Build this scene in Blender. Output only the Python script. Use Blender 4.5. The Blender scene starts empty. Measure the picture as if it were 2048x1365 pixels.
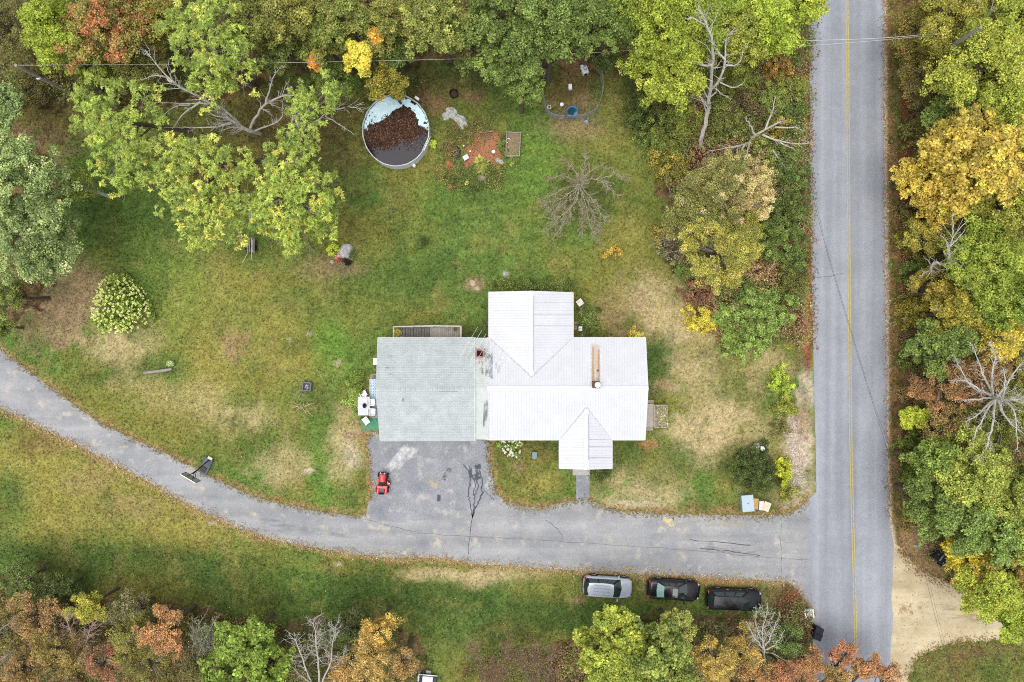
import bpy, bmesh, math, random
import numpy as np
from mathutils import Vector, Matrix

# ------------------------------------------------------------------ camera, light, exposure
SC = bpy.context.scene
COL = SC.collection
H, S = 62.0, 22.0                       # camera height in metres, photo pixels per metre on the ground
def W(px, py, z=0.0):                   # photo pixel at height z -> world point
    k = (H - z) / H
    return Vector(((px - 1024) / S * k, -(py - 682.5) / S * k, z))
cam = bpy.data.objects.new('camera', bpy.data.cameras.new('camera'))
COL.objects.link(cam)
cam.location = (0, 0, H); cam.rotation_euler = (0, 0, 0)
cam.data.sensor_fit = 'HORIZONTAL'; cam.data.sensor_width = 36
cam.data.lens = 36 * H / (2048 / S)
cam.data.clip_end = 3000
SC.camera = cam

SUN_EL, SUN_AZ = math.radians(80), math.radians(235)
world = bpy.data.worlds.new('World'); SC.world = world
world.use_nodes = True
wn = world.node_tree; wn.nodes.clear()
sky = wn.nodes.new('ShaderNodeTexSky'); sky.sky_type = 'NISHITA'; sky.sun_disc = False
sky.sun_elevation = SUN_EL; sky.sun_rotation = SUN_AZ; sky.air_density = 1.0; sky.dust_density = 3.0
hs = wn.nodes.new('ShaderNodeHueSaturation'); hs.inputs['Saturation'].default_value = 0.32
bg = wn.nodes.new('ShaderNodeBackground'); bg.inputs['Strength'].default_value = 0.15
wo = wn.nodes.new('ShaderNodeOutputWorld')
wn.links.new(sky.outputs[0], hs.inputs['Color']); wn.links.new(hs.outputs[0], bg.inputs[0]); wn.links.new(bg.outputs[0], wo.inputs[0])
sd = bpy.data.lights.new('sun', 'SUN'); sd.energy = 0.9; sd.angle = math.radians(65); sd.color = (1.0, 0.965, 0.91)
sun = bpy.data.objects.new('sun', sd); COL.objects.link(sun)
_d = Vector((math.sin(SUN_AZ) * math.cos(SUN_EL), math.cos(SUN_AZ) * math.cos(SUN_EL), math.sin(SUN_EL)))
sun.rotation_euler = _d.to_track_quat('Z', 'Y').to_euler()
SC.view_settings.view_transform = 'Standard'; SC.view_settings.look = 'None'
SC.view_settings.exposure = 0.72; SC.view_settings.gamma = 1.0
SC.render.engine = 'CYCLES'
try:
    SC.cycles.max_bounces = 6; SC.cycles.diffuse_bounces = 3; SC.cycles.transparent_max_bounces = 12
    SC.cycles.use_denoising = False; SC.cycles.filter_width = 1.0
except Exception: pass

random.seed(5); RNG = np.random.default_rng(5)
R = random.uniform

# ------------------------------------------------------------------ helpers
def lin(c):
    return tuple(((v / 255) / 12.92 if v / 255 <= 0.04045 else ((v / 255 + 0.055) / 1.055) ** 2.4) for v in c)
def tag(o, label, cat, group=None, kind=None):
    o['label'] = label; o['category'] = cat
    if group: o['group'] = group
    if kind: o['kind'] = kind
    return o
def thing(name, label, cat, loc=(0, 0, 0), rz=0.0, group=None):
    o = bpy.data.objects.new(name, None); COL.objects.link(o)
    o.empty_display_size = 0.2
    o.location = loc; o.rotation_euler = (0, 0, rz)
    return tag(o, label, cat, group)

class MB:
    def __init__(s): s.v = []; s.f = []
    def add(s, vs, fs):
        n = len(s.v); s.v += [tuple(v) for v in vs]; s.f += [tuple(i + n for i in f) for f in fs]; return s
    def box(s, c, d, rz=0.0, tilt=None):
        x, y, z = d[0] / 2, d[1] / 2, d[2] / 2
        m = Matrix.Rotation(rz, 3, 'Z')
        if tilt: m = m @ Matrix.Rotation(tilt[0], 3, 'X') @ Matrix.Rotation(tilt[1], 3, 'Y')
        vs = [Vector(c) + m @ Vector((a * x, b * y, e * z)) for e in (-1, 1) for b in (-1, 1) for a in (-1, 1)]
        return s.add(vs, [(0, 2, 3, 1), (4, 5, 7, 6), (0, 1, 5, 4), (2, 6, 7, 3), (0, 4, 6, 2), (1, 3, 7, 5)])
    def bbox(s, c, d, b=0.02, rz=0.0):          # box with chamfered top edges
        x, y = d[0] / 2, d[1] / 2; z0, z1 = -d[2] / 2, d[2] / 2
        m = Matrix.Rotation(rz, 3, 'Z'); c = Vector(c)
        rings = []
        for (ex, ey, z) in ((x, y, z0), (x, y, z1 - b), (x - b, y - b, z1)):
            rings += [c + m @ Vector(p) for p in ((-ex, -ey, z), (ex, -ey, z), (ex, ey, z), (-ex, ey, z))]
        fs = [(3, 2, 1, 0), (8, 9, 10, 11)]
        for k in (0, 4):
            for i in range(4):
                j = (i + 1) % 4; fs.append((k + i, k + j, k + 4 + j, k + 4 + i))
        return s.add(rings, fs)
    def tube(s, pts, rad, n=6, cap=True):
        pts = [Vector(p) for p in pts]; base = len(s.v); m = len(pts)
        up = None
        for i, p in enumerate(pts):
            t = (pts[min(i + 1, m - 1)] - pts[max(i - 1, 0)])
            if t.length < 1e-6: t = Vector((0, 0, 1))
            t.normalize()
            if up is None: up = Vector((1, 0, 0)) if abs(t.x) < 0.8 else Vector((0, 1, 0))
            a = t.cross(up)
            if a.length < 1e-5: a = t.orthogonal()
            a.normalize(); b = t.cross(a); up = -b if False else up
            r = rad[i] if hasattr(rad, '__len__') else rad
            for k in range(n):
                an = 2 * math.pi * k / n
                s.v.append(tuple(p + a * (math.cos(an) * r) + b * (math.sin(an) * r)))
        for i in range(m - 1):
            for k in range(n):
                k2 = (k + 1) % n
                s.f.append((base + i * n + k, base + i * n + k2, base + (i + 1) * n + k2, base + (i + 1) * n + k))
        if cap:
            s.f.append(tuple(base + k for k in range(n))[::-1]); s.f.append(tuple(base + (m - 1) * n + k for k in range(n)))
        return s
    def lathe(s, c, prof, n=24, sx=1.0, sy=1.0, cap=True):  # prof: (r, z) pairs
        c = Vector(c); base = len(s.v)
        for (r, z) in prof:
            for k in range(n):
                a = 2 * math.pi * k / n
                s.v.append((c.x + r * sx * math.cos(a), c.y + r * sy * math.sin(a), c.z + z))
        for i in range(len(prof) - 1):
            for k in range(n):
                k2 = (k + 1) % n
                s.f.append((base + i * n + k, base + i * n + k2, base + (i + 1) * n + k2, base + (i + 1) * n + k))
        if cap and prof[0][0] > 1e-4: s.f.append(tuple(base + k for k in range(n))[::-1])
        if cap and prof[-1][0] > 1e-4: s.f.append(tuple(base + (len(prof) - 1) * n + k for k in range(n)))
        return s
    def slab(s, poly, t=0.1):
        poly = [Vector(p) for p in poly]; n = len(poly)
        vs = poly + [p - Vector((0, 0, t)) for p in poly]
        fs = [tuple(range(n)), tuple(range(n, 2 * n))[::-1]] + [(i, i + n, (i + 1) % n + n, (i + 1) % n) for i in range(n)]
        return s.add(vs, fs)
    def bar(s, a, b, w, h):                      # bar lying on the line a-b, top proud by h
        a, b = Vector(a), Vector(b); t = b - a
        sd_ = Vector((-t.y, t.x, 0))
        if sd_.length < 1e-6: sd_ = Vector((1, 0, 0))
        sd_.normalize(); sd_ *= w / 2; up = Vector((0, 0, h)); dn = Vector((0, 0, -0.03))
        vs = [a - sd_ + dn, a + sd_ + dn, b + sd_ + dn, b - sd_ + dn, a - sd_ * .6 + up, a + sd_ * .6 + up, b + sd_ * .6 + up, b - sd_ * .6 + up]
        return s.add(vs, [(3, 2, 1, 0), (4, 5, 6, 7), (0, 1, 5, 4), (1, 2, 6, 5), (2, 3, 7, 6), (3, 0, 4, 7)])
    def build(s, name, mat, parent=None, smooth=False, world=True):
        me = bpy.data.meshes.new(name)
        off = Vector((0, 0, 0))
        if parent is not None and world:
            q = parent
            while q is not None: off += q.location; q = q.parent
        me.from_pydata([(v[0] - off.x, v[1] - off.y, v[2] - off.z) for v in s.v], [], s.f)
        bm_ = bmesh.new(); bm_.from_mesh(me); bmesh.ops.recalc_face_normals(bm_, faces=bm_.faces); bm_.to_mesh(me); bm_.free()
        if smooth:
            for p in me.polygons: p.use_smooth = True
            try: me.set_sharp_from_angle(angle=math.radians(42))
            except Exception: pass
        me.materials.append(mat)
        o = bpy.data.objects.new(name, me); COL.objects.link(o)
        if parent is not None: o.parent = parent
        return o

def spline(pts, n=6):
    """Catmull-Rom through points (2-D or 3-D tuples)"""
    P = [np.array(p, float) for p in pts]; out = []
    P = [2 * P[0] - P[1]] + P + [2 * P[-1] - P[-2]]
    for i in range(1, len(P) - 2):
        for k in range(n):
            t = k / n; a, b, c, d = P[i - 1:i + 3]
            out.append(0.5 * (2 * b + (c - a) * t + (2 * a - 5 * b + 4 * c - d) * t * t + (3 * b - a - 3 * c + d) * t ** 3))
    out.append(P[-2]); return out

# ------------------------------------------------------------------ materials
MATS = {}
def mat(name, c, rough=0.8, var=0.12, scale=3.0, bump=0.0, metal=0.0, spec=0.3, c2=None, coords='Object', fine=0.0, coat=0.0):
    if name in MATS: return MATS[name]
    m = bpy.data.materials.new(name); m.use_nodes = True; nt = m.node_tree; N = nt.nodes; L = nt.links
    b = N['Principled BSDF']; b.inputs['Roughness'].default_value = rough; b.inputs['Metallic'].default_value = metal
    b.inputs['Specular IOR Level'].default_value = spec
    if coat: b.inputs['Coat Weight'].default_value = coat; b.inputs['Coat Roughness'].default_value = 0.05
    c = lin(c); c2_ = lin(c2) if c2 else tuple(v * (1 - var * 2) for v in c); c1_ = c if c2 else tuple(min(1, v * (1 + var)) for v in c)
    tc = N.new('ShaderNodeTexCoord'); nz = N.new('ShaderNodeTexNoise'); nz.inputs['Scale'].default_value = scale; nz.inputs['Detail'].default_value = 6
    nz.inputs['Roughness'].default_value = 0.65
    L.new(tc.outputs[coords], nz.inputs['Vector'])
    rp = N.new('ShaderNodeValToRGB'); rp.color_ramp.elements[0].position = 0.3; rp.color_ramp.elements[1].position = 0.7
    rp.color_ramp.elements[0].color = (*c2_, 1); rp.color_ramp.elements[1].color = (*c1_, 1)
    L.new(nz.outputs['Fac'], rp.inputs['Fac'])
    out = rp.outputs['Color']
    if fine > 0:
        n2 = N.new('ShaderNodeTexNoise'); n2.inputs['Scale'].default_value = scale * 14; n2.inputs['Detail'].default_value = 3
        L.new(tc.outputs[coords], n2.inputs['Vector'])
        mr = N.new('ShaderNodeMapRange'); mr.inputs['From Min'].default_value = 0.3; mr.inputs['From Max'].default_value = 0.7
        mr.inputs['To Min'].default_value = 1 - fine; mr.inputs['To Max'].default_value = 1 + fine
        L.new(n2.outputs['Fac'], mr.inputs['Value'])
        mx = N.new('ShaderNodeVectorMath'); mx.operation = 'SCALE'
        L.new(out, mx.inputs[0]); L.new(mr.outputs[0], mx.inputs['Scale']); out = mx.outputs[0]
    L.new(out, b.inputs['Base Color'])
    if bump > 0:
        bp = N.new('ShaderNodeBump'); bp.inputs['Strength'].default_value = bump; bp.inputs['Distance'].default_value = 0.03
        L.new(nz.outputs['Fac'], bp.inputs['Height']); L.new(bp.outputs[0], b.inputs['Normal'])
    MATS[name] = m; return m

def attr_mat(name, rough=0.9, spec=0.15, trans=0.0, fine=0.0, fscale=9.0, bump=0.0):
    m = bpy.data.materials.new(name); m.use_nodes = True; nt = m.node_tree; N = nt.nodes; L = nt.links
    b = N['Principled BSDF']; b.inputs['Roughness'].default_value = rough; b.inputs['Specular IOR Level'].default_value = spec
    at = N.new('ShaderNodeAttribute'); at.attribute_name = 'col'; out = at.outputs['Color']
    if fine > 0:
        tc = N.new('ShaderNodeTexCoord')
        for k, (sc, amt) in enumerate(((fscale, fine), (fscale * 3.7, fine * .8))):
            nz = N.new('ShaderNodeTexNoise'); nz.inputs['Scale'].default_value = sc; nz.inputs['Detail'].default_value = 4; nz.inputs['Roughness'].default_value = .7
            L.new(tc.outputs['Object'], nz.inputs['Vector'])
            mr = N.new('ShaderNodeMapRange'); mr.inputs['From Min'].default_value = .3; mr.inputs['From Max'].default_value = .7
            mr.inputs['To Min'].default_value = 1 - amt; mr.inputs['To Max'].default_value = 1 + amt; L.new(nz.outputs['Fac'], mr.inputs['Value'])
            mx = N.new('ShaderNodeVectorMath'); mx.operation = 'SCALE'; L.new(out, mx.inputs[0]); L.new(mr.outputs[0], mx.inputs['Scale']); out = mx.outputs[0]
        if bump > 0:
            bp = N.new('ShaderNodeBump'); bp.inputs['Strength'].default_value = bump; bp.inputs['Distance'].default_value = .05
            L.new(nz.outputs['Fac'], bp.inputs['Height']); L.new(bp.outputs[0], b.inputs['Normal'])
    L.new(out, b.inputs['Base Color'])
    if trans > 0:
        tr = N.new('ShaderNodeBsdfTranslucent'); L.new(out, tr.inputs['Color'])
        ms = N.new('ShaderNodeMixShader'); ms.inputs['Fac'].default_value = trans
        L.new(b.outputs[0], ms.inputs[1]); L.new(tr.outputs[0], ms.inputs[2]); L.new(ms.outputs[0], N['Material Output'].inputs['Surface'])
    MATS[name] = m; return m
M_LEAF = attr_mat('leaf', rough=0.6, spec=0.25, trans=0.36)
M_GROUND = attr_mat('ground', rough=1.0, spec=0.0, fine=0.40, fscale=4.0, bump=0.5)
M_BLADE = attr_mat('grass_blade', rough=0.8, spec=0.1, trans=0.2)

def stain_mat(name, c, scale=(1, 1, 1), lo=0.45, hi=0.7, amount=1.0, rough=0.8):
    m = bpy.data.materials.new(name); m.use_nodes = True; nt = m.node_tree; N = nt.nodes; L = nt.links
    b = N['Principled BSDF']; b.inputs['Base Color'].default_value = (*lin(c), 1); b.inputs['Roughness'].default_value = rough; b.inputs['Specular IOR Level'].default_value = .1
    tc = N.new('ShaderNodeTexCoord'); mp = N.new('ShaderNodeMapping'); mp.inputs['Scale'].default_value = scale
    nz = N.new('ShaderNodeTexNoise'); nz.inputs['Scale'].default_value = 1.0; nz.inputs['Detail'].default_value = 7; nz.inputs['Roughness'].default_value = .7
    L.new(tc.outputs['Object'], mp.inputs[0]); L.new(mp.outputs[0], nz.inputs['Vector'])
    at = N.new('ShaderNodeAttribute'); at.attribute_name = 'fade'
    ad = N.new('ShaderNodeMath'); ad.operation = 'ADD'; L.new(nz.outputs['Fac'], ad.inputs[0]); L.new(at.outputs['Fac'], ad.inputs[1])
    mr = N.new('ShaderNodeMapRange'); mr.inputs['From Min'].default_value = lo + .5; mr.inputs['From Max'].default_value = hi + .5
    mr.inputs['To Min'].default_value = 0; mr.inputs['To Max'].default_value = amount; L.new(ad.outputs[0], mr.inputs['Value'])
    t = N.new('ShaderNodeBsdfTransparent'); ms = N.new('ShaderNodeMixShader')
    L.new(mr.outputs[0], ms.inputs['Fac']); L.new(t.outputs[0], ms.inputs[1]); L.new(b.outputs[0], ms.inputs[2]); L.new(ms.outputs[0], N['Material Output'].inputs['Surface'])
    return m
def stain_sheet(name, m, p0, p1, p2, p3, parent=None, n=14, edge=0.22):
    """a soft-edged stained patch lying on a surface: four corner points"""
    p0, p1, p2, p3 = map(Vector, (p0, p1, p2, p3)); vs, fs, fade = [], [], []
    for j in range(n + 1):
        for i in range(n + 1):
            u, v = i / n, j / n
            vs.append(p0.lerp(p1, u).lerp(p3.lerp(p2, u), v)); d = min(u, 1 - u, v, 1 - v)
            fade.append(min(1.0, d / edge) * .6 - .1)
    for j in range(n):
        for i in range(n):
            a = j * (n + 1) + i; fs.append((a, a + 1, a + n + 2, a + n + 1))
    o = MB().add(vs, fs).build(name, m, parent)
    at = o.data.attributes.new('fade', 'FLOAT', 'POINT'); at.data.foreach_set('value', fade)
    return o

# ------------------------------------------------------------------ noise
_LAT = [np.random.default_rng(k).random((256, 256)) for k in range(8)]
def vnoise(x, y, seed=0):
    L_ = _LAT[seed % 8]; x = np.asarray(x) + seed * 17.3; y = np.asarray(y) + seed * 9.1
    xi = np.floor(x).astype(int); yi = np.floor(y).astype(int); fx = x - xi; fy = y - yi
    fx = fx * fx * (3 - 2 * fx); fy = fy * fy * (3 - 2 * fy)
    g = lambda a, b: L_[a & 255, b & 255]
    return (g(xi, yi) * (1 - fx) + g(xi + 1, yi) * fx) * (1 - fy) + (g(xi, yi + 1) * (1 - fx) + g(xi + 1, yi + 1) * fx) * fy
def fbm(x, y, sc, seed=0, o=4):
    t = 0; a = .5; tot = 0
    for k in range(o):
        t = t + a * vnoise(x * sc * 2 ** k, y * sc * 2 ** k, seed + k); tot += a; a *= .55
    return t / tot
def sstep(a, b, x):
    t = np.clip((x - a) / (b - a), 0, 1); return t * t * (3 - 2 * t)
def in_poly(px, py, poly):
    r = np.zeros(px.shape, bool); n = len(poly); j = n - 1
    for i in range(n):
        xi, yi = poly[i]; xj, yj = poly[j]
        c = ((yi > py) != (yj > py)) & (px < (xj - xi) * (py - yi) / (yj - yi + 1e-9) + xi); r ^= c; j = i
    return r
def dist_line(px, py, pl):
    d = np.full(px.shape, 1e9)
    for (x0, y0), (x1, y1) in zip(pl[:-1], pl[1:]):
        dx, dy = x1 - x0, y1 - y0; t = np.clip(((px - x0) * dx + (py - y0) * dy) / (dx * dx + dy * dy + 1e-9), 0, 1)
        d = np.minimum(d, np.hypot(px - x0 - t * dx, py - y0 - t * dy))
    return d

# ------------------------------------------------------------------ leaves
class Leaves:
    def __init__(s): s.P = []; s.D = []; s.N = []; s.L = []; s.Wd = []; s.C = []
    def add(s, P, D, N, L, Wd, C):
        s.P.append(P); s.D.append(D); s.N.append(N); s.L.append(L); s.Wd.append(Wd); s.C.append(C)
    def build(s, name, parent=None, m=None, off=None):
        P = np.concatenate(s.P); D = np.concatenate(s.D); N = np.concatenate(s.N); L = np.concatenate(s.L)[:, None]; Wd = np.concatenate(s.Wd)[:, None]; C = np.concatenate(s.C)
        if parent is not None: P = P - np.array(parent.location)
        D = D / (np.linalg.norm(D, axis=1, keepdims=True) + 1e-9)
        N = N - D * np.sum(N * D, 1, keepdims=True); N = N / (np.linalg.norm(N, axis=1, keepdims=True) + 1e-9)
        B = np.cross(D, N); n = len(P)
        V = np.empty((n, 4, 3))
        V[:, 0] = P - D * L * .5; V[:, 1] = P + B * Wd * .5 + N * Wd * .18; V[:, 2] = P + D * L * .5 - N * L * .1; V[:, 3] = P - B * Wd * .5 + N * Wd * .18
        me = bpy.data.meshes.new(name)
        me.vertices.add(4 * n); me.vertices.foreach_set('co', V.astype(np.float32).ravel())
        me.loops.add(4 * n); me.loops.foreach_set('vertex_index', np.arange(4 * n, dtype=np.int32))
        me.polygons.add(n); me.polygons.foreach_set('loop_start', np.arange(0, 4 * n, 4, dtype=np.int32))
        try: me.polygons.foreach_set('loop_total', np.full(n, 4, np.int32))
        except Exception: pass
        me.update(calc_edges=True)
        at = me.attributes.new('col', 'FLOAT_COLOR', 'POINT')
        cc = np.ones((n, 4, 4), np.float32); cc[:, :, :3] = np.clip(C, 0, 1)[:, None, :]
        at.data.foreach_set('color', cc.ravel())
        me.materials.append(m or M_LEAF)
        o = bpy.data.objects.new(name, me); COL.objects.link(o)
        if parent is not None: o.parent = parent
        return o
def unit(n, rng, zmin=-1.0):
    z = rng.uniform(zmin, 1, n); a = rng.uniform(0, 2 * np.pi, n); r = np.sqrt(1 - z * z)
    return np.stack([r * np.cos(a), r * np.sin(a), z], 1)
LEAF_GAIN = 1.72
def tone(c):                                     # keep foliage colours in the muted range of the place
    r, g, b = c
    if g > r: r = max(r, .87 * g); b = min(b, .48 * g) if b < .58 * g else b
    elif r > 1.12 * g: r, g, b = r - .10 * (r - g), g + .10 * (r - g), b + .08 * (r - b)
    return (r, g, b)
def leafc(c):
    c = tone(c)
    v = np.array(lin(c)); g = v @ np.array([.3, .6, .1]); return (v * .94 + g * .06) * LEAF_GAIN
def clumps(lv, C, rc, n, size, c1, c2, style, rng, spread=.27, c3=None, p3=0.0, flat=.7):
    """leaf clumps of radius rc round the points C"""
    M = len(C)
    if M == 0: return
    l1, l2 = leafc(c1), leafc(c2)
    tc = rng.uniform(0, 1, M); bc = 1 + .17 * rng.standard_normal(M); w3 = rng.random(M) < p3
    if style == 'f':
        q = 8; k = max(1, n // q)
        idx = np.repeat(np.arange(M), k)
        tw = C[idx] + unit(len(idx), rng, -.3) * (rc[idx] * rng.uniform(.3, 1.0, len(idx)))[:, None] * np.array([1, 1, flat])
        a0 = rng.uniform(0, 2 * np.pi, len(idx)); tilt = rng.standard_normal((len(idx), 2)) * .35
        id2 = np.repeat(np.arange(len(idx)), q); a = a0[id2] + np.tile(np.arange(q) * 2 * np.pi / q, len(idx)) + rng.normal(0, .2, len(id2))
        dz = tilt[id2, 0] * np.cos(a) + tilt[id2, 1] * np.sin(a) - rng.uniform(.1, .5, len(id2))
        D = np.stack([np.cos(a), np.sin(a), dz], 1); L = size * rng.uniform(.7, 1.25, len(id2))
        P = tw[id2] + D / np.linalg.norm(D, axis=1, keepdims=True) * (L * .5)[:, None]
        Nn = np.stack([dz * -np.cos(a), dz * -np.sin(a), np.ones(len(a))], 1); ci = idx[id2]; Wd = L * rng.uniform(.26, .42, len(L))
    else:
        ci = np.repeat(np.arange(M), n); u = unit(len(ci), rng, -.55)
        P = C[ci] + u * (rc[ci] * rng.random(len(ci)) ** .45)[:, None] * np.array([1, 1, flat])
        Nn = u * .8 + np.array([0, 0, .75]) + rng.standard_normal((len(ci), 3)) * .45
        D = rng.standard_normal((len(ci), 3)); D[:, 2] *= .5
        L = size * rng.uniform(.65, 1.35, len(ci)); Wd = L * rng.uniform(.55, .85, len(ci))
    t = np.clip(tc[ci] + rng.normal(0, .28, len(ci)), 0, 1)[:, None]
    col = l1 * (1 - t) + l2 * t
    if c3 is not None:
        f = (w3[ci] & (rng.random(len(ci)) < .75))[:, None]; col = np.where(f, leafc(c3), col)
    col = col * (bc[ci] * (1 + spread * rng.standard_normal(len(ci)))).clip(.4, 1.8)[:, None]
    lv.add(P, D, Nn, L, Wd, col)
# ------------------------------------------------------------------ ground colours (albedo, some painted shade, by photo position)
DRIVE_N = [(-90, 610), (-40, 660), (0, 697), (30, 722), (100, 774), (200, 845), (300, 893), (345, 914), (430, 958), (512, 994), (580, 1012), (650, 1024), (705, 1031), (733, 1028)]
PAD_L = [(741, 1000), (743, 980), (739, 930), (733, 885), (737, 868), (765, 860)]
PAD_R = [(976, 872), (978, 900), (981, 928), (986, 955), (991, 978), (994, 990)]
DRIVE_N2 = [(1006, 999), (1030, 1010), (1060, 1015), (1085, 1015), (1110, 1008), (1146, 1001), (1180, 1000), (1203, 1013), (1240, 1022), (1290, 1026), (1350, 1029), (1440, 1030), (1520, 1031), (1565, 1030), (1592, 1021), (1606, 1008), (1617, 998)]
DRIVE_S = [(1630, 1236), (1618, 1222), (1606, 1200), (1596, 1184), (1580, 1166), (1540, 1162), (1440, 1157), (1330, 1150), (1180, 1143), (1100, 1139), (1000, 1131), (940, 1127), (900, 1119), (850, 1116), (780, 1115), (700, 1108), (620, 1095), (565, 1083), (512, 1069), (440, 1041), (380, 1011), (300, 966), (230, 930), (160, 893), (60, 845), (0, 816), (-60, 785), (-110, 755)]
ROAD_L = [(1600, -500), (1612, -100), (1617, 0), (1619, 200), (1621, 400), (1623, 560), (1626, 700), (1630, 850), (1632, 960), (1632, 984), (1617, 999), (1619, 1080), (1621, 1160), (1624, 1240), (1626, 1365), (1630, 1500), (1640, 1900)]
ROAD_R = [(1752, -500), (1764, -100), (1766, 0), (1768, 250), (1770, 500), (1773, 800), (1775, 950), (1779, 1050), (1787, 1085), (1786, 1130), (1783, 1200), (1786, 1230), (1782, 1300), (1778, 1365), (1782, 1500), (1792, 1900)]
SAND = [(1779, 1075), (1800, 1095), (1812, 1112), (1830, 1130), (1850, 1147), (1875, 1158), (1905, 1166), (1960, 1190), (2060, 1215), (2200, 1240), (2200, 1300), (2048, 1287), (1980, 1282), (1930, 1283), (1890, 1292), (1850, 1308), (1825, 1330), (1818, 1365), (1815, 1420), (1770, 1420)]
C_ = dict(G=(96, 116, 56), g=(102, 130, 57), D=(70, 92, 46), O=(116, 116, 58), Y=(142, 134, 70), T=(176, 158, 118), B=(96, 84, 52), b=(78, 66, 44), P=(150, 124, 98), W=(190, 174, 152), L=(120, 92, 70), r=(122, 74, 54), R=(182, 112, 84), M=(88, 98, 48))
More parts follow.
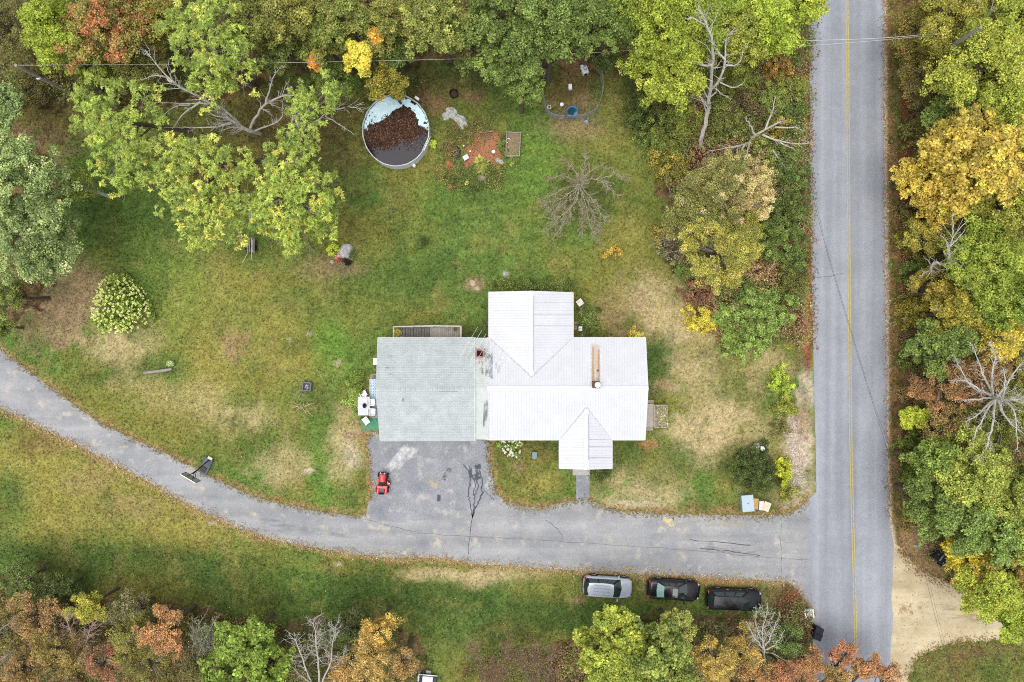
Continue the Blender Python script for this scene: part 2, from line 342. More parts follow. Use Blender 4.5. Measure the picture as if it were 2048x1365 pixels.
BLOBS = [  # x, y, rx, ry, colour, alpha
 # lawn north
 (880, 190, 170, 90, 'M', .7), (1000, 420, 170, 90, 'G', .7), (880, 540, 240, 70, 'G', .75), (1060, 310, 55, 100, 'g', .8), (760, 460, 120, 60, 'O', .5), (850, 350, 110, 40, 'O', .4), (880, 400, 60, 40, 'g', .5),
 (640, 330, 110, 150, 'B', .55), (680, 260, 70, 90, 'B', .5), (900, 160, 90, 40, 'b', .6), (790, 180, 70, 60, 'b', .6), (868, 208, 42, 28, 'L', .8), (940, 195, 26, 14, 'L', .7),
 (1140, 180, 66, 70, 'B', .95), (1160, 255, 80, 32, 'P', .6), (1175, 215, 34, 26, 'P', .55), (1155, 128, 40, 18, 'L', .7), (1250, 150, 40, 80, 'b', .7), (1225, 220, 28, 60, 'Y', .6),
 (1260, 300, 60, 80, 'O', .6), (1170, 300, 60, 50, 'O', .4), (1170, 385, 60, 50, 'B', .5), (1270, 420, 70, 120, 'O', .6), (1250, 480, 60, 60, 'Y', .45), (1300, 590, 75, 55, 'T', .65), (1340, 640, 80, 60, 'T', .75), (1240, 620, 60, 50, 'P', .55), (1220, 560, 50, 60, 'O', .6),
 (845, 486, 16, 15, 'D', .7), (900, 535, 50, 30, 'D', .45), (945, 568, 22, 16, 'P', .7), (1010, 548, 8, 8, 'W', .7), (560, 230, 120, 110, 'b', .7), (470, 300, 160, 110, 'B', .5),
 # lawn west
 (100, 245, 110, 60, 'B', .9), (60, 300, 90, 50, 'P', .4), (250, 430, 120, 80, 'D', .5), (320, 520, 120, 60, 'G', .6), (420, 600, 110, 140, 'Y', .45), (350, 590, 70, 90, 'g', .6), (560, 560, 90, 50, 'Y', .5), (640, 540, 60, 30, 'P', .45), (690, 540, 45, 18, 'P', .6),
 (660, 690, 48, 70, 'g', .95), (560, 690, 60, 80, 'Y', .55), (720, 620, 50, 70, 'O', .5), (590, 600, 50, 60, 'O', .5), (480, 640, 40, 40, 'G', .5), (440, 740, 70, 90, 'Y', .7), (467, 694, 34, 34, 'P', .95), (470, 690, 20, 14, 'L', .6), (150, 600, 80, 90, 'P', .75), (80, 640, 90, 60, 'P', .6), (250, 660, 70, 50, 'T', .75), (230, 700, 80, 40, 'T', .6), (280, 760, 60, 30, 'T', .5), (310, 740, 60, 30, 'D', .5), (280, 650, 40, 40, 'D', .5), (60, 580, 40, 30, 'B', .5),
 (380, 800, 110, 40, 'T', .5), (480, 840, 90, 40, 'T', .7), (470, 800, 40, 20, 'G', .5), (490, 800, 30, 25, 'D', .5), (420, 880, 120, 50, 'O', .6), (300, 850, 90, 40, 'O', .6), (570, 870, 60, 60, 'O', .6), (600, 790, 10, 9, 'W', .8), (580, 680, 9, 6, 'W', .7), (617, 668, 7, 6, 'W', .7), (675, 728, 7, 7, 'W', .7),
 (640, 860, 40, 90, 'G', .8), (640, 960, 38, 70, 'g', .8), (650, 995, 38, 34, 'g', .95), (690, 900, 40, 80, 'T', .65), (560, 930, 60, 50, 'T', .6), (700, 910, 20, 25, 'W', .6), (620, 942, 12, 7, 'W', .8), (715, 930, 14, 14, 'W', .6), (600, 990, 50, 30, 'O', .6), (720, 970, 18, 50, 'O', .8), (590, 780, 60, 50, 'G', .5), (640, 800, 40, 40, 'D', .4), (720, 870, 40, 8, 'P', .6),
 # front lawn
 (1060, 940, 70, 70, 'O', .9), (1040, 975, 60, 40, 'O', .8), (1035, 930, 14, 16, 'P', .7), (1080, 970, 50, 25, 'Y', .7), (1010, 890, 24, 30, 'L', .7), (1060, 900, 60, 30, 'B', .5),
 (1310, 735, 36, 60, 'D', .85), (1330, 700, 30, 30, 'D', .7), (1330, 860, 40, 50, 'G', .7), (1265, 920, 40, 40, 'D', .7), (1200, 960, 30, 30, 'D', .8), (1300, 890, 24, 10, 'R', .7), (1330, 770, 20, 12, 'P', .6),
 (1290, 985, 90, 50, 'T', .75), (1400, 880, 90, 60, 'T', .8), (1330, 930, 70, 50, 'O', .6), (1420, 780, 80, 80, 'T', .55), (1450, 840, 60, 50, 'T', .85), (1400, 700, 60, 60, 'T', .5), (1480, 740, 60, 60, 'O', .6), (1540, 740, 50, 50, 'T', .6), (1350, 870, 30, 20, 'T', .6), (1480, 950, 60, 60, 'O', .6), (1410, 1005, 24, 20, 'G', .7), (1520, 880, 50, 50, 'T', .55), (1500, 930, 60, 60, 'B', .5), (1260, 1010, 60, 12, 'W', .5), (1440, 1015, 120, 8, 'L', .5),
 (1610, 700, 22, 60, 'L', .8), (1612, 690, 8, 30, 'R', .6), (1615, 780, 18, 60, 'W', .75), (1617, 720, 8, 30, 'r', .8), (1600, 880, 30, 100, 'W', .85), (1600, 960, 30, 40, 'W', .8), (1606, 840, 20, 40, 'P', .6), (1616, 600, 10, 90, 'R', .55), (1614, 300, 10, 330, 'L', .9), (1610, 180, 6, 60, 'T', .6), (1616, 250, 4, 200, 'r', .6), (1560, 1000, 40, 30, 'P', .5), (1590, 1005, 26, 14, 'W', .4),
 (1960, 1350, 120, 60, 'O', .9), (1930, 1310, 60, 20, 'L', .5), (1990, 1350, 50, 25, 'D', .6), (1880, 1340, 50, 40, 'B', .6), (2000, 1300, 80, 18, 'L', .5), (1050, 250, 60, 60, 'G', .5), (700, 600, 200, 50, 'G', .45), (400, 480, 200, 60, 'G', .45), (760, 560, 120, 40, 'D', .35),
 (430, 640, 200, 110, 'Y', .35), (560, 760, 120, 80, 'Y', .35), (330, 800, 140, 60, 'Y', .35), (150, 960, 220, 90, 'Y', .45), (420, 1050, 200, 50, 'Y', .35),
 # south lawn, tree shade painted in as dark green along the lower woods
 (100, 900, 160, 70, 'Y', .8), (200, 990, 200, 60, 'Y', .6), (180, 960, 60, 40, 'P', .3), (260, 1020, 80, 30, 'P', .4), (20, 1000, 40, 60, 'D', .6), (200, 1060, 260, 50, 'Y', .5), (200, 1100, 220, 40, 'M', .5), (330, 1130, 180, 40, 'D', .6), (120, 1110, 140, 30, 'D', .5), (420, 1060, 110, 40, 'Y', .5), (300, 960, 80, 30, 'O', .5), (500, 1120, 60, 40, 'O', .5), (60, 880, 40, 40, 'B', .5), (100, 890, 50, 20, 'L', .4),
 (590, 1160, 50, 30, 'g', .6), (480, 1180, 120, 60, 'D', .6), (720, 1180, 120, 60, 'D', .8), (850, 1190, 140, 60, 'D', .8), (1000, 1230, 200, 60, 'D', .7), (830, 1150, 60, 20, 'O', .6), (680, 1130, 80, 20, 'O', .7), (900, 1150, 120, 16, 'T', .8), (950, 1165, 40, 16, 'T', .6), (1020, 1150, 90, 18, 'T', .6), (880, 1160, 30, 10, 'G', .5), (1080, 1180, 60, 30, 'O', .7), (1160, 1240, 90, 30, 'D', .7), (1000, 1300, 120, 60, 'B', .4), (880, 1280, 80, 60, 'G', .5), (1150, 1200, 20, 10, 'P', .6), (1400, 1200, 160, 30, 'M', .5), (1290, 1175, 20, 30, 'P', .5), (1450, 1165, 120, 8, 'R', .5), (1350, 1157, 60, 8, 'R', .5), (1560, 1190, 50, 30, 'L', .7), (1590, 1240, 26, 60, 'L', .8),
 (675, 1129, 10, 4, 'W', .8), (475, 1042, 22, 8, 'W', .7), (430, 1045, 20, 8, 'W', .6),
]
FOREST = [  # polygons of leaf litter
 [(-400, -400), (1622, -400), (1618, 150), (1560, 170), (1300, 150), (1235, 150), (1000, 115), (850, 128), (700, 150), (560, 150), (460, 200), (300, 215), (160, 215), (0, 215), (-400, 240)],
 [(1290, 140), (1618, 120), (1612, 690), (1430, 690), (1370, 600), (1330, 480), (1320, 300), (1270, 200)],
 [(1810, -400), (2500, -400), (2500, 1210), (1990, 1196), (1900, 1160), (1850, 1135), (1825, 1090), (1812, 1040), (1808, 900), (1806, 500)],
 [(-400, 1165), (60, 1155), (200, 1195), (380, 1215), (560, 1250), (700, 1225), (800, 1250), (850, 1310), (860, 1800), (-400, 1800)],
 [(1110, 1290), (1200, 1245), (1330, 1225), (1540, 1235), (1622, 1260), (1628, 1800), (1080, 1800)],
 [(-400, 290), (90, 280), (140, 380), (100, 560), (30, 660), (-400, 560)],
]
def ground_color(px, py):
    n1 = fbm(px, py, 1 / 120, 0, 4); n2 = fbm(px, py, 1 / 34, 2, 4); n3 = fbm(px, py, 1 / 11, 4, 4)
    t = sstep(.36, .62, n1)[:, None]
    col = np.array(lin(C_['G'])) * t + np.array(lin(C_['O'])) * (1 - t)
    wob = (n2 - .5) * .9 + (n3 - .5) * 1.0
    for (x, y, rx, ry, c, a) in BLOBS:
        d = np.hypot((px - x) / rx, (py - y) / ry)
        m = d < 2.0
        if not m.any(): continue
        al = a * (1 - sstep(.45, 1.3, d[m] + wob[m] * (1.15 if c in 'TPWRL' else .7)))
        col[m] = col[m] * (1 - al[:, None]) + np.array(lin(C_[c])) * al[:, None]
    m5 = fbm(px, py, 1 / 52, 6, 4); k = (.42 * sstep(.5, .72, m5))[:, None]; col = col * (1 - k) + np.array(lin(C_['D'])) * k
    m6 = fbm(px, py, 1 / 40, 7, 4); k = (.3 * sstep(.54, .74, m6))[:, None]; col = col * (1 - k) + np.array(lin((140, 128, 76))) * k
    for poly in FOREST:
        jx, jy = px + (n2 - .5) * 60, py + (n3 - .5) * 50
        m = in_poly(jx, jy, poly)
        k = sstep(.35, .65, n3[m])[:, None]; litter = np.array(lin(C_['b'])) * .8 * (1 - k) + np.array(lin(C_['L'])) * k
        col[m] = col[m] * .15 + litter * .85
    edge = np.minimum(np.minimum(dist_line(px, py, DRIVE_N), dist_line(px, py, DRIVE_S)), np.minimum(dist_line(px, py, DRIVE_N2), np.minimum(dist_line(px, py, PAD_L), dist_line(px, py, PAD_R))))
    al = .75 * (1 - sstep(2, 15, edge + (n3 - .5) * 26)); col = col * (1 - al[:, None]) + np.array(lin((158, 132, 92))) * al[:, None]
    er = np.clip(dist_line(px, py, ROAD_R), 0, 999); inside = px > 1760
    al = np.where(inside, .9 * (1 - sstep(20, 46, er + (n2 - .5) * 40)), 0); kk = sstep(.4, .6, n3)[:, None]
    col = col * (1 - al[:, None]) + (np.array(lin((136, 104, 74))) * kk + np.array(lin((110, 100, 58))) * (1 - kk)) * al[:, None]
    al = np.where(inside, .75 * (1 - sstep(3, 9, er + (n3 - .5) * 10)), 0); col = col * (1 - al[:, None]) + np.array(lin((205, 188, 165))) * al[:, None]
    band = np.where(inside & (py < 1050), .85 * (1 - sstep(6, 14, np.abs(er - 44 - (n2 - .5) * 26) + (n3 - .5) * 12)), 0) * sstep(.42, .55, n1 + .08)
    col = col * (1 - band[:, None]) + np.array(lin((128, 76, 54))) * band[:, None]
    wet = np.where((px > 1800) & (py > 1060) & (py < 1180) & (px < 1925), .8, 0) * (1 - sstep(40, 70, np.hypot((px - 1850) / 1.2, py - 1105))); col = col * (1 - wet[:, None]) + np.array(lin((150, 124, 92))) * wet[:, None]
    mow = 1 + .055 * np.sin((np.hypot(px - 1060, py - 1010) + 10 * n1 * 2) / 4.6) * sstep(.35, .6, n1) * (py < 900); col = col * mow[:, None]
    n4 = fbm(px, py, 1 / 5, 1, 3); return col * ((.74 + .52 * n3) * (.72 + .56 * n4))[:, None]

G_GAIN = 0.99
def make_ground():
    def axis(h, step, far):
        a = list(np.arange(-h, h + 1e-6, step)); d = step; x = h
        out = []
        while x < far: d *= 1.5; x += d; out.append(x)
        return np.array([-v for v in out[::-1]] + a + out)
    xs = axis(50, .2, 900); ys = axis(35, .2, 900)
    X, Y = np.meshgrid(xs, ys); nx, ny = len(xs), len(ys)
    px, py = X.ravel() * S + 1024, -Y.ravel() * S + 682.5
    col = ground_color(px, py) * G_GAIN
    far = (np.abs(X.ravel()) > 60) | (np.abs(Y.ravel()) > 45); col[far] = np.array(lin((84, 82, 48)))
    z = (fbm(px, py, 1 / 30, 5, 3) - .5) * .02 - .012
    V = np.stack([X.ravel(), Y.ravel(), z], 1)
    i = np.arange(nx - 1)[None, :] + nx * np.arange(ny - 1)[:, None]
    F = np.stack([i, i + 1, i + nx + 1, i + nx], -1).reshape(-1, 4)
    me = bpy.data.meshes.new('ground'); me.vertices.add(len(V)); me.vertices.foreach_set('co', V.astype(np.float32).ravel())
    me.loops.add(F.size); me.loops.foreach_set('vertex_index', F.astype(np.int32).ravel())
    me.polygons.add(len(F)); me.polygons.foreach_set('loop_start', np.arange(0, F.size, 4, dtype=np.int32)); me.update(calc_edges=True)
    at = me.attributes.new('col', 'FLOAT_COLOR', 'POINT'); at.data.foreach_set('color', np.concatenate([col, np.ones((len(col), 1))], 1).astype(np.float32).ravel())
    me.materials.append(M_GROUND); o = bpy.data.objects.new('ground', me); COL.objects.link(o)
    tag(o, 'patchy green and dry tan lawn running into brown forest floor', 'ground', kind='structure')
make_ground()

# ------------------------------------------------------------------ paved surfaces
def asphalt(name, c, c2, worn=None, streak=None, speck=.16):
    m = bpy.data.materials.new(name); m.use_nodes = True; nt = m.node_tree; N = nt.nodes; L = nt.links
    b = N['Principled BSDF']; b.inputs['Roughness'].default_value = .92; b.inputs['Specular IOR Level'].default_value = .2
    tc = N.new('ShaderNodeTexCoord'); out = None
    def noise(sc, det=5, vec=None, rough=.65):
        n_ = N.new('ShaderNodeTexNoise'); n_.inputs['Scale'].default_value = sc; n_.inputs['Detail'].default_value = det; n_.inputs['Roughness'].default_value = rough
        L.new(vec or tc.outputs['Object'], n_.inputs['Vector']); return n_.outputs['Fac']
    def ramp(f, a, b_, ca, cb):
        r = N.new('ShaderNodeValToRGB'); r.color_ramp.elements[0].position = a; r.color_ramp.elements[1].position = b_
        r.color_ramp.elements[0].color = ca; r.color_ramp.elements[1].color = cb; L.new(f, r.inputs['Fac']); return r.outputs['Color']
    def mul(a, f):
        x = N.new('ShaderNodeVectorMath'); x.operation = 'SCALE'; L.new(a, x.inputs[0]); L.new(f, x.inputs['Scale']); return x.outputs[0]
    def rng_(f, lo, hi, a=.3, b_=.7):
        r = N.new('ShaderNodeMapRange'); r.inputs['From Min'].default_value = a; r.inputs['From Max'].default_value = b_
        r.inputs['To Min'].default_value = lo; r.inputs['To Max'].default_value = hi; L.new(f, r.inputs['Value']); return r.outputs[0]
    out = ramp(noise(.35), .35, .65, (*lin(c2), 1), (*lin(c), 1))
    if streak:                                   # long wheel wear along the road
        mp = N.new('ShaderNodeMapping'); mp.inputs['Scale'].default_value = streak; L.new(tc.outputs['Object'], mp.inputs[0])
        out = mul(out, rng_(noise(1.0, 4, mp.outputs[0], .55), (.80), 1.12))
    out = mul(out, rng_(noise(2.2), .93, 1.06)); out = mul(out, rng_(noise(7.5, 4, None, .8), 1 - speck * 1.2, 1 + speck * 1.2)); out = mul(out, rng_(noise(24, 2), 1 - speck * 1.3, 1 + speck * 1.3))
    if worn:
        f = rng_(noise(.8, 6), 0, 1, worn[1], worn[1] + .12); mx = N.new('ShaderNodeMix'); mx.data_type = 'RGBA'
        L.new(f, mx.inputs['Factor']); L.new(out, mx.inputs[6]); mx.inputs[7].default_value = (*lin(worn[0]), 1); out = mx.outputs[2]
    L.new(out, b.inputs['Base Color']); return m
M_ROAD = asphalt('road_asphalt', (151, 154, 160), (140, 143, 149), streak=(.95, .02, 1), speck=.12)
M_DRIVE = asphalt('drive_asphalt', (156, 156, 155), (138, 139, 142), worn=((174, 168, 154), .56), streak=(.05, .8, 1), speck=.14)
M_PAD = asphalt('pad_asphalt', (146, 147, 150), (124, 126, 131), worn=((166, 164, 158), .54), speck=.2)
M_SAND = asphalt('sand', (196, 182, 150), (176, 160, 128), worn=((150, 128, 92), .60), streak=(.15, .8, 1), speck=.13)
def rough_edge(pl, amp=.8, step=7):
    out = []
    for (x0, y0), (x1, y1) in zip(pl[:-1], pl[1:]):
        n = max(1, int(math.hypot(x1 - x0, y1 - y0) / step))
        for k in range(n): out.append((x0 + (x1 - x0) * k / n + random.gauss(0, amp), y0 + (y1 - y0) * k / n + random.gauss(0, amp)))
    out.append(pl[-1]); return out
def sheet(name, poly, m, z, label, cat):
    me = bpy.data.meshes.new(name); bm = bmesh.new()
    vs = [bm.verts.new(W(x, y, 0) + Vector((0, 0, z))) for x, y in poly]
    es = [bm.edges.new((vs[i], vs[(i + 1) % len(vs)])) for i in range(len(vs))]
    bmesh.ops.triangle_fill(bm, use_beauty=True, use_dissolve=False, edges=es, normal=(0, 0, 1))
    for f in bm.faces:
        f.normal_update()
        if f.normal.z < 0: f.normal_flip()
    bm.to_mesh(me); bm.free(); me.materials.append(m); o = bpy.data.objects.new(name, me); COL.objects.link(o)
    return tag(o, label, cat, kind='structure')
drive_poly = rough_edge(spline(DRIVE_N, 4) and [tuple(p) for p in spline(DRIVE_N, 4)], .7) + [(735, 1012)] + rough_edge(PAD_L, .7) + rough_edge(PAD_R, .7) + rough_edge(DRIVE_N2, .8) + [(1622, 1010), (1626, 1100), (1630, 1236)] + rough_edge([tuple(p) for p in spline(DRIVE_S[1:], 4)], .9)
sheet('driveway', drive_poly, M_DRIVE, .010, 'curved pale grey asphalt driveway in front of the house', 'driveway')
sheet('parking_pad', rough_edge([(741, 1002), (743, 980), (739, 930), (734, 886), (738, 869), (765, 861), (976, 873), (978, 900), (981, 928), (986, 955), (991, 978), (994, 990), (1002, 1000), (960, 1014), (905, 1030), (850, 1040), (800, 1046), (760, 1040), (742, 1028)], 1.0), M_PAD, .014, 'darker grey asphalt parking pad before the garage', 'parking pad')
sheet('walkway', rough_edge([(1152, 925), (1179, 925), (1179, 998), (1187, 1006), (1150, 1006), (1152, 998)], .4), M_PAD, .015, 'short dark asphalt walk from porch to driveway', 'walkway')
sheet('road', rough_edge(ROAD_L, .35, 12) + rough_edge(ROAD_R[::-1], .5, 9), M_ROAD, .018, 'straight two lane grey asphalt road', 'road')
sheet('sand_lot', rough_edge(SAND, 2.6, 5), M_SAND, .008, 'pale sandy gravel turnout beside the road', 'sand')
def ribbon_mesh(mb, pl, w, z, jit=0.0):
    P = [W(x, y, 0) + Vector((random.gauss(0, jit), random.gauss(0, jit), z)) for x, y in pl]; n = len(P); base = len(mb.v)
    for i, p in enumerate(P):
        t = (P[min(i + 1, n - 1)] - P[max(0, i - 1)]).normalized(); s_ = Vector((-t.y, t.x, 0)); ww = (w[i] if hasattr(w, '__len__') else w) * (1 + random.gauss(0, .25) * (jit > 0))
        mb.v += [tuple(p - s_ * ww / 2), tuple(p + s_ * ww / 2)]
    for i in range(n - 1): mb.f.append((base + 2 * i, base + 2 * i + 1, base + 2 * i + 3, base + 2 * i + 2))
CEN = [tuple(p) for p in spline([(1686, -400), (1692, -60), (1693.5, 0), (1696, 250), (1697.5, 480), (1699.5, 700), (1701.5, 880), (1704, 1000), (1707, 1110), (1710, 1220), (1713, 1365), (1722, 1700)], 6)]
mb = MB(); ribbon_mesh(mb, [(x - 2.1, y) for x, y in CEN], .095, .022); ribbon_mesh(mb, [(x + 2.1, y) for x, y in CEN], .095, .022)
tag(mb.build('road_line', mat('road_paint', (176, 165, 112), .85, .2, 8, fine=.2)), 'faded double yellow centre line on the road', 'road marking', kind='structure')
def wiggle(pl, n=6, j=1.6):
    out = []
    for (x0, y0), (x1, y1) in zip(pl[:-1], pl[1:]):
        for k in range(n): out.append((x0 + (x1 - x0) * k / n + random.gauss(0, j), y0 + (y1 - y0) * k / n + random.gauss(0, j)))
    return out + [pl[-1]]
mb = MB()
for pl, w in [([(928, 930), (938, 943), (941, 955), (939, 968), (937, 985), (939, 1003), (943, 1022), (945, 1036)], .09), ([(952, 940), (951, 955), (956, 975), (950, 990), (948, 1010), (944, 1032)], .10), ([(958, 940), (964, 960), (964, 985), (957, 1005), (949, 1020), (945, 1036)], .11), ([(946, 955), (952, 970), (947, 992)], .08),
              ([(945, 1036), (941, 1050), (941, 1068), (936, 1090), (937, 1108)], .05), ([(733, 1040), (780, 1052), (830, 1064), (880, 1070), (940, 1073), (1000, 1076), (1080, 1080), (1170, 1087), (1260, 1092), (1360, 1100), (1440, 1106), (1540, 1116), (1616, 1120)], .018),
              ([(963, 975), (975, 988), (988, 1000)], .05), ([(1090, 1040), (1120, 1062), (1127, 1085)], .03), ([(1380, 1080), (1440, 1085), (1500, 1092)], .05), ([(1400, 1098), (1470, 1104), (1520, 1112)], .06), ([(1622, 555), (1660, 553), (1690, 548)], .03), ([(1562, 1035), (1560, 1080), (1564, 1150)], .018)]:
    ribbon_mesh(mb, wiggle(pl, 5, .9), w, .0235, .004)
tag(mb.build('asphalt_crack', mat('tar', (78, 79, 86), .7, .15, 6)), 'dark tar lines and cracks across the driveway', 'crack', kind='structure')
def flat(x0, y0, x1, y1, z): return [W(a, b, 0) + Vector((0, 0, z)) for a, b in ((x0, y1), (x1, y1), (x1, y0), (x0, y0))]
def smudge(name, label, c, quad, z, scale=(1.2, 1.2, 1), lo=.45, hi=.62, amount=.9, edge=.25):
    ps = [W(x, y, 0) + Vector((0, 0, z)) for x, y in quad]
    o = stain_sheet(name, stain_mat(name + '_stain', c, scale, lo, hi, amount), *ps, edge=edge); tag(o, label, 'stain', kind='structure'); return o
smudge('pavement_stain', 'dark tar patch on the parking pad', (82, 84, 90), [(925, 972), (972, 972), (972, 918), (925, 918)], .0225, (1.8, 1.3, 1), .48, .54, .85)
smudge('pavement_stain', 'pale dried splash beside the red mower', (206, 206, 204), [(752, 946), (790, 954), (862, 892), (812, 870)], .0224, (1.6, 1.6, 1), .28, .62, 1.0)
smudge('pavement_stain', 'beige worn patch on the parking pad', (178, 166, 142), [(846, 984), (888, 984), (888, 944), (846, 944)], .0226, (1.4, 1.4, 1), .42, .5, .8)
smudge('pavement_stain', 'small dark oil spot on the parking pad', (84, 86, 94), [(872, 1008), (884, 1008), (884, 984), (872, 984)], .0227, (1, 1, 1), .35, .45, .8)
smudge('pavement_stain', 'brown tyre arc on the parking pad', (98, 96, 92), [(870, 970), (884, 978), (918, 930), (900, 920)], .0228, (2.2, 2.2, 1), .46, .6, .7)
smudge('pavement_stain', 'sandy patch on the driveway near the walk', (198, 184, 150), [(1312, 1062), (1362, 1062), (1362, 1026), (1312, 1026)], .0229, (1.2, 1.2, 1), .45, .52, .9)
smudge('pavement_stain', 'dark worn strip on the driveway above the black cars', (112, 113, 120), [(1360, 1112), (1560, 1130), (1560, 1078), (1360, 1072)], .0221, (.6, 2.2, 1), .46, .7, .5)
smudge('pavement_stain', 'sand washed along the upper driveway edge', (182, 172, 148), [(1220, 1060), (1580, 1066), (1580, 1034), (1220, 1030)], .0222, (.5, 1.6, 1), .48, .66, .7)
smudge('pavement_stain', 'darker asphalt along the lower bend of the driveway', (112, 116, 126), [(440, 1040), (800, 1118), (800, 1086), (440, 1006)], .0223, (.35, 1.2, 1), .46, .7, .35)

# ------------------------------------------------------------------ grass blades and fallen leaves
def on_hard(px, py):
    h = in_poly(px, py, drive_poly) | in_poly(px, py, SAND)
    h |= (px > 1619) & (px < 1778)
    for (x0, y0, x1, y1) in ((755, 676, 1292, 881), (977, 584, 1147, 680), (1118, 880, 1225, 940), (1152, 925, 1180, 1006), (784, 651, 924, 680)): h |= (px > x0) & (px < x1) & (py > y0) & (py < y1)
    h |= np.hypot((px - 791) / 67, (py - 261) / 72) < 1
    return h
def grass(n=330000):
    rng = np.random.default_rng(11); px = rng.uniform(-60, 2110, n); py = rng.uniform(-40, 1405, n)
    keep = ~on_hard(px, py)
    for poly in FOREST[:5]: keep &= ~(in_poly(px, py, poly) & (rng.random(n) < .8))
    px, py = px[keep], py[keep]; n = len(px); col = ground_color(px, py) * (rng.lognormal(0.05, .36, n))[:, None]
    lum = col.mean(1); sz = np.clip(1.25 - lum * 2.2, .5, 1.1)
    P = np.stack([(px - 1024) / S, -(py - 682.5) / S, np.zeros(n)], 1); a = rng.uniform(0, 6.28, n)
    D = np.stack([np.cos(a), np.sin(a), rng.uniform(.25, 1.1, n)], 1); L = rng.uniform(.08, .22, n) * sz; P[:, 2] = L * .22
    N = np.stack([-np.cos(a) * .6, -np.sin(a) * .6, np.ones(n)], 1) + rng.normal(0, .35, (n, 3))
    lv = Leaves(); lv.add(P, D, N, L, L * rng.uniform(.25, .5, n), col * G_GAIN)
    tag(lv.build('grass', None, M_BLADE), 'short mown grass, green in places and dried tan in others', 'grass', kind='stuff')
grass()
def tufts():                                     # ragged long grass along the asphalt edges
    rng = np.random.default_rng(12); lv = Leaves()
    for pl, w, dens, c1, c2 in ((DRIVE_N, 4, 2.0, (150, 134, 92), (122, 114, 64)), (DRIVE_S, 6, 3.0, (190, 170, 130), (160, 136, 96)), (DRIVE_N2, 5, 3, (160, 140, 96), (120, 112, 62)), (PAD_L, 4, 3, (176, 154, 112), (130, 116, 70)), (PAD_R, 4, 3, (140, 122, 76), (112, 106, 58)), ([(1617, -20), (1622, 500), (1626, 700)], 5, 2.5, (146, 92, 62), (120, 104, 58)), ([(1768, -20), (1772, 500), (1777, 1040)], 4, 2.0, (196, 180, 152), (146, 112, 80)), (SAND[11:], 7, 3.5, (150, 122, 78), (110, 108, 58)), (SAND[1:9], 7, 3.5, (160, 126, 88), (130, 110, 72))):
        for (x0, y0), (x1, y1) in zip(pl[:-1], pl[1:]):
            ln = math.hypot(x1 - x0, y1 - y0); k = int(ln * dens)
            if k == 0: continue
            t = rng.random(k); nx, ny = -(y1 - y0) / ln, (x1 - x0) / ln; o = rng.normal(0, w, k) + 2 * np.sin(t * ln / 9)
            px, py = x0 + (x1 - x0) * t + nx * o, y0 + (y1 - y0) * t + ny * o
            a = rng.uniform(0, 6.28, k); L = rng.uniform(.1, .3, k)
            P = np.stack([(px - 1024) / S, -(py - 682.5) / S, L * .3 + .02], 1); D = np.stack([np.cos(a), np.sin(a), rng.uniform(.3, 1.2, k)], 1)
            m = rng.random(k)[:, None]; col = (np.array(lin(c1)) * m + np.array(lin(c2)) * (1 - m)) * rng.lognormal(.1, .3, k)[:, None]
            lv.add(P, D, np.stack([-np.cos(a), -np.sin(a), np.ones(k)], 1), L, L * .25, col)
    tag(lv.build('grass_edge', None, M_BLADE), 'ragged dry grass fringing the asphalt edges', 'grass', kind='stuff')
tufts()
def litter(n=15000):
    rng = np.random.default_rng(13); px = rng.uniform(-30, 2080, n); py = rng.uniform(0, 1380, n)
    w = np.full(n, .12); w[py > 1080] = .55; w[(py < 330) & (px < 1250)] = .35; w[px > 1780] = .6; w[(px < 700) & (py > 880)] = .42; w[(px > 1800) & (py > 1270)] = 1.0
    keep = (rng.random(n) < w) & ~on_hard(px, py); px, py = px[keep], py[keep]; n = len(px)
    P = np.stack([(px - 1024) / S, -(py - 682.5) / S, rng.uniform(.04, .09, n)], 1); pal = np.array([lin(c) for c in ((206, 196, 140), (196, 168, 96), (170, 124, 72), (214, 206, 170), (186, 150, 60), (150, 96, 60))])
    col = pal[rng.integers(0, 6, n)] * rng.uniform(.7, 1.1, n)[:, None]; L = rng.uniform(.06, .15, n)
    lv = Leaves(); lv.add(P, rng.normal(0, 1, (n, 3)) * [1, 1, .2], np.array([0, 0, 1.]) + rng.normal(0, .3, (n, 3)), L, L * .75, col)
    tag(lv.build('fallen_leaves', None, M_LEAF), 'small yellow and tan leaves fallen over the lawn', 'leaves', kind='stuff')
litter()
# ------------------------------------------------------------------ trees and shrubs
M_BARK = mat('bark', (98, 88, 74), .95, .25, 6, bump=.5, fine=.2)
M_PALE = mat('pale_bark', (190, 184, 174), .9, .2, 4, bump=.3, fine=.2)
M_GREYBARK = mat('grey_bark', (150, 143, 134), .9, .2, 4, bump=.3, fine=.2)
M_TWIGP = mat('pale_twig', (168, 154, 138), .95, .2, 4)
M_TWIG = mat('brown_twig', (128, 108, 92), .95, .2, 4)
def trunk_mesh(base, top, r, tips, rng, parent, m, name='trunk'):
    mb = MB(); b, t = Vector(base), Vector(top)
    mid = b.lerp(t, .5) + Vector((rng.normal(0, .12), rng.normal(0, .12), 0))
    mb.tube([b - Vector((0, 0, .1)), b + Vector((0, 0, .3)), mid, t], [r * 1.35, r, r * .75, r * .45], 7)
    for p in tips:
        p = Vector(p); s_ = b.lerp(t, rng.uniform(.45, .95)); c = s_.lerp(p, .55) + Vector((0, 0, -.12 * (p - s_).length))
        mb.tube([s_, c, p], [r * .42, r * .28, r * .1], 5, False)
    return mb.build(name, m, parent, True)
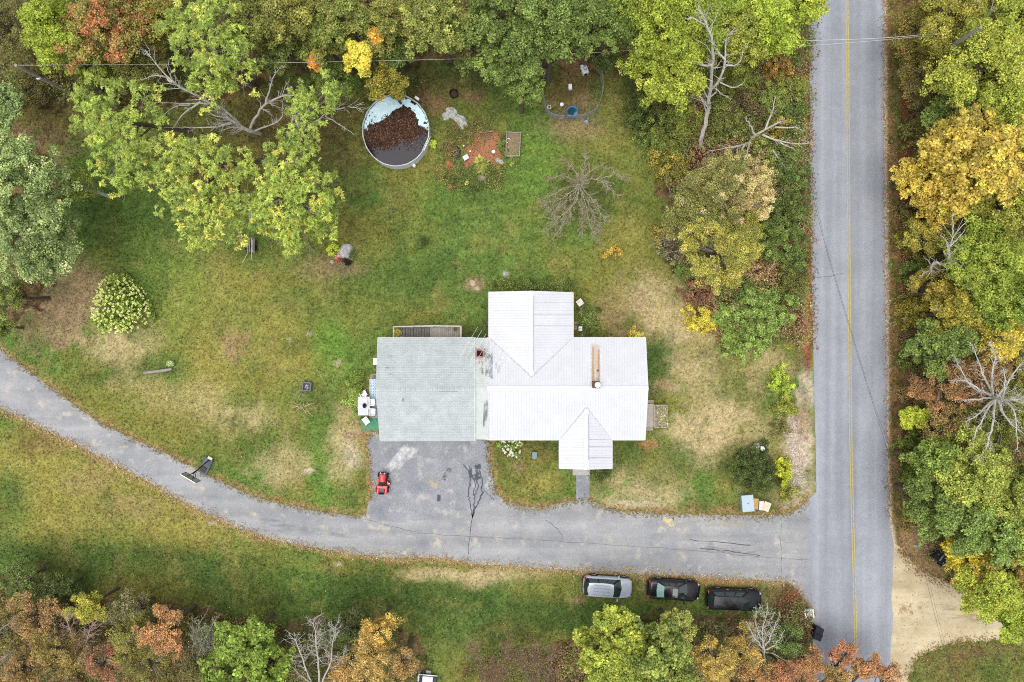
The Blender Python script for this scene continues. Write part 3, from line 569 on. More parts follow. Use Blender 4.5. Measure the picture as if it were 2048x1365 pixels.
def tree(px, py, rp, h, style, c1, c2, name, label, c3=None, p3=0., bark=None, dens=1.0, group=None, size=None, lobes=None, rz=None, seed=None, lean=(0, 0), zc=None):
    """broadleaf tree whose crown centre sits at photo pixel px,py; rp crown radius in photo pixels"""
    rng = np.random.default_rng(int(px * 7 + py * 13) if seed is None else seed)
    if c1[0] > 1.12 * c1[1]: c2 = tuple(.6 * a + .4 * b for a, b in zip(c2, (118, 116, 58)))
    zc_ = zc or h * .68; k = (H - zc_) / H; Rm = rp / S * k * (1.0 if lobes is not None or style == 'p' else .85 if px < 1290 and py < 1150 else .94 if px < 1780 and py > 1150 else 1.0); c = W(px, py, zc_); Rz = rz or min(h * .38, Rm * 1.0)
    base = Vector((c.x + lean[0], c.y + lean[1], 0)); t = thing(name, label, 'tree' if 'shrub' not in name and 'bush' not in name else 'shrub', base, 0, group)
    LC, LR = [], []
    if lobes is None:
        nl = int(np.clip(7 + Rm * 3.4, 7, 22))
        for i in range(nl):
            a = i * 2.4 + rng.uniform(0, 1); zz = rng.uniform(-.7, .78); q = math.sqrt(max(0, 1 - zz * zz))
            ext = rng.uniform(.35, .98)
            LC.append((c.x + Rm * ext * q * math.cos(a), c.y + Rm * ext * q * math.sin(a), c.z + Rz * .6 * zz)); LR.append(Rm * rng.uniform(.2, .38))
        LC.append((c.x + rng.normal(0, .2), c.y + rng.normal(0, .2), c.z + Rz * .5)); LR.append(Rm * .36)
    else:
        for (lx, ly, lr, lz) in lobes:
            w = W(lx, ly, lz); LC.append(tuple(w)); LR.append(lr / S * (H - lz) / H * .95)
    lv = Leaves(); nleaf = 0
    size = size or {'b': .155, 's': .12, 'f': .26, 'p': .15}[style]
    scrub = style == 's' and py > 1150
    if scrub: dens *= .62
    for lc, lr in zip(LC, LR):
        nc = max(5, int(10 * lr * lr * (.78 if style == 'f' else 1.5) + 5)); u = unit(nc, rng, -.45)
        far = np.where(rng.random(nc) < .16, rng.uniform(1.1, 1.5, nc), rng.uniform(.45, 1.05, nc)); C = np.array(lc) + u * (lr * far)[:, None] * np.array([1, 1, .72])
        rc = rng.uniform(.3, .52, nc) * min(1.2, .6 + lr * .4)
        n = {'b': 74, 's': 96, 'f': 48, 'p': 20}[style]
        clumps(lv, C, rc, max(4, int(n * dens)), size, c1, c2, style, rng, c3=c3, p3=p3)
    lv.build('crown', t)
    top = Vector((c.x, c.y, c.z + Rz * .3))
    tips = list(LC)
    tr_ = trunk_mesh(base, top, .06 + .016 * h, tips, rng, t, bark or M_BARK)
    if style in 'sp' or (style == 'f'):             # pale outer twigs that stick out of the leaves
        tw = MB(); c0 = Vector(c)
        for lc, lr in zip(LC, LR):
            for _ in range(4 if scrub else 2):
                d = (Vector(lc) - c0 + Vector((0, 0, .6)) + Vector(rng.normal(0, .7, 3))).normalized(); a = Vector(lc) - d * lr * .8; L_ = lr * rng.uniform(1.3, 2.1); b_ = a + d * L_
                tw.tube([Vector((c.x, c.y, c.z - .3)).lerp(a, .3), a, a.lerp(b_, .5) + Vector(rng.normal(0, .06, 3)), b_], [.03, .024, .016, .008], 4, False)
                for q in range(3):
                    s0 = a.lerp(b_, rng.uniform(.4, .9)); tw.tube([s0, s0 + (d + Vector(rng.normal(0, .55, 3))).normalized() * L_ * .35], [.011, .006], 4, False)
        tw.build('branches', M_GREYBARK if not scrub else M_TWIGP, t)
    return t
def shrub(px, py, rp, h, style, c1, c2, label, name='shrub', c3=None, p3=0., dens=1.0, sx=1.0, sy=1.0, size=.13, group=None, rot=0.0):
    rng = np.random.default_rng(int(px * 5 + py * 3)); c = W(px, py, h * .6); Rm = rp / S * (H - h * .6) / H
    t = thing(name, label, 'shrub', (c.x, c.y, 0), 0, group); lv = Leaves()
    nc = max(8, int(26 * Rm * Rm * sx * sy)); u = unit(nc, rng, -.1); rad = rng.uniform(.35, 1.0, nc) * (1 + .22 * np.sin(np.arctan2(u[:, 1], u[:, 0]) * 3 + px))
    X = u[:, 0] * rad * Rm * sx; Y = u[:, 1] * rad * Rm * sy; cr, sr = math.cos(rot), math.sin(rot)
    C = np.stack([c.x + X * cr - Y * sr, c.y + X * sr + Y * cr, .15 + u[:, 2].clip(0) * rad * h * .85], 1)
    clumps(lv, C, rng.uniform(.18, .34, nc) * min(1.3, .7 + Rm * .3), max(5, int({'b': 40, 's': 66, 'f': 32, 'p': 16}[style] * dens)), size, c1, c2, style, rng, c3=c3, p3=p3)
    lv.build('foliage', t); mb = MB()
    for k in range(6):
        a = R(0, 6.28); q = R(.2, .7) * Rm; mb.tube([(c.x + .05 * math.cos(a), c.y + .05 * math.sin(a), 0), (c.x + q * .5 * math.cos(a), c.y + q * .5 * math.sin(a), h * .4), (c.x + q * math.cos(a), c.y + q * math.sin(a), h * .75)], [.03, .02, .008], 5, False)
    mb.build('stem', M_BARK, t); return t
def bare_tree(label, base, limbs, m, r0=.14, twigs=7, tl=.4, name='bare_tree', group=None, twig_m=None, up=.25, sub=3, seed=1, foliage=None):
    """leafless tree: limbs are polylines of photo pixels with heights (px, py, z)"""
    rng = np.random.default_rng(seed); b = W(base[0], base[1], 0); t = thing(name, label, 'tree', b, 0, group); mb = MB(); tw = MB(); ends = []
    for li, limb in enumerate(limbs):
        r = r0 if li == 0 else r0 * .55
        if isinstance(limb[0], (int, float)): r, limb = limb[0], limb[1:]
        P = [Vector(p) for p in spline([tuple(W(*q)) for q in limb], 4)]; n = len(P)
        for p in P[1:-1]: p += Vector(rng.normal(0, .035, 3))
        mb.tube(P, [max(.016, r * (1 - .85 * i / (n - 1))) for i in range(n)], 6)
        Ltot = sum((P[i + 1] - P[i]).length for i in range(n - 1))
        for k in range(int(twigs * max(1, Ltot / 3))):
            f = rng.uniform(.22, 1.0); i = min(n - 2, int(f * (n - 1))); p = P[i].lerp(P[i + 1], f * (n - 1) - i); d = (P[i + 1] - P[i]).normalized()
            sd_ = Vector(rng.normal(0, 1, 3)); sd_ = (sd_ - d * sd_.dot(d)).normalized(); dr = (d * .8 + sd_ * .75 + Vector((0, 0, up))).normalized()
            L = tl * Ltot * rng.uniform(.25, .7) * (1.15 - .6 * f); q1 = p + dr * L * .5 + Vector(rng.normal(0, .06, 3)) * L; q2 = p + (dr + Vector(rng.normal(0, .25, 3))).normalized() * L
            rr = max(.013, r * (1 - .85 * f) * .5); mb.tube([p, q1, q2], [rr, max(.012, rr * .6), .009], 5, False); ends += [q1, q2]
            for s_ in range(sub):
                o = p.lerp(q1, rng.uniform(.4, 1)) if rng.random() < .5 else q1.lerp(q2, rng.random()); dd = (dr + Vector(rng.normal(0, .55, 3))).normalized()
                e = o + dd * L * rng.uniform(.2, .45); tw.tube([o, o.lerp(e, .5) + Vector(rng.normal(0, .03, 3)), e], [.011, .009, .006], 4, False); ends.append(e)
    if twig_m in (None, m): mb.add(tw.v, tw.f); tw = MB()
    mb.build('trunk', m, t, True)
    if tw.v: tw.build('crown', twig_m, t)
    if foliage:
        c1, c2, n, sz = foliage; lv = Leaves(); C = np.array([tuple(e) for e in ends]); clumps(lv, C, np.full(len(C), .16), n, sz, c1, c2, 's', rng); lv.build('foliage', t)
    return t
def undergrowth(poly, n, pal, label, hmax=1.2, size=.2, seed=3, clump=9, name='undergrowth'):
    rng = np.random.default_rng(seed); xs = [p[0] for p in poly]; ys = [p[1] for p in poly]
    px = rng.uniform(min(xs), max(xs), n); py = rng.uniform(min(ys), max(ys), n); k = in_poly(px, py, poly) & ~on_hard(px, py); px, py = px[k], py[k]; n = len(px)
    hn = fbm(px, py, 1 / 40, 1, 3); z = hmax * sstep(.3, .7, hn) * rng.uniform(.2, 1, n); sel = fbm(px, py, 1 / 55, 3, 3) + rng.normal(0, .06, n)
    sel = np.clip((sel - .28) / .44, 0, .999); ip = (sel * len(pal)).astype(int); base = np.array([leafc(c) for c in pal])[ip]
    C = np.stack([(px - 1024) / S, -(py - 682.5) / S, z + .1], 1); ci = np.repeat(np.arange(n), clump); m = len(ci)
    P = C[ci] + rng.normal(0, .2, (m, 3)) * [1, 1, .5]; P[:, 2] = P[:, 2].clip(.03); col = base[ci] * (rng.lognormal(0, .16, n)[ci] * rng.lognormal(0, .24, m))[:, None]
    L = size * rng.uniform(.6, 1.4, m); lv = Leaves(); lv.add(P, rng.normal(0, 1, (m, 3)) * [1, 1, .45], np.array([0, 0, .9]) + rng.normal(0, .5, (m, 3)), L, L * rng.uniform(.4, .8, m), col)
    tag(lv.build(name), label, 'undergrowth', kind='stuff')

brn, olv, dkg, mid, rst, gld = (104, 84, 58), (104, 104, 54), (64, 84, 42), (92, 112, 52), (134, 84, 56), (160, 132, 52)
undergrowth([(-60, -80), (1616, -80), (1612, 140), (1300, 150), (1235, 140), (1000, 112), (850, 118), (700, 140), (560, 140), (460, 190), (300, 205), (160, 205), (0, 215), (-60, 240)], 15000, [(78, 98, 48), olv, (104, 122, 56), (112, 96, 62), (122, 120, 60)], 'dark understorey growth below the trees along the top', 4.0, .18, 21)
undergrowth([(1300, 150), (1612, 120), (1612, 690), (1440, 690), (1380, 600), (1345, 480), (1330, 300), (1285, 200)], 8000, [(92, 108, 56), (130, 128, 68), (118, 134, 64), (134, 114, 80), (142, 134, 74), (150, 106, 78)], 'mixed brown and green thicket between lawn and road', 2.0, .14, 22)
undergrowth([(1805, -80), (2120, -80), (2120, 1215), (1990, 1196), (1905, 1160), (1855, 1120), (1832, 1060), (1818, 900), (1812, 500)], 15000, [(124, 104, 72), (118, 118, 60), (84, 102, 50), (140, 98, 68), (126, 122, 62), (104, 122, 56)], 'brown and rusty understorey along the right hand woods', 3.0, .16, 23)
undergrowth([(-60, 1165), (60, 1155), (200, 1195), (380, 1215), (560, 1245), (580, 1440), (-60, 1440)], 9000, [(124, 118, 64), (128, 104, 74), (84, 96, 50), (146, 104, 80), (124, 118, 64)], 'rusty and olive scrub below the lower left trees', 3.6, .16, 24)
undergrowth([(560, 1260), (700, 1225), (800, 1250), (845, 1310), (845, 1440), (560, 1440)], 1800, [dkg, olv, dkg, mid], 'dark green scrub under the bottom birch', 2.4, .15, 25)
undergrowth([(1110, 1300), (1200, 1255), (1330, 1235), (1540, 1235), (1600, 1190), (1622, 1275), (1626, 1440), (1080, 1440)], 7000, [(120, 118, 62), (84, 102, 50), (128, 108, 76), (146, 104, 76), (120, 118, 62)], 'tangled scrub between parked cars and the bottom edge', 2.2, .15, 26)
undergrowth([(1818, 1380), (1840, 1340), (1862, 1318), (1885, 1306), (1905, 1296), (1930, 1294), (1955, 1287), (1985, 1292), (2120, 1300), (2120, 1440), (1790, 1440)], 600, [olv, (112,110,60), dkg, brn, rst], 'dark rough meadow beyond the sandy turnout', .3, .09, 27, 6, 'meadow')
undergrowth([(930, 1330), (1000, 1300), (1110, 1300), (1130, 1440), (900, 1440)], 900, [brn, rst, brn, olv], 'brown brushy growth at the bottom edge', 1.2, .15, 28)
undergrowth([(1570, 1170), (1600, 1185), (1618, 1235), (1622, 1280), (1560, 1290), (1540, 1230)], 900, [rst, brn, olv, brn], 'rust brown weeds beside the road below the driveway', .8, .12, 29)
undergrowth([(1795, 300), (1812, 300), (1826, 900), (1834, 1050), (1815, 1050), (1800, 700)], 900, [(148, 98, 74), (136, 76, 58), (124, 110, 70), (140, 110, 80)], 'strip of rust red weeds along the right verge', .6, .12, 30)
undergrowth([(860, 330), (905, 335), (940, 330), (1000, 325), (1010, 345), (1000, 380), (940, 388), (890, 372)], 760, [(84, 104, 52), (132, 128, 66), (112, 130, 62), (150, 104, 70), (166, 146, 64), (96, 110, 54)], 'flower bed foliage around the lower garden edge', .5, .10, 31)
undergrowth([(900, 250), (955, 240), (990, 240), (965, 290), (930, 300), (905, 330), (880, 300)], 460, [(126, 122, 64), (120, 100, 68), (88, 104, 52), (140, 96, 66)], 'weedy planting behind the mulch patch', .4, .11, 32)
undergrowth([(980, 565), (1146, 565), (1150, 583), (980, 583)], 480, [dkg, (120, 128, 62), mid], 'green bed along the back wall', .5, .12, 33)
undergrowth([(1150, 600), (1172, 600), (1198, 650), (1196, 672), (1155, 672)], 260, [mid, dkg, mid], 'green ground cover beside the stone edging', .4, .1, 34)
undergrowth([(930, 652), (976, 640), (976, 676), (926, 676)], 60, [brn, dkg, rst], 'dead plants in the corner by the deck', .4, .1, 35)
undergrowth([(1180, 935), (1235, 905), (1250, 940), (1180, 965)], 160, [dkg, dkg, mid], 'low dark planting beside the porch', .4, .1, 36)
# ------------------------------------------------------------------ the house
EZ, RZ = 2.7, 4.0
def metal_mat(name, c):
    return mat(name, c, .5, .035, .7, spec=.4, fine=.02)
M_WROOF = metal_mat('white_roof_metal', (196, 197, 200))
M_WTRIM = mat('white_trim', (220, 220, 221), .5, .04, 2)
M_SIDING = mat('white_siding', (212, 211, 206), .7, .05, 1)
M_GLASS = mat('window_glass', (40, 46, 52), .06, .1, 1, spec=.8)
M_CREAM = mat('cream_metal', (184, 188, 184), .55, .06, 2)
def shingle_mat():
    m = bpy.data.materials.new('roof_shingle'); m.use_nodes = True; nt = m.node_tree; N = nt.nodes; L = nt.links; b = N['Principled BSDF']; b.inputs['Roughness'].default_value = .95; b.inputs['Specular IOR Level'].default_value = .1
    tc = N.new('ShaderNodeTexCoord'); br = N.new('ShaderNodeTexBrick'); br.inputs['Scale'].default_value = 1.0; br.inputs['Brick Width'].default_value = .30; br.inputs['Row Height'].default_value = .145; br.inputs['Mortar Size'].default_value = .010
    br.inputs['Color1'].default_value = (*lin((168, 174, 173)), 1); br.inputs['Color2'].default_value = (*lin((177, 183, 181)), 1); br.inputs['Mortar'].default_value = (*lin((146, 152, 152)), 1); br.inputs['Bias'].default_value = .1
    L.new(tc.outputs['Object'], br.inputs['Vector']); nz = N.new('ShaderNodeTexNoise'); nz.inputs['Scale'].default_value = 1.1; nz.inputs['Detail'].default_value = 6; L.new(tc.outputs['Object'], nz.inputs['Vector'])
    mr = N.new('ShaderNodeMapRange'); mr.inputs['From Min'].default_value = .3; mr.inputs['From Max'].default_value = .7; mr.inputs['To Min'].default_value = .9; mr.inputs['To Max'].default_value = 1.08; L.new(nz.outputs['Fac'], mr.inputs['Value'])
    n2 = N.new('ShaderNodeTexNoise'); n2.inputs['Scale'].default_value = 22; L.new(tc.outputs['Object'], n2.inputs['Vector']); m2 = N.new('ShaderNodeMapRange'); m2.inputs['From Min'].default_value = .3; m2.inputs['From Max'].default_value = .7; m2.inputs['To Min'].default_value = .9; m2.inputs['To Max'].default_value = 1.1; L.new(n2.outputs['Fac'], m2.inputs['Value'])
    mu = N.new('ShaderNodeMath'); mu.operation = 'MULTIPLY'; L.new(mr.outputs[0], mu.inputs[0]); L.new(m2.outputs[0], mu.inputs[1])
    sc = N.new('ShaderNodeVectorMath'); sc.operation = 'SCALE'; L.new(br.outputs['Color'], sc.inputs[0]); L.new(mu.outputs[0], sc.inputs['Scale']); L.new(sc.outputs[0], b.inputs['Base Color']); return m
M_SHING = shingle_mat()
house = thing('house', 'single storey house with white ribbed metal roof and grey shingled wing', 'house', W(1063, 777, 0))
e, r = EZ, RZ
yE, yR, yS = 675, 777, 881                      # eave, ridge, south eave in photo pixels
def zN(py): return e + (r - e) * (py - yE) / (yR - yE)
def zS(py): return e + (r - e) * (yS - py) / (yS - yR)
za, zb = zN(755), zS(815)
xW = 974
main_n = [W(xW, yE, e), W(977, yE, e), W(1063, 755, za), W(1147, yE, e), W(1292, yE, e), W(1297, yR, r), W(xW, yR, r)]
main_s = [W(xW, yR, r), W(1297, yR, r), W(1291, yS, e), W(1225, yS, e), W(1173, 815, zb), W(1118, yS, e), W(xW, yS, e)]
wing_w = [W(977, 584, e), W(1063, 582, za), W(1063, 755, za), W(977, yE, e)]
wing_e = [W(1063, 582, za), W(1147, 585, e), W(1147, yE, e), W(1063, 755, za)]
por_w = [W(1118, yS, e), W(1173, 815, zb), W(1173, 940, zb), W(1118, 938, e)]
por_e = [W(1173, 815, zb), W(1225, yS, e), W(1225, 938, e), W(1173, 940, zb)]
mr_ = MB()
for p in (main_n, main_s, wing_w, wing_e, por_w, por_e): mr_.slab(p, .12)
# ribs, clipped at the valleys
px = xW + 5
while px < 1291:
    y0 = yE
    if 977 <= px <= 1063: y0 = yE + (px - 977) / 86 * 80
    elif 1063 < px <= 1147: y0 = yE + (1147 - px) / 84 * 80
    mr_.bar(W(px, y0 + (4 if y0 > yE else 0), zN(y0 + (4 if y0 > yE else 0))), W(px + 3 * (px > 1280), yR, r), .05, .022)
    y1 = yS
    if 1118 <= px <= 1173: y1 = yS - (px - 1118) / 55 * 66
    elif 1173 < px <= 1225: y1 = yS - (1225 - px) / 52 * 66
    mr_.bar(W(px, yR, r), W(px, y1 - (4 if y1 < yS else 0), zS(y1 - (4 if y1 < yS else 0))), .05, .022)
    px += 5.3
py = 590
while py < 752:
    f = max(0, (py - yE) / 80); xl, xr = 977 + 86 * f, 1147 - 84 * f
    mr_.bar(W(xl + (4 if f else 0), py, e + (za - e) * (xl + (4 if f else 0) - 977) / 86), W(1063, py, za), .05, .022); mr_.bar(W(1063, py, za), W(xr - (4 if f else 0), py, e + (za - e) * (1147 - xr + (4 if f else 0)) / 84), .05, .022); py += 5.3
py = 822
while py < 938:
    f = max(0, (yS - py) / 66); xl, xr = 1118 + 55 * f, 1225 - 52 * f
    mr_.bar(W(xl + (3 if f else 0), py, e + (zb - e) * (xl + (3 if f else 0) - 1118) / 55), W(1173, py, zb), .05, .022); mr_.bar(W(1173, py, zb), W(xr - (3 if f else 0), py, e + (zb - e) * (1225 - xr + (3 if f else 0)) / 52), .05, .022); py += 5.3
roof = mr_.build('roof', M_WROOF, house)
rc = MB()
def cap(a, b, hw, dz=.034):                      # folded ridge cap: two strips
    a, b = Vector(a), Vector(b); t = (b - a).normalized(); s_ = Vector((-t.y, t.x, 0)); dn = Vector((0, 0, -hw * .27)); up = Vector((0, 0, dz))
    vs = [a + up, b + up, b + s_ * hw + dn + up, a + s_ * hw + dn + up, b - s_ * hw + dn + up, a - s_ * hw + dn + up]
    rc.add(vs, [(0, 1, 2, 3), (1, 0, 5, 4)])
cap(W(xW, yR, r), W(1297, yR, r), .2); cap(W(1063, 582, za), W(1063, 752, za), .2); cap(W(1173, 818, zb), W(1173, 940, zb), .2)
rc.build('ridge_cap', mat('ridge_cap_metal', (202, 203, 206), .45, .03, 2), roof)
M_VALLEY = mat('valley_flashing', (182, 183, 185), .6, .12, 3)
for a, b in ((W(980, yE + 2, e + .04), W(1063, 755, za + .045)), (W(1144, yE + 2, e + .04), W(1063, 755, za + .045)), (W(1121, yS - 3, e + .04), W(1173, 815, zb + .045)), (W(1222, yS - 3, e + .04), W(1173, 815, zb + .045))): MB().bar(a, b, .14, .012).build('valley', M_VALLEY, roof)
sl = MB()                                        # open joints in the sheeting that read as thin dark lines
for a, b in ((W(1067, 592, za - .02), W(1067, 742, za - .02)), (W(1177, 828, zb - .02), W(1177, 920, zb - .02))): MB().bar(a, b, .018, .05).build('sheet_lap', mat('lap_gap', (120, 122, 126), .7), roof)
for yy in (606, 630, 652): MB().bar(W(1068, yy, za - .04), W(1146, yy, e + .02), .006, .024).build('seam', MATS['lap_gap'], roof)
for yy in (894, 916, 880): MB().bar(W(1178, yy, zb - .04), W(1224, yy, e + .02), .007, .024).build('seam', MATS['lap_gap'], roof)
fc = MB()                                        # fascia boards under the edges
def fascia(a, b): 
    a, b = Vector(a), Vector(b); t = (b - a).normalized(); s_ = Vector((-t.y, t.x, 0)) * .015; d = Vector((0, 0, -.2)); u = Vector((0, 0, -.02))
    fc.add([a - s_ + u, b - s_ + u, b + s_ + u, a + s_ + u, a - s_ + d, b - s_ + d, b + s_ + d, a + s_ + d], [(0, 1, 2, 3), (7, 6, 5, 4), (0, 4, 5, 1), (1, 5, 6, 2), (2, 6, 7, 3), (3, 7, 4, 0)])
for a, b in (((977, 586, e), (977, 674, e)), ((1147, 587, e), (1147, 674, e)), ((1148, 675, e), (1291, 675, e)), ((1226, 881, e), (1290, 881, e)), ((980, 881, e), (1117, 881, e)), ((1118, 883, e), (1118, 937, e)), ((1225, 883, e), (1225, 937, e)), ((1291.5, 677, e), (1296.5, 776, r)), ((1296.5, 778, r), (1290.5, 879, e)), ((979, 584.3, e), (1062, 582.4, za)), ((1064, 582.4, za), (1146, 585.2, e)), ((1119, 937.6, e), (1172, 939.6, zb)), ((1174, 939.6, zb), (1224, 937.6, e))): fascia(W(*a), W(*b))
fc.build('fascia', M_WTRIM, house)
# walls
def walls(mb, x0, y0, x1, y1, zt, gables=()):
    a, b = W(x0, y0, zt), W(x1, y1, zt); t = .15
    xs0, xs1, ys0, ys1 = min(a.x, b.x), max(a.x, b.x), min(a.y, b.y), max(a.y, b.y)
    for c, d in ((((xs0 + xs1) / 2, ys0 + t / 2, zt / 2), (xs1 - xs0, t, zt)), (((xs0 + xs1) / 2, ys1 - t / 2, zt / 2), (xs1 - xs0, t, zt)), ((xs0 + t / 2, (ys0 + ys1) / 2, zt / 2), (t, ys1 - ys0 - 2 * t, zt)), ((xs1 - t / 2, (ys0 + ys1) / 2, zt / 2), (t, ys1 - ys0 - 2 * t, zt))): mb.box(c, d)
    for g, top in gables:
        if g in 'EW':
            x = xs1 - t / 2 if g == 'E' else xs0 + t / 2; tri = [(x - .07, ys0, zt), (x - .07, ys1, zt), (x - .07, (ys0 + ys1) / 2, top)]; mb.add(tri + [(p[0] + .14, p[1], p[2]) for p in tri], [(0, 1, 2), (5, 4, 3), (0, 3, 4, 1), (1, 4, 5, 2), (2, 5, 3, 0)])
        else:
            y = ys1 - t / 2 if g == 'N' else ys0 + t / 2; tri = [(xs0, y - .07, zt), (xs1, y - .07, zt), ((xs0 + xs1) / 2, y - .07, top)]; mb.add(tri + [(p[0], p[1] + .14, p[2]) for p in tri], [(0, 1, 2), (5, 4, 3), (0, 3, 4, 1), (1, 4, 5, 2), (2, 5, 3, 0)])
    return xs0, xs1, ys0, ys1
wl = MB(); walls(wl, 957, 683, 1284, 873, EZ - .14, (('E', RZ - .28),)); walls(wl, 985, 592, 1139, 676, EZ - .14, (('N', za - .28),)); walls(wl, 1125, 880, 1218, 930, EZ - .14, (('S', zb - .28),))
wl.build('wall', M_SIDING, house)
def window(c, w, h, ax, sgn, parent=house):
    c = Vector(c); f = MB(); p = MB(); d = .05
    def bx(mb, u, v, su, sv, off, th):
        pos = c + (Vector((u, off * sgn, v)) if ax == 'y' else Vector((off * sgn, u, v))); mb.box(pos, (su, th, sv) if ax == 'y' else (th, su, sv))
    bx(f, 0, h / 2, w + .14, .08, .02, d); bx(f, 0, -h / 2, w + .2, .08, .03, d + .04); bx(f, -w / 2, 0, .07, h - .08, .02, d); bx(f, w / 2, 0, .07, h - .08, .02, d); bx(f, 0, 0, w - .07, .05, .02, d)
    fo = f.build('window', M_WTRIM, parent); bx(p, 0, 0, w - .07, h - .08, .004, .02); p.build('pane', M_GLASS, fo)
ywS, ywN = W(0, 873, EZ - .14).y, W(0, 683, EZ - .14).y; xwE = W(1284, 0, EZ - .14).x; ynN = W(0, 592, EZ - .14).y
for pxx in (1030, 1085, 1255): window((W(pxx, 0, 1.5).x, ywS, 1.5), 1.0, 1.2, 'y', -1)
for pxx in (1180, 1240): window((W(pxx, 0, 1.5).x, ywN, 1.5), 1.0, 1.2, 'y', 1)
for pyy in (720, 840): window((xwE, W(0, pyy, 1.5).y, 1.5), .9, 1.2, 'x', 1)
for pxx in (1025, 1095): window((W(pxx, 0, 1.5).x, ynN, 1.5), 1.0, 1.2, 'y', 1)
dr = MB(); ysp = W(0, 930, EZ - .14).y; dx = W(1168, 0, 1).x; dr.box((dx, ysp - .02, 1.05), (.95, .06, 2.05)); do = dr.build('door', mat('porch_door', (120, 58, 50), .5, .1, 2), house)
MB().lathe((dx + .38, ysp - .08, 1.0), [(.0, -.03), (.035, -.02), (.035, .02), (0, .03)], 10).build('handle', mat('brass', (180, 150, 80), .3, .1, 2, metal=.9), do)
st = MB(); st.bbox((W(1163, 0, .2).x, W(0, 941, .2).y, .10), (1.6, .9, .2), .02); st.build('doorstep', mat('concrete', (170, 166, 158), .9, .1, 4, fine=.1), house)
# west link between metal roof and garage: cream panel falling toward the metal roof, grey stained valley
lk = MB(); g1 = [W(951, 676, e + .05), W(951, yR, r + .05), W(976, yR, r + .03), W(977, 676, e + .06)]; g2 = [W(951, yR, r + .05), W(951, 879, e + .05), W(977, 880, e + .06), W(976, yR, r + .03)]
for p in (g1, g2): lk.slab(p, .1)
for k in range(22):
    yy = 680 + k * 4.4; lk.bar(W(952, yy, zN(yy) + .05), W(969 - abs(yy - 700) * .02, yy, zN(yy) + .05), .03, .02)
link = lk.build('link_roof', M_CREAM, house)
eg = MB(); eg.tube([W(950, 675, e + .14), W(950, 777, r + .14), W(950, 882, e + .14)], .045, 6); eg.build('edge_trim', mat('pale_edge', (206, 216, 216), .6, .05, 2), link)
stain_sheet('roof_stain', stain_mat('moss_stain', (104, 116, 116), (1.0, .55, 1), .42, .6, .85), W(966, 776, r + .07), W(990, 776, r + .075), W(990, 690, zN(690) + .085), W(966, 690, zN(690) + .085), link)
stain_sheet('roof_stain', stain_mat('moss_stain_low', (110, 124, 122), (1.4, .4, 1), .42, .58, .85), W(962, 872, zS(872) + .085), W(978, 872, zS(872) + .085), W(978, 782, zS(782) + .085), W(966, 782, zS(782) + .085), link)
stain_sheet('roof_stain', stain_mat('leaf_stain', (120, 110, 94), (2.2, 1.2, 1), .5, .62, .8), W(953, 760, zN(760) + .09), W(970, 760, zN(760) + .09), W(970, 712, zN(712) + .09), W(953, 712, zN(712) + .09), link)
stain_sheet('roof_stain', stain_mat('grey_wash', (150, 156, 162), (3.5, .5, 1), .45, .7, .6), W(972, 772, zN(772) + .048), W(1016, 772, zN(772) + .048), W(1016, 712, zN(712) + .048), W(980, 696, zN(696) + .048), roof, edge=.4)
# rust streaks below the stove pipe
M_RUST = stain_mat('rust_stain', (188, 132, 72), (5, .5, 1), .2, .7, .6); M_TAN = stain_mat('tan_stain', (206, 184, 150), (2.5, .35, 1), .15, .6, .5)
for x0, x1, ya, mm, dz in ((1181, 1201, 680, M_TAN, .030), (1183, 1188, 688, M_RUST, .034), (1195, 1200, 690, M_RUST, .034)): stain_sheet('roof_stain', mm, W(x0, 777, zN(776) + dz), W(x1, 777, zN(776) + dz), W(x1, ya, zN(ya) + dz), W(x0, ya, zN(ya) + dz), roof, edge=.12)
ch = MB(); c0 = W(1192, 770, r + .3); ch.bbox((c0.x, c0.y, r + .1), (.56, .56, .9), .04); cho = ch.build('chimney', mat('rusty_flue_box', (112, 84, 62), .85, .25, 5, fine=.15), house)
MB().lathe((c0.x + .08, c0.y + .02, r + .5), [(.14, 0), (.14, .22), (.24, .25), (.25, .3), (.02, .36)], 18).build('chimney_cap', mat('cap_metal', (206, 204, 200), .4, .08, 3), cho)
pv = W(1196, 742, 3.8); MB().lathe((pv.x, pv.y, zN(742)), [(.10, 0), (.10, .05), (.055, .07), (.055, .35), (.04, .35), (.04, .2)], 14).build('vent_pipe', mat('vent_grey', (110, 112, 116), .5, .1, 3), house)
bc = W(960, 707, zN(707) + .6); bk = MB()
for k, (xx, yy, w_, d_) in enumerate(((-.3, 0, .12, .7), (.3, 0, .12, .7), (0, .29, .48, .12), (0, -.29, .48, .12))): bk.box((bc.x + xx, bc.y + yy, zN(707) + .2), (w_, d_, 1.3))
def brick_mat():
    m = bpy.data.materials.new('red_brick'); m.use_nodes = True; nt = m.node_tree; br = nt.nodes.new('ShaderNodeTexBrick'); tc = nt.nodes.new('ShaderNodeTexCoord'); br.inputs['Scale'].default_value = 1; br.inputs['Brick Width'].default_value = .2; br.inputs['Row Height'].default_value = .075; br.inputs['Mortar Size'].default_value = .008
    br.inputs['Color1'].default_value = (*lin((176, 96, 80)), 1); br.inputs['Color2'].default_value = (*lin((140, 78, 66)), 1); br.inputs['Mortar'].default_value = (*lin((150, 134, 120)), 1)
    mp = nt.nodes.new('ShaderNodeMapping'); mp.inputs['Rotation'].default_value = (math.radians(90), 0, 0); nt.links.new(tc.outputs['Object'], mp.inputs[0]); nt.links.new(mp.outputs[0], br.inputs['Vector']); nt.links.new(br.outputs['Color'], nt.nodes['Principled BSDF'].inputs['Base Color']); nt.nodes['Principled BSDF'].inputs['Roughness'].default_value = .9; return m
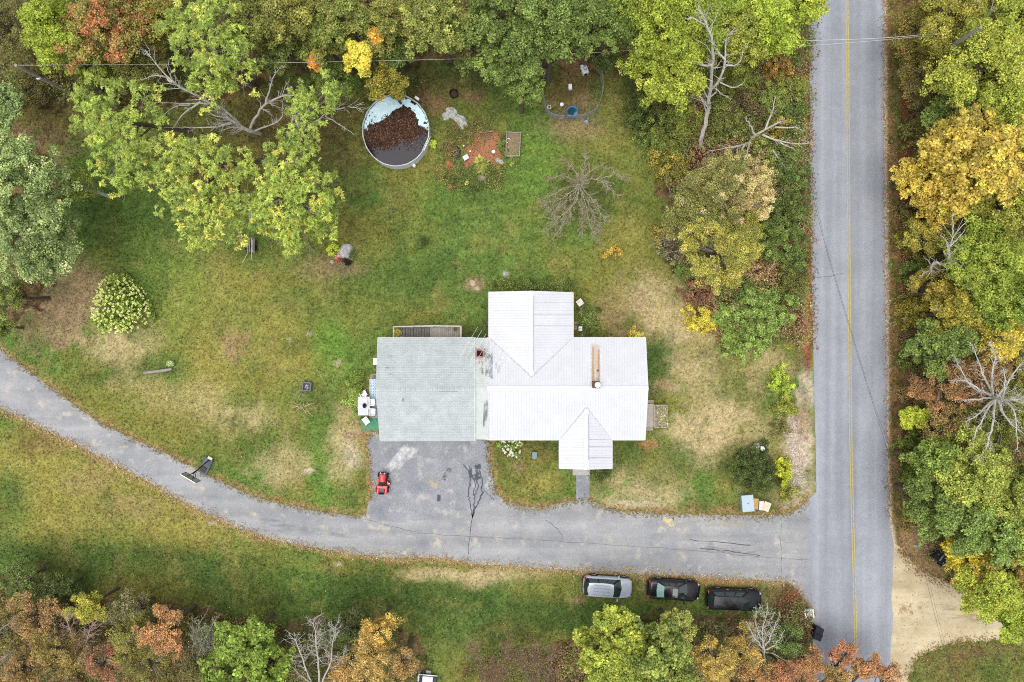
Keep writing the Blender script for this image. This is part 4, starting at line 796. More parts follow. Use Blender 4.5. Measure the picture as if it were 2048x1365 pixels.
bko = bk.build('brick_chimney', brick_mat(), house); MB().box((bc.x, bc.y, zN(707) + .45), (.48, .46, .5)).build('flue', mat('flue_black', (24, 22, 22), .9), bko)
# garage wing
gE, gR = EZ + .12, RZ + .14
gar_n = [W(755, 675, gE), W(949, 675, gE), W(949, 779, gR), W(752, 779, gR)]; gar_s = [W(752, 779, gR), W(949, 779, gR), W(949.5, 882, gE), W(760, 883, gE)]
gm = MB(); gm.slab(gar_n, .12); gm.slab(gar_s, .12); gar = gm.build('shingle_roof', M_SHING, house)
ts = MB()                                        # shingle courses as real steps
for k in range(1, 32):
    f = k / 32; p0, p1 = W(755, 675, gE).lerp(W(752, 779, gR), f), W(949, 675, gE).lerp(W(949, 779, gR), f); ts.bar(p0 + Vector((.03, 0, 0)), p1 - Vector((.03, 0, 0)), .05, .009)
    p0, p1 = W(760, 883, gE).lerp(W(752, 779, gR), f), W(949.5, 882, gE).lerp(W(949, 779, gR), f); ts.bar(p0 + Vector((.03, 0, 0)), p1 - Vector((.03, 0, 0)), .05, .009)
ts.build('shingle_course', M_SHING, gar)
rg = MB(); a, b = W(752.5, 779, gR), W(948.5, 779, gR)
n = 40
for k in range(n):
    p = a.lerp(b, (k + .5) / n); s_ = (b - a).length / n * .47; z = p.z + .025 + .004 * (k % 2)
    rg.add([(p.x - s_, p.y, z), (p.x + s_, p.y, z), (p.x + s_, p.y + .16, z - .042), (p.x - s_, p.y + .16, z - .042), (p.x + s_, p.y - .16, z - .042), (p.x - s_, p.y - .16, z - .042)], [(0, 1, 2, 3), (1, 0, 5, 4)])
rg.build('ridge_shingle', M_SHING, gar)
M_PATCH = mat('dark_shingle', (132, 140, 144), .95, .1, 8)
for x0, y0, x1, y1 in ((878, 776, 916, 784), (804, 797, 807.5, 804), (777, 712, 785, 713.5), (770, 735, 778, 737), (778, 748, 786, 749.5)):
    zz = lambda yy: (gE + (gR - gE) * ((yy - 675) / 104 if yy < 779 else (883 - yy) / 104))
    MB().add([W(x0, y0, zz(y0) + .032), W(x1, y0, zz(y0) + .032), W(x1, y1, zz(y1) + .032), W(x0, y1, zz(y1) + .032)], [(0, 1, 2, 3)]).build('shingle_patch', M_PATCH, gar)
gw = MB(); walls(gw, 761, 682, 946, 876, gE - .16, (('W', gR - .3),)); gw.build('wall', mat('grey_siding', (196, 198, 196), .7, .05, 1), house)
gf = MB(); fc = gf
for a, b in (((757, 675, gE), (947, 675, gE)), ((762, 882.8, gE), (947, 882, gE)), ((755, 677, gE), (752, 778, gR)), ((752.2, 780, gR), (759.8, 881, gE))): fascia(W(*a), W(*b))
gf.build('fascia', M_WTRIM, house)
ygS = W(0, 876, gE - .16).y; xgW = W(761, 0, gE - .16).x
for pxx in (810, 890):
    g = MB(); xc = W(pxx, 0, 1).x; g.box((xc, ygS - .03, 1.08), (2.6, .06, 2.12)); go = g.build('garage_door', M_WTRIM, house); q = MB()
    for k in range(4): q.box((xc, ygS - .065, .3 + k * .52), (2.5, .02, .44))
    q.build('door_panel', M_SIDING, go)
window((xgW, W(0, 735, 1.5).y, 1.5), .9, 1.1, 'x', -1); window((W(835, 0, 1.5).x, W(0, 682, gE).y, 1.5), 1.0, 1.1, 'y', 1)
# antenna on the roof
an = thing('roof_antenna', 'white television antenna on the metal roof beside the brick chimney', 'antenna', W(980, 709, 3.1)); M_AL = mat('aluminium', (206, 206, 204), .35, .05, 3, metal=.3)
MB().tube([W(980, 709, 3.1), W(980, 708.5, 4.9)], .03, 8).build('mast', M_AL, an)
A, B = W(938, 684, 4.8), W(1012, 727, 4.8); MB().tube([A, B], .022, 6).build('boom', M_AL, an); el = MB(); dirb = (B - A).normalized(); per = Vector((-dirb.y, dirb.x, 0))
for k in range(9):
    f = k / 8.0; c = A.lerp(B, f); L_ = 1.5 - .85 * f; el.tube([c - per * L_, c + per * L_], .008, 5)
el.build('element', M_AL, an)
# wooden deck and steps behind the garage
M_WOOD = mat('grey_wood', (150, 142, 132), .9, .16, 3, fine=.15); M_WOODD = mat('dark_grey_wood', (112, 108, 104), .9, .2, 4, fine=.15); M_RAIL = mat('pale_rail', (186, 184, 178), .85, .1, 4)
dk = thing('wooden_deck', 'weathered grey wooden deck with steps behind the shingled garage', 'deck', W(855, 668, 0)); fl = MB(); ztop = 1.15
x = 862
while x < 921:
    a, b = W(x, 655, ztop), W(x, 684, ztop); fl.box(((a.x + b.x) / 2, (a.y + b.y) / 2, ztop), (.165, a.y - b.y, .04)); x += 4.1
fl.build('floor', M_WOOD, dk); sp = MB()
for k in range(13):
    x = 792 + k * 5.4; z = .12 + k * (ztop - .15) / 13; a, b = W(x, 655, z), W(x, 684, z); sp.box(((a.x + b.x) / 2, (a.y + b.y) / 2, z), (.2, a.y - b.y, .04))
sp.build('step', M_WOODD, dk)
rl = MB(); za_ = ztop + .85
for a, b in ((W(786, 654, .9), W(865, 652, za_)), (W(865, 652, za_), W(923, 653, za_)), (W(922, 653, za_), W(922, 676, za_)), (W(787, 655, .9), W(787, 676, .9))): rl.bar(a, b, .13, .03)
for a, b in ((W(786, 655, .1), W(865, 654, ztop)), (W(922, 654, ztop - .1), W(922, 682, ztop - .1))): rl.bar(a, b, .06, .12)
rl.build('railing', M_RAIL, dk)
for x, y, zt in ((787, 654, .9), (826, 653.5, 1.45), (865, 653, za_), (894, 653, za_), (922, 653.5, za_)): p = W(x, y, zt); MB().box((p.x, p.y, zt / 2), (.1, .1, zt)).build('post', M_RAIL, dk)
pl = thing('plant_pot', 'small brown pot in the corner of the wooden deck', 'pot', W(911, 659, ztop)); pc = W(911, 659, ztop + .02)
MB().lathe(pc, [(.1, 0), (.15, .26), (.17, .28), (.14, .28), (.12, .2)], 14).build('pot', mat('brown_pot', (104, 82, 66), .8, .15, 5), pl)
# ------------------------------------------------------------------ west patio
M_CONC = MATS['concrete']; M_WPLAST = mat('white_plastic', (226, 226, 224), .45, .04, 2, spec=.5); M_BLACK = mat('black_plastic', (26, 27, 30), .5, .15, 4, spec=.4); M_DMETAL = mat('dark_metal', (52, 54, 58), .45, .12, 4, metal=.4)
def patio_sheet(name, x0, y0, x1, y1, z, m, label, cat):
    mb = MB(); a, b = W(x0, y1, 0), W(x1, y0, 0); mb.box(((a.x + b.x) / 2, (a.y + b.y) / 2, z), (b.x - a.x, b.y - a.y, .03)); return tag(mb.build(name, m), label, cat)
patio_sheet('paving_slab', 740, 748, 764, 812, .015, mat('tan_paving', (158, 146, 126), .9, .15, 3, fine=.12), 'tan concrete slab along the west wall', 'paving')
patio_sheet('outdoor_carpet', 722, 836, 768, 862, .02, mat('green_carpet', (78, 142, 108), .95, .12, 4, fine=.1), 'green outdoor carpet under the white chair by the garage', 'carpet')
patio_sheet('outdoor_carpet', 738, 812, 768, 836, .018, mat('grey_carpet', (150, 150, 150), .95, .12, 4, fine=.1), 'grey mat under the two white chairs by the garage', 'carpet')
patio_sheet('door_mat', 745, 750, 764, 758, .04, mat('grey_mat', (112, 108, 108), .95, .12, 4), 'dark grey door mat at the top of the blue rug', 'mat')
rg = thing('patio_rug', 'blue and white patterned outdoor rug beside the garage wall', 'rug', W(751, 785, 0)); mb = MB(); a, b = W(739, 811, .05), W(764, 759, .05); mb.box(((a.x + b.x) / 2, (a.y + b.y) / 2, .05), (b.x - a.x, b.y - a.y, .012)); mb.build('rug', mat('rug_pale', (196, 212, 228), .95, .04, 3), rg); mb = MB(); mb2 = MB()
for i in range(3):
    for k in range(8):
        c = W(742.5 + i * 7, 763 + k * 6.2, 0); r0 = .11
        for s_ in range(4):
            an_ = s_ * 1.57 + .78; mb.box((c.x + r0 * math.cos(an_), c.y + r0 * math.sin(an_), .0575), (.10, .035, .003), an_ + 1.57 * (i + k) % 3.14)
        mb.box((c.x, c.y, .0575), (.045, .045, .003), .78)
mb.build('pattern', mat('rug_blue', (44, 76, 132), .95, .1, 3), rg); a, b = W(757, 800, 0), W(764, 772, 0); MB().box(((a.x + b.x) / 2, (a.y + b.y) / 2, .059), (b.x - a.x, 1.9, .004)).build('rug_centre', mat('rug_mid_blue', (70, 118, 176), .95, .08, 3), rg)
tb = thing('patio_table', 'grey glass patio table with white frame beside the garage', 'table', W(726, 813, 0), 0.0); tc_ = W(727.5, 812.5, .72); w_, d_ = 1.0, 1.62
MB().box((tc_.x, tc_.y, .715), (w_ - .06, d_ - .06, .012)).build('tabletop', mat('frosted_glass', (150, 158, 170), .15, .1, 2, spec=.7), tb); fr = MB()
for c, d in (((0, d_ / 2), (w_, .045)), ((0, -d_ / 2), (w_, .045)), ((w_ / 2, 0), (.045, d_ - .045)), ((-w_ / 2, 0), (.045, d_ - .045))): fr.box((tc_.x + c[0], tc_.y + c[1], .72), (d[0], d[1], .035))
fr.build('frame', M_WPLAST, tb); cr = MB()
for s_ in (1, -1): cr.bar((tc_.x - .4, tc_.y - .62 * s_, .732), (tc_.x + .4, tc_.y + .62 * s_, .732), .03, .006 + .002 * s_)
cr.build('cross_brace', M_WPLAST, tb)
for sx in (-1, 1):
    for sy in (-1, 1): MB().tube([(tc_.x + sx * .46, tc_.y + sy * .76, 0), (tc_.x + sx * .44, tc_.y + sy * .72, .70)], .022, 8).build('leg', M_WPLAST, tb)
ub = thing('bird_statue', 'small black and white ornament standing on the patio table', 'ornament', (tc_.x, tc_.y, .74)); MB().lathe((tc_.x + .08, tc_.y + .03, .738), [(.05, 0), (.14, .05), (.17, .16), (.12, .26), (.05, .32), (0, .34)], 14, 1.0, 1.3).build('body', M_BLACK, ub, True); MB().lathe((tc_.x - .1, tc_.y - .02, .738), [(.13, 0), (.2, .04), (.17, .1), (.05, .12), (0, .12)], 14, 1.2, .8).build('base', M_WPLAST, ub, True)
def patio_chair(px, py, rz, label, m=None):
    m = m or M_WPLAST; p = W(px, py, 0); t = thing('patio_chair', label, 'chair', p, rz, 'white patio chairs beside the garage'); B = lambda mb, n: mb.build(n, m, t, False, False)
    B(MB().bbox((0, 0, .42), (.54, .52, .05), .02), 'seat'); bk = MB()
    for k in range(5): bk.box((-.22 + k * .11, -.29 - .0, .66), (.085, .03, .44), 0, (.18, 0))
    bk.box((0, -.335, .88), (.56, .04, .07), 0, (.18, 0)); B(bk, 'backrest')
    for s_ in (-1, 1):
        B(MB().bbox((s_ * .29, -.02, .64), (.06, .52, .035), .01), 'armrest')
        for y in (.22, -.24): B(MB().tube([(s_ * .30, y * 1.1, 0), (s_ * .28, y, .64 if y > 0 else .62)], [.018, .022], 6), 'leg')
    return t
patio_chair(729, 787, math.radians(28), 'white plastic patio chair above the glass table, turned aside'); patio_chair(746, 804, math.radians(-88), 'upper of the two white chairs tucked between table and garage'); patio_chair(747, 823, math.radians(-92), 'lower of the two white chairs tucked between table and garage')
patio_chair(734, 841, math.radians(125), 'white plastic chair on the green carpet below the glass table'); patio_chair(754, 723, math.radians(90), 'white chair half hidden under the garage roof edge, alone')
shrub(708, 765, 26, .9, 's', (112, 146, 58), (82, 120, 46), 'rounded green shrub beside the tan slab', dens=1.1, size=.11); shrub(708, 795, 20, .7, 'f', (120, 152, 66), (90, 126, 52), 'spiky green plants left of the patio table', size=.22, name='bush', sy=1.3); shrub(716, 825, 13, .6, 'f', (96, 146, 76), (72, 116, 58), 'small leafy green plant left of the green carpet', size=.2, name='bush')
mb = MB()
for k in range(16):
    a0 = R(.1, .9); p = W(700 + a0 * 50 + R(-6, 6), 846 + a0 * 16 + R(-5, 5), .04); d = Vector((R(.3, 1.2), -R(.1, .5), R(-.02, .06))); mb.tube([p, p + d * .5 + Vector((0, 0, .03)), p + d], [.012, .01, .006], 4)
tag(mb.build('brush_pile', mat('dry_twig', (184, 154, 122), .95, .15, 4)), 'dry twigs lying below the green carpet corner', 'twigs')

# ------------------------------------------------------------------ cars
M_TYRE = mat('tyre_rubber', (30, 30, 32), .9, .1, 6); M_RIM = mat('wheel_rim', (150, 152, 156), .35, .08, 3, metal=.7); M_AGLASS = mat('car_glass', (38, 52, 52), .03, .15, 1.5, spec=1.0, coat=.5)
M_HEAD = mat('headlight_lens', (150, 156, 162), .12, .06, 4, spec=.8); M_TAIL = mat('taillight_red', (178, 30, 34), .25, .12, 4, spec=.6); M_TRIMB = mat('black_trim', (32, 33, 36), .7, .12, 5)
def car(label, px, py, rz, L, Wd, Ht, paint, kind, rack=False):
    t = thing('parked_car', label, 'car', W(px, py, 0), rz, 'cars parked along the driveway'); h2 = Wd / 2
    B = lambda mb, n, m, par=None, sm=True: mb.build(n, m, par or t, sm, False)
    belt = .96 if kind != 'sedan' else .90; hood = belt - .06
    st_ = [(-L / 2, .46, .42, .60), (-L / 2 + .04, .68, .36, belt - .16), (-L / 2 + .12, .83, .32, belt - .06), (-L / 2 + .26, .93, .30, belt - .02), (-L / 2 + .45, .985, .28, belt - .005), (-L * .30, 1, .25, belt), (0, 1, .25, belt), (L * .20, 1, .25, belt - .01), (L * .30, .985, .25, hood), (L * .385, .95, .27, hood - .06), (L / 2 - .26, .87, .30, hood - .11), (L / 2 - .12, .75, .33, hood - .18), (L / 2 - .03, .58, .38, hood - .27), (L / 2, .42, .44, .56)]
    bd = MB(); rings = []; m = 12
    for (x, wf, zl, zh) in st_:
        w = h2 * wf; prof = [(-w * .9, zl), (-w * .985, zl + .10), (-w, (zl + zh) / 2), (-w * .975, zh - .10), (-w * .90, zh - .02), (-w * .55, zh + .025), (0, zh + .04), (w * .55, zh + .025), (w * .90, zh - .02), (w * .975, zh - .10), (w, (zl + zh) / 2), (w * .985, zl + .10), (w * .9, zl)]
        rings.append([(x, a, b) for a, b in prof])
    n = len(rings[0]); vs = [v for r_ in rings for v in r_]; fs = [(i * n + k, i * n + k + 1, (i + 1) * n + k + 1, (i + 1) * n + k) for i in range(len(rings) - 1) for k in range(n - 1)]
    fs += [tuple(range(n)), tuple((len(rings) - 1) * n + k for k in range(n))[::-1]] + [(i * n + n - 1, i * n, (i + 1) * n, (i + 1) * n + n - 1) for i in range(len(rings) - 1)]
    body = B(bd.add(vs, fs), 'body', paint)
    if kind == 'sedan': xs = (-L * .345, -L * .20, L * .045, L * .225); wr = .62
    elif kind == 'suv': xs = (-L * .475, -L * .415, L * .075, L * .245); wr = .65
    else: xs = (-L * .465, -L * .40, L * .09, L * .25); wr = .65
    xb0, xb1, xf1, xf0 = xs; zt = Ht - .05
    def gl(a, b, c, d): return MB().add([a, b, c, d, *[tuple(Vector(p) - Vector((0, 0, .02))) for p in (a, b, c, d)]], [(0, 1, 2, 3), (7, 6, 5, 4), (0, 4, 5, 1), (1, 5, 6, 2), (2, 6, 7, 3), (3, 7, 4, 0)])
    wb, wt = h2 * .90, h2 * wr
    # cabin core in paint (pillars), glass set proud of it
    core = MB(); lo = [(xb0, -wb * .92, belt - .03), (xf0, -wb * .96, belt - .05), (xf0 + .16, 0, belt - .02), (xf0, wb * .96, belt - .05), (xb0, wb * .92, belt - .03), (xb0 - .08, 0, belt - .03)]; hi = [(xb1, -wt * .9, zt - .02), (xf1, -wt * .9, zt - .02), (xf1 + .09, 0, zt), (xf1, wt * .9, zt - .02), (xb1, wt * .9, zt - .02), (xb1 - .04, 0, zt)]
    core.add(lo + hi, [tuple(range(6))[::-1], tuple(range(6, 12))] + [(i, (i + 1) % 6, (i + 1) % 6 + 6, i + 6) for i in range(6)]); B(core, 'cabin', paint if kind == 'sedan' else M_TRIMB, None, False)
    gm_ = M_AGLASS
    def pane(l0, l1, h0, h1, u0, u1, v0, v1, name, out):
        l0, l1, h0, h1 = map(Vector, (l0, l1, h0, h1)); P = lambda u, v: (l0.lerp(l1, u)).lerp(h0.lerp(h1, u), v)
        nrm = (P(1, 0) - P(0, 0)).cross(P(0, 1) - P(0, 0)).normalized() * .014
        if nrm.dot(Vector(out)) < 0: nrm = -nrm
        q = [P(u0, v0), P(u1, v0), P(u1, v1), P(u0, v1)]; return B(MB().add([p + nrm for p in q] + q, [(0, 1, 2, 3), (7, 6, 5, 4), (0, 4, 5, 1), (1, 5, 6, 2), (2, 6, 7, 3), (3, 7, 4, 0)]), name, gm_ if name == 'rear_window' else M_AGLASS, None, False)
    pane(lo[1], lo[2], hi[1], hi[2], .06, 1, .05, .96, 'windscreen', (1, 0, 1)); pane(lo[2], lo[3], hi[2], hi[3], 0, .94, .05, .96, 'windscreen', (1, 0, 1))
    gm_ = mat('sky_sheen_glass', (140, 176, 168), .1, .1, 2, spec=.8) if kind == 'sedan' else M_AGLASS  # pale colour stands in for reflected sky and the light teal interior
    pane(lo[4], lo[5], hi[4], hi[5], .08, 1, .15, .94, 'rear_window', (-1, 0, 1)); pane(lo[5], lo[0], hi[5], hi[0], 0, .92, .15, .94, 'rear_window', (-1, 0, 1))
    for (a, b, c, d, o) in ((lo[0], lo[1], hi[0], hi[1], (0, -1, 0)), (lo[3], lo[4], hi[3], hi[4], (0, 1, 0))):
        for u0, u1 in ((.06, .30), (.33, .60), (.63, .92)): pane(a, b, c, d, u0, u1, .14, .90, 'side_window', o)
    rf = MB(); nx = 8; rv = []
    for i in range(nx + 1):
        f = i / nx; x = xb1 - .02 + (xf1 + .04 - xb1 + .02) * f
        for k in range(9):
            v = -1 + 2 * k / 8; bow = (1 - abs(v) ** 2.6) * .05 + (1 - abs(2 * f - 1) ** 2.5) * .025; xo = x + (.07 if f > .5 else -.04) * (1 - v * v) * abs(2 * f - 1)
            groove = .012 * (kind == 'suv' and .2 < f < .95 and k in (3, 5))
            rv.append((xo, v * wt * 1.03 * (1 - .12 * abs(2 * f - 1) ** 3), zt - .015 + bow - groove))
    m_ = 9; rf.add(rv + [(a, b, zt - .03) for a, b, c in rv], [(i * m_ + k, i * m_ + k + 1, (i + 1) * m_ + k + 1, (i + 1) * m_ + k) for i in range(nx) for k in range(m_ - 1)] + [((nx + 1) * m_ + i * m_ + k, (nx + 1) * m_ + i * m_ + k + 1, (nx + 1) * m_ + (i + 1) * m_ + k + 1, (nx + 1) * m_ + (i + 1) * m_ + k) for i in range(nx) for k in range(m_ - 1)])
    ro = B(rf, 'roof', paint)
    if kind == 'sedan': B(MB().bbox(((xb1 + xf1) / 2 + .30, 0, zt + .062), (.46, .80, .012), .004), 'sunroof', M_AGLASS, ro, False)
    if kind == 'suv':
        gr_ = MB()
        for y in (-.42, -.14, .14, .42): gr_.box(((xb1 + xf1) / 2 + .1, y, zt + .066 - .03 * abs(y)), (L * .33, .03, .014))
        B(gr_, 'roof_groove_shade', mat('groove_shade', (146, 152, 160), .5), ro, False)  # darker strips imitate the shade inside the roof grooves
    if rack:
        for s_ in (-1, 1): B(MB().tube([(xb1 + .15, s_ * wt * .93, zt + .02), (xb1 + .3, s_ * wt * .93, zt + .09), (xf1 - .4, s_ * wt * .93, zt + .09), (xf1 - .25, s_ * wt * .93, zt + .02)], .022, 6), 'roof_rail', M_TRIMB, ro)
    for x in (-L * .29, L * .315):
        for s_ in (-1, 1):
            y = s_ * (h2 - .10); wo = MB(); rr = .335
            for (r0, r1, ya, yb) in ((rr * .66, rr, -.1, .1),):
                prof = [(r0, ya), (r1 - .02, ya), (r1, ya + .03), (r1, yb - .03), (r1 - .02, yb), (r0, yb)]
                vs = []; nn = 22
                for (pr, pz) in prof: vs += [(x + pr * math.cos(6.2832 * k / nn), y + pz, rr + pr * math.sin(6.2832 * k / nn)) for k in range(nn)]
                wo.add(vs, [(i * nn + k, i * nn + (k + 1) % nn, ((i + 1) % 6) * nn + (k + 1) % nn, ((i + 1) % 6) * nn + k) for i in range(6) for k in range(nn)])
            wh = B(wo, 'wheel', M_TYRE); rm = MB(); yo = y + s_ * .085
            for k in range(5):
                a = k * 1.2566; rm.tube([(x, yo, rr), (x + rr * .64 * math.cos(a), yo, rr + rr * .64 * math.sin(a))], [.06, .04], 5)
            nn = 20; vs = [(x + q * math.cos(6.2832 * k / nn), yy, rr + q * math.sin(6.2832 * k / nn)) for q, yy in ((rr * .67, yo + s_ * .005), (rr * .58, yo + s_ * .005), (rr * .56, yo - s_ * .05)) for k in range(nn)]
            rm.add(vs, [(i * nn + k, i * nn + (k + 1) % nn, (i + 1) * nn + (k + 1) % nn, (i + 1) * nn + k) for i in range(2) for k in range(nn)]); B(rm, 'rim', M_RIM, wh)
    ar = MB()                                    # dark wheel arches and sill trim
    for s_ in (-1, 1):
        for x in (-L * .29, L * .315):
            pts = [(x + .40 * math.cos(a), s_ * (h2 + .004), .335 + .40 * math.sin(a)) for a in [math.radians(q) for q in range(0, 181, 20)]]; ar.tube(pts, .03, 5)
        ar.box((L * .01, s_ * (h2 * .985), .30), (L * .44, .05, .10))
    B(ar, 'trim', M_TRIMB, body, False)
    for s_ in (-1, 1):
        mi = MB().bbox((L * .20, s_ * (h2 + .10), belt + .07), (.14, .22, .14), .04); B(mi, 'mirror', paint, None, False)
        hl = MB().bbox((L / 2 - .21, s_ * h2 * .66, hood - .20), (.24, .26, .12), .05, -s_ * .55); B(hl, 'headlight', M_HEAD, None, False)
        tl_ = MB().bbox((-L / 2 + .15, s_ * h2 * .74, belt - .14), (.14, .22, .2), .03, s_ * .25); B(tl_, 'taillight', M_TAIL, None, False)
        dh = MB()
        for x in (L * .10, -L * .13): dh.box((x, s_ * (h2 * 1.0), belt - .16), (.17, .03, .03))
        B(dh, 'door_handle', paint if kind == 'sedan' else M_RIM, body, False)
    B(MB().bbox((L / 2 - .06, 0, .46), (.14, h2 * 1.25, .16), .03), 'bumper', M_TRIMB, None, False); B(MB().bbox((-L / 2 + .04, 0, .45), (.16, h2 * 1.5, .16), .03), 'bumper', M_TRIMB if kind == 'suv' else paint, None, False)
    if kind == 'suv':
        rb = MB(); rb.bbox((-L / 2 + .19, 0, belt + .03), (.15, h2 * 1.72, .06), .015); B(rb, 'light_bar', M_TAIL, None, False)
        ws = MB().bbox((xb1 - .10, 0, zt + .01), (.26, wt * 1.8, .035), .01); B(ws, 'spoiler', M_TRIMB, ro, False)
    wp = MB()
    for s_ in (.15, -.5): wp.tube([(xf0 - .02, s_ * wb, belt + .0), (xf0 - .22, s_ * wb + .45, belt + .16)], .012, 4)
    B(wp, 'wiper', M_TRIMB, None, False)
    return t
M_SILV = mat('silver_paint', (176, 182, 190), .3, .03, 1, metal=.15, spec=.6, coat=.6); M_BLK1 = mat('black_cherry_paint', (20, 16, 19), .3, .1, 3, spec=.4, coat=.25); M_BLK2 = mat('black_paint', (13, 15, 21), .28, .1, 3, spec=.4, coat=.25)
car('silver grey sport utility car with red tail band, at the left of the row', 1213, 1169, math.radians(-4), 4.45, 1.84, 1.66, M_SILV, 'suv')
car('black sedan with sky-pale painted rear window between silver and black wagon', 1344, 1175, math.radians(-4), 4.72, 1.80, 1.45, M_BLK1, 'sedan')
car('long black wagon parked at the right end beside the road', 1463, 1194, math.radians(-2), 4.98, 1.88, 1.62, M_BLK2, 'wagon', True)

# ------------------------------------------------------------------ riding mower
mo = thing('riding_mower', 'red riding lawn mower parked on the pad left edge', 'mower', W(767, 964, 0), math.radians(-3)); M_RED = mat('mower_red', (206, 44, 46), .35, .08, 3, spec=.5, coat=.3)
B = lambda mb, n, m, par=None, sm=False: mb.build(n, m, par or mo, sm, False)
hd = B(MB().bbox((0, .48, .62), (.56, .82, .34), .10), 'hood', M_RED); gr = MB()
for s_ in (-.12, 0, .12): gr.box((s_, .48, .795), (.05, .6, .012))
B(gr, 'hood_groove', mat('mower_dark_red', (140, 28, 30), .5), hd); B(MB().bbox((0, .93, .55), (.5, .1, .3), .03), 'grille', M_BLACK)
for s_ in (-1, 1): B(MB().lathe((s_ * .18, .90, .64), [(0, 0), (.07, .02), (.07, .08), (0, .09)], 12), 'headlight', M_HEAD)
B(MB().bbox((0, .05, .60), (.5, .22, .34), .05), 'dashboard', M_BLACK); B(MB().bbox((0, -.05, .34), (.74, 1.5, .14), .03), 'chassis', M_BLACK)
fe = MB(); fe.bbox((0, -.36, .60), (.98, .30, .14), .05)
for s_ in (-1, 1): fe.bbox((s_ * .36, -.70, .60), (.24, .48, .16), .06)
B(fe, 'fender', M_RED); B(MB().bbox((0, -.66, .66), (.46, .40, .12), .05), 'seat', mat('seat_grey', (96, 96, 104), .7, .08, 3)); B(MB().bbox((0, -.90, .84), (.46, .10, .36), .04), 'backrest', M_BLACK)
sw = MB(); sw.tube([(0, .02, .74), (0, -.12, .92)], .025, 6); sw.tube([(.17 * math.cos(a), -.14 + .15 * math.sin(a), .93 + .07 * math.sin(a)) for a in [k * .5236 for k in range(13)]], .016, 6); B(sw, 'steering_wheel', M_BLACK)
for s_ in (-1, 1):
    for y, r_, w_ in ((.66, .20, .16), (-.62, .27, .24)):
        x = s_ * (.42 if y > 0 else .47); tw_ = MB().tube([(x - w_ / 2, y, r_), (x - w_ / 2 + .03, y, r_), (x + w_ / 2 - .03, y, r_), (x + w_ / 2, y, r_)], [r_ * .85, r_, r_, r_ * .85], 18); wo = B(tw_, 'wheel', M_TYRE); B(MB().tube([(x + s_ * w_ * .5, y, r_), (x + s_ * (w_ * .5 + .012), y, r_)], r_ * .5, 14), 'rim', M_WPLAST, wo)
B(MB().bbox((.06, .06, .22), (1.06, .60, .16), .05), 'cutting_deck', M_RED); B(MB().tube([(.30, .30, .5), (.58, .12, .42), (.70, -.06, .34)], [.05, .06, .07], 8), 'discharge_chute', M_BLACK); B(MB().lathe((.60, -.06, .36), [(0, .0), (.06, .01), (.06, .06), (0, .07)], 10), 'filler_cap', M_WPLAST)

# ------------------------------------------------------------------ basketball hoop
bh = thing('basketball_hoop', 'portable black basketball hoop leaning over the curved driveway', 'basketball hoop', W(413, 930, 0)); a0 = math.atan2(-(951 - 921), -(418 - 388)); dirn = Vector((math.cos(a0), math.sin(a0), 0)).normalized()
bs = MB(); c = W(413, 931, 0); ux = Vector((math.cos(math.radians(-28)), math.sin(math.radians(-28)), 0)); uy = Vector((-ux.y, ux.x, 0))
def quadr(w0, w1, l, z): return [c + ux * (-w0 / 2) - uy * l / 2 + Vector((0, 0, z)), c + ux * (w0 / 2) - uy * l / 2 + Vector((0, 0, z)), c + ux * (w1 / 2) + uy * l / 2 + Vector((0, 0, z)), c + ux * (-w1 / 2) + uy * l / 2 + Vector((0, 0, z))]
q0, q1, q2 = quadr(.95, .8, 1.55, .03), quadr(.95, .8, 1.55, .17), quadr(.80, .66, 1.38, .22)
bs.add(q0 + q1 + q2, [(3, 2, 1, 0), (8, 9, 10, 11)] + [(k + i, k + (i + 1) % 4, k + 4 + (i + 1) % 4, k + 4 + i) for k in (0, 4) for i in range(4)]); bso = bs.build('base', mat('base_grey_black', (84, 88, 94), .55, .15, 3), bh); rdg = MB(); rdg.box(tuple(c - uy * .38 + Vector((0, 0, .23))), (.55, .5, .03), math.radians(-28)); rdg.build('weight_tray', M_BLACK, bso)
wl_ = MB()
for s_ in (-1, 1): wl_.tube([c + uy * .62 + ux * s_ * .34 + Vector((0, 0, .09)), c + uy * .62 + ux * s_ * .42 + Vector((0, 0, .09))], .09, 14)
wl_.build('wheel', M_TYRE, bh); pA, pB = W(419, 920, .2), W(386, 948, 3.05); MB().tube([pA, pA.lerp(pB, .5), pB], [.06, .055, .05], 10).build('pole', M_BLACK, bh, True)
MB().tube([W(413, 938, .2), pA.lerp(pB, .42)], .025, 8).build('brace', M_DMETAL, bh); jo = MB(); jo.tube([pA.lerp(pB, .34), pA.lerp(pB, .38)], .068, 10); jo.build('pole_collar', M_RIM, bh)
sg = MB(); cs = W(420, 917, .35); sg.box(tuple(cs), (.22, .42, .03), math.radians(62)); sg.build('weight_plate', mat('cream_plate', (214, 208, 190), .6), bso)
cb = W(381.5, 955.5, 3.45); nrm = Vector((W(381, 956, 0) - W(413, 930, 0))); nrm.z = 0; nrm = Vector((-.50, -.86, 0)).normalized(); tx = Vector((-nrm.y, nrm.x, 0)); rzb = math.atan2(tx.y, tx.x)
MB().box(tuple(cb), (1.40, .03, .86), rzb).build('backboard', mat('clear_board', (156, 156, 150), .2, .06, 2, spec=.6), bh); fb = MB()
for u, v, su, sv in ((0, .43, 1.48, .05), (0, -.43, 1.48, .05), (.72, 0, .05, .82), (-.72, 0, .05, .82)): p = cb + tx * u + Vector((0, 0, v)); fb.box(tuple(p), (su, .05, sv), rzb)
fb.build('backboard_frame', M_BLACK, bh); tp = MB(); tp.box(tuple(cb + nrm * .02 + Vector((0, 0, .475))), (1.48, .07, .05), rzb); tp.build('backboard_edge', M_WPLAST, bh)
ar = MB()
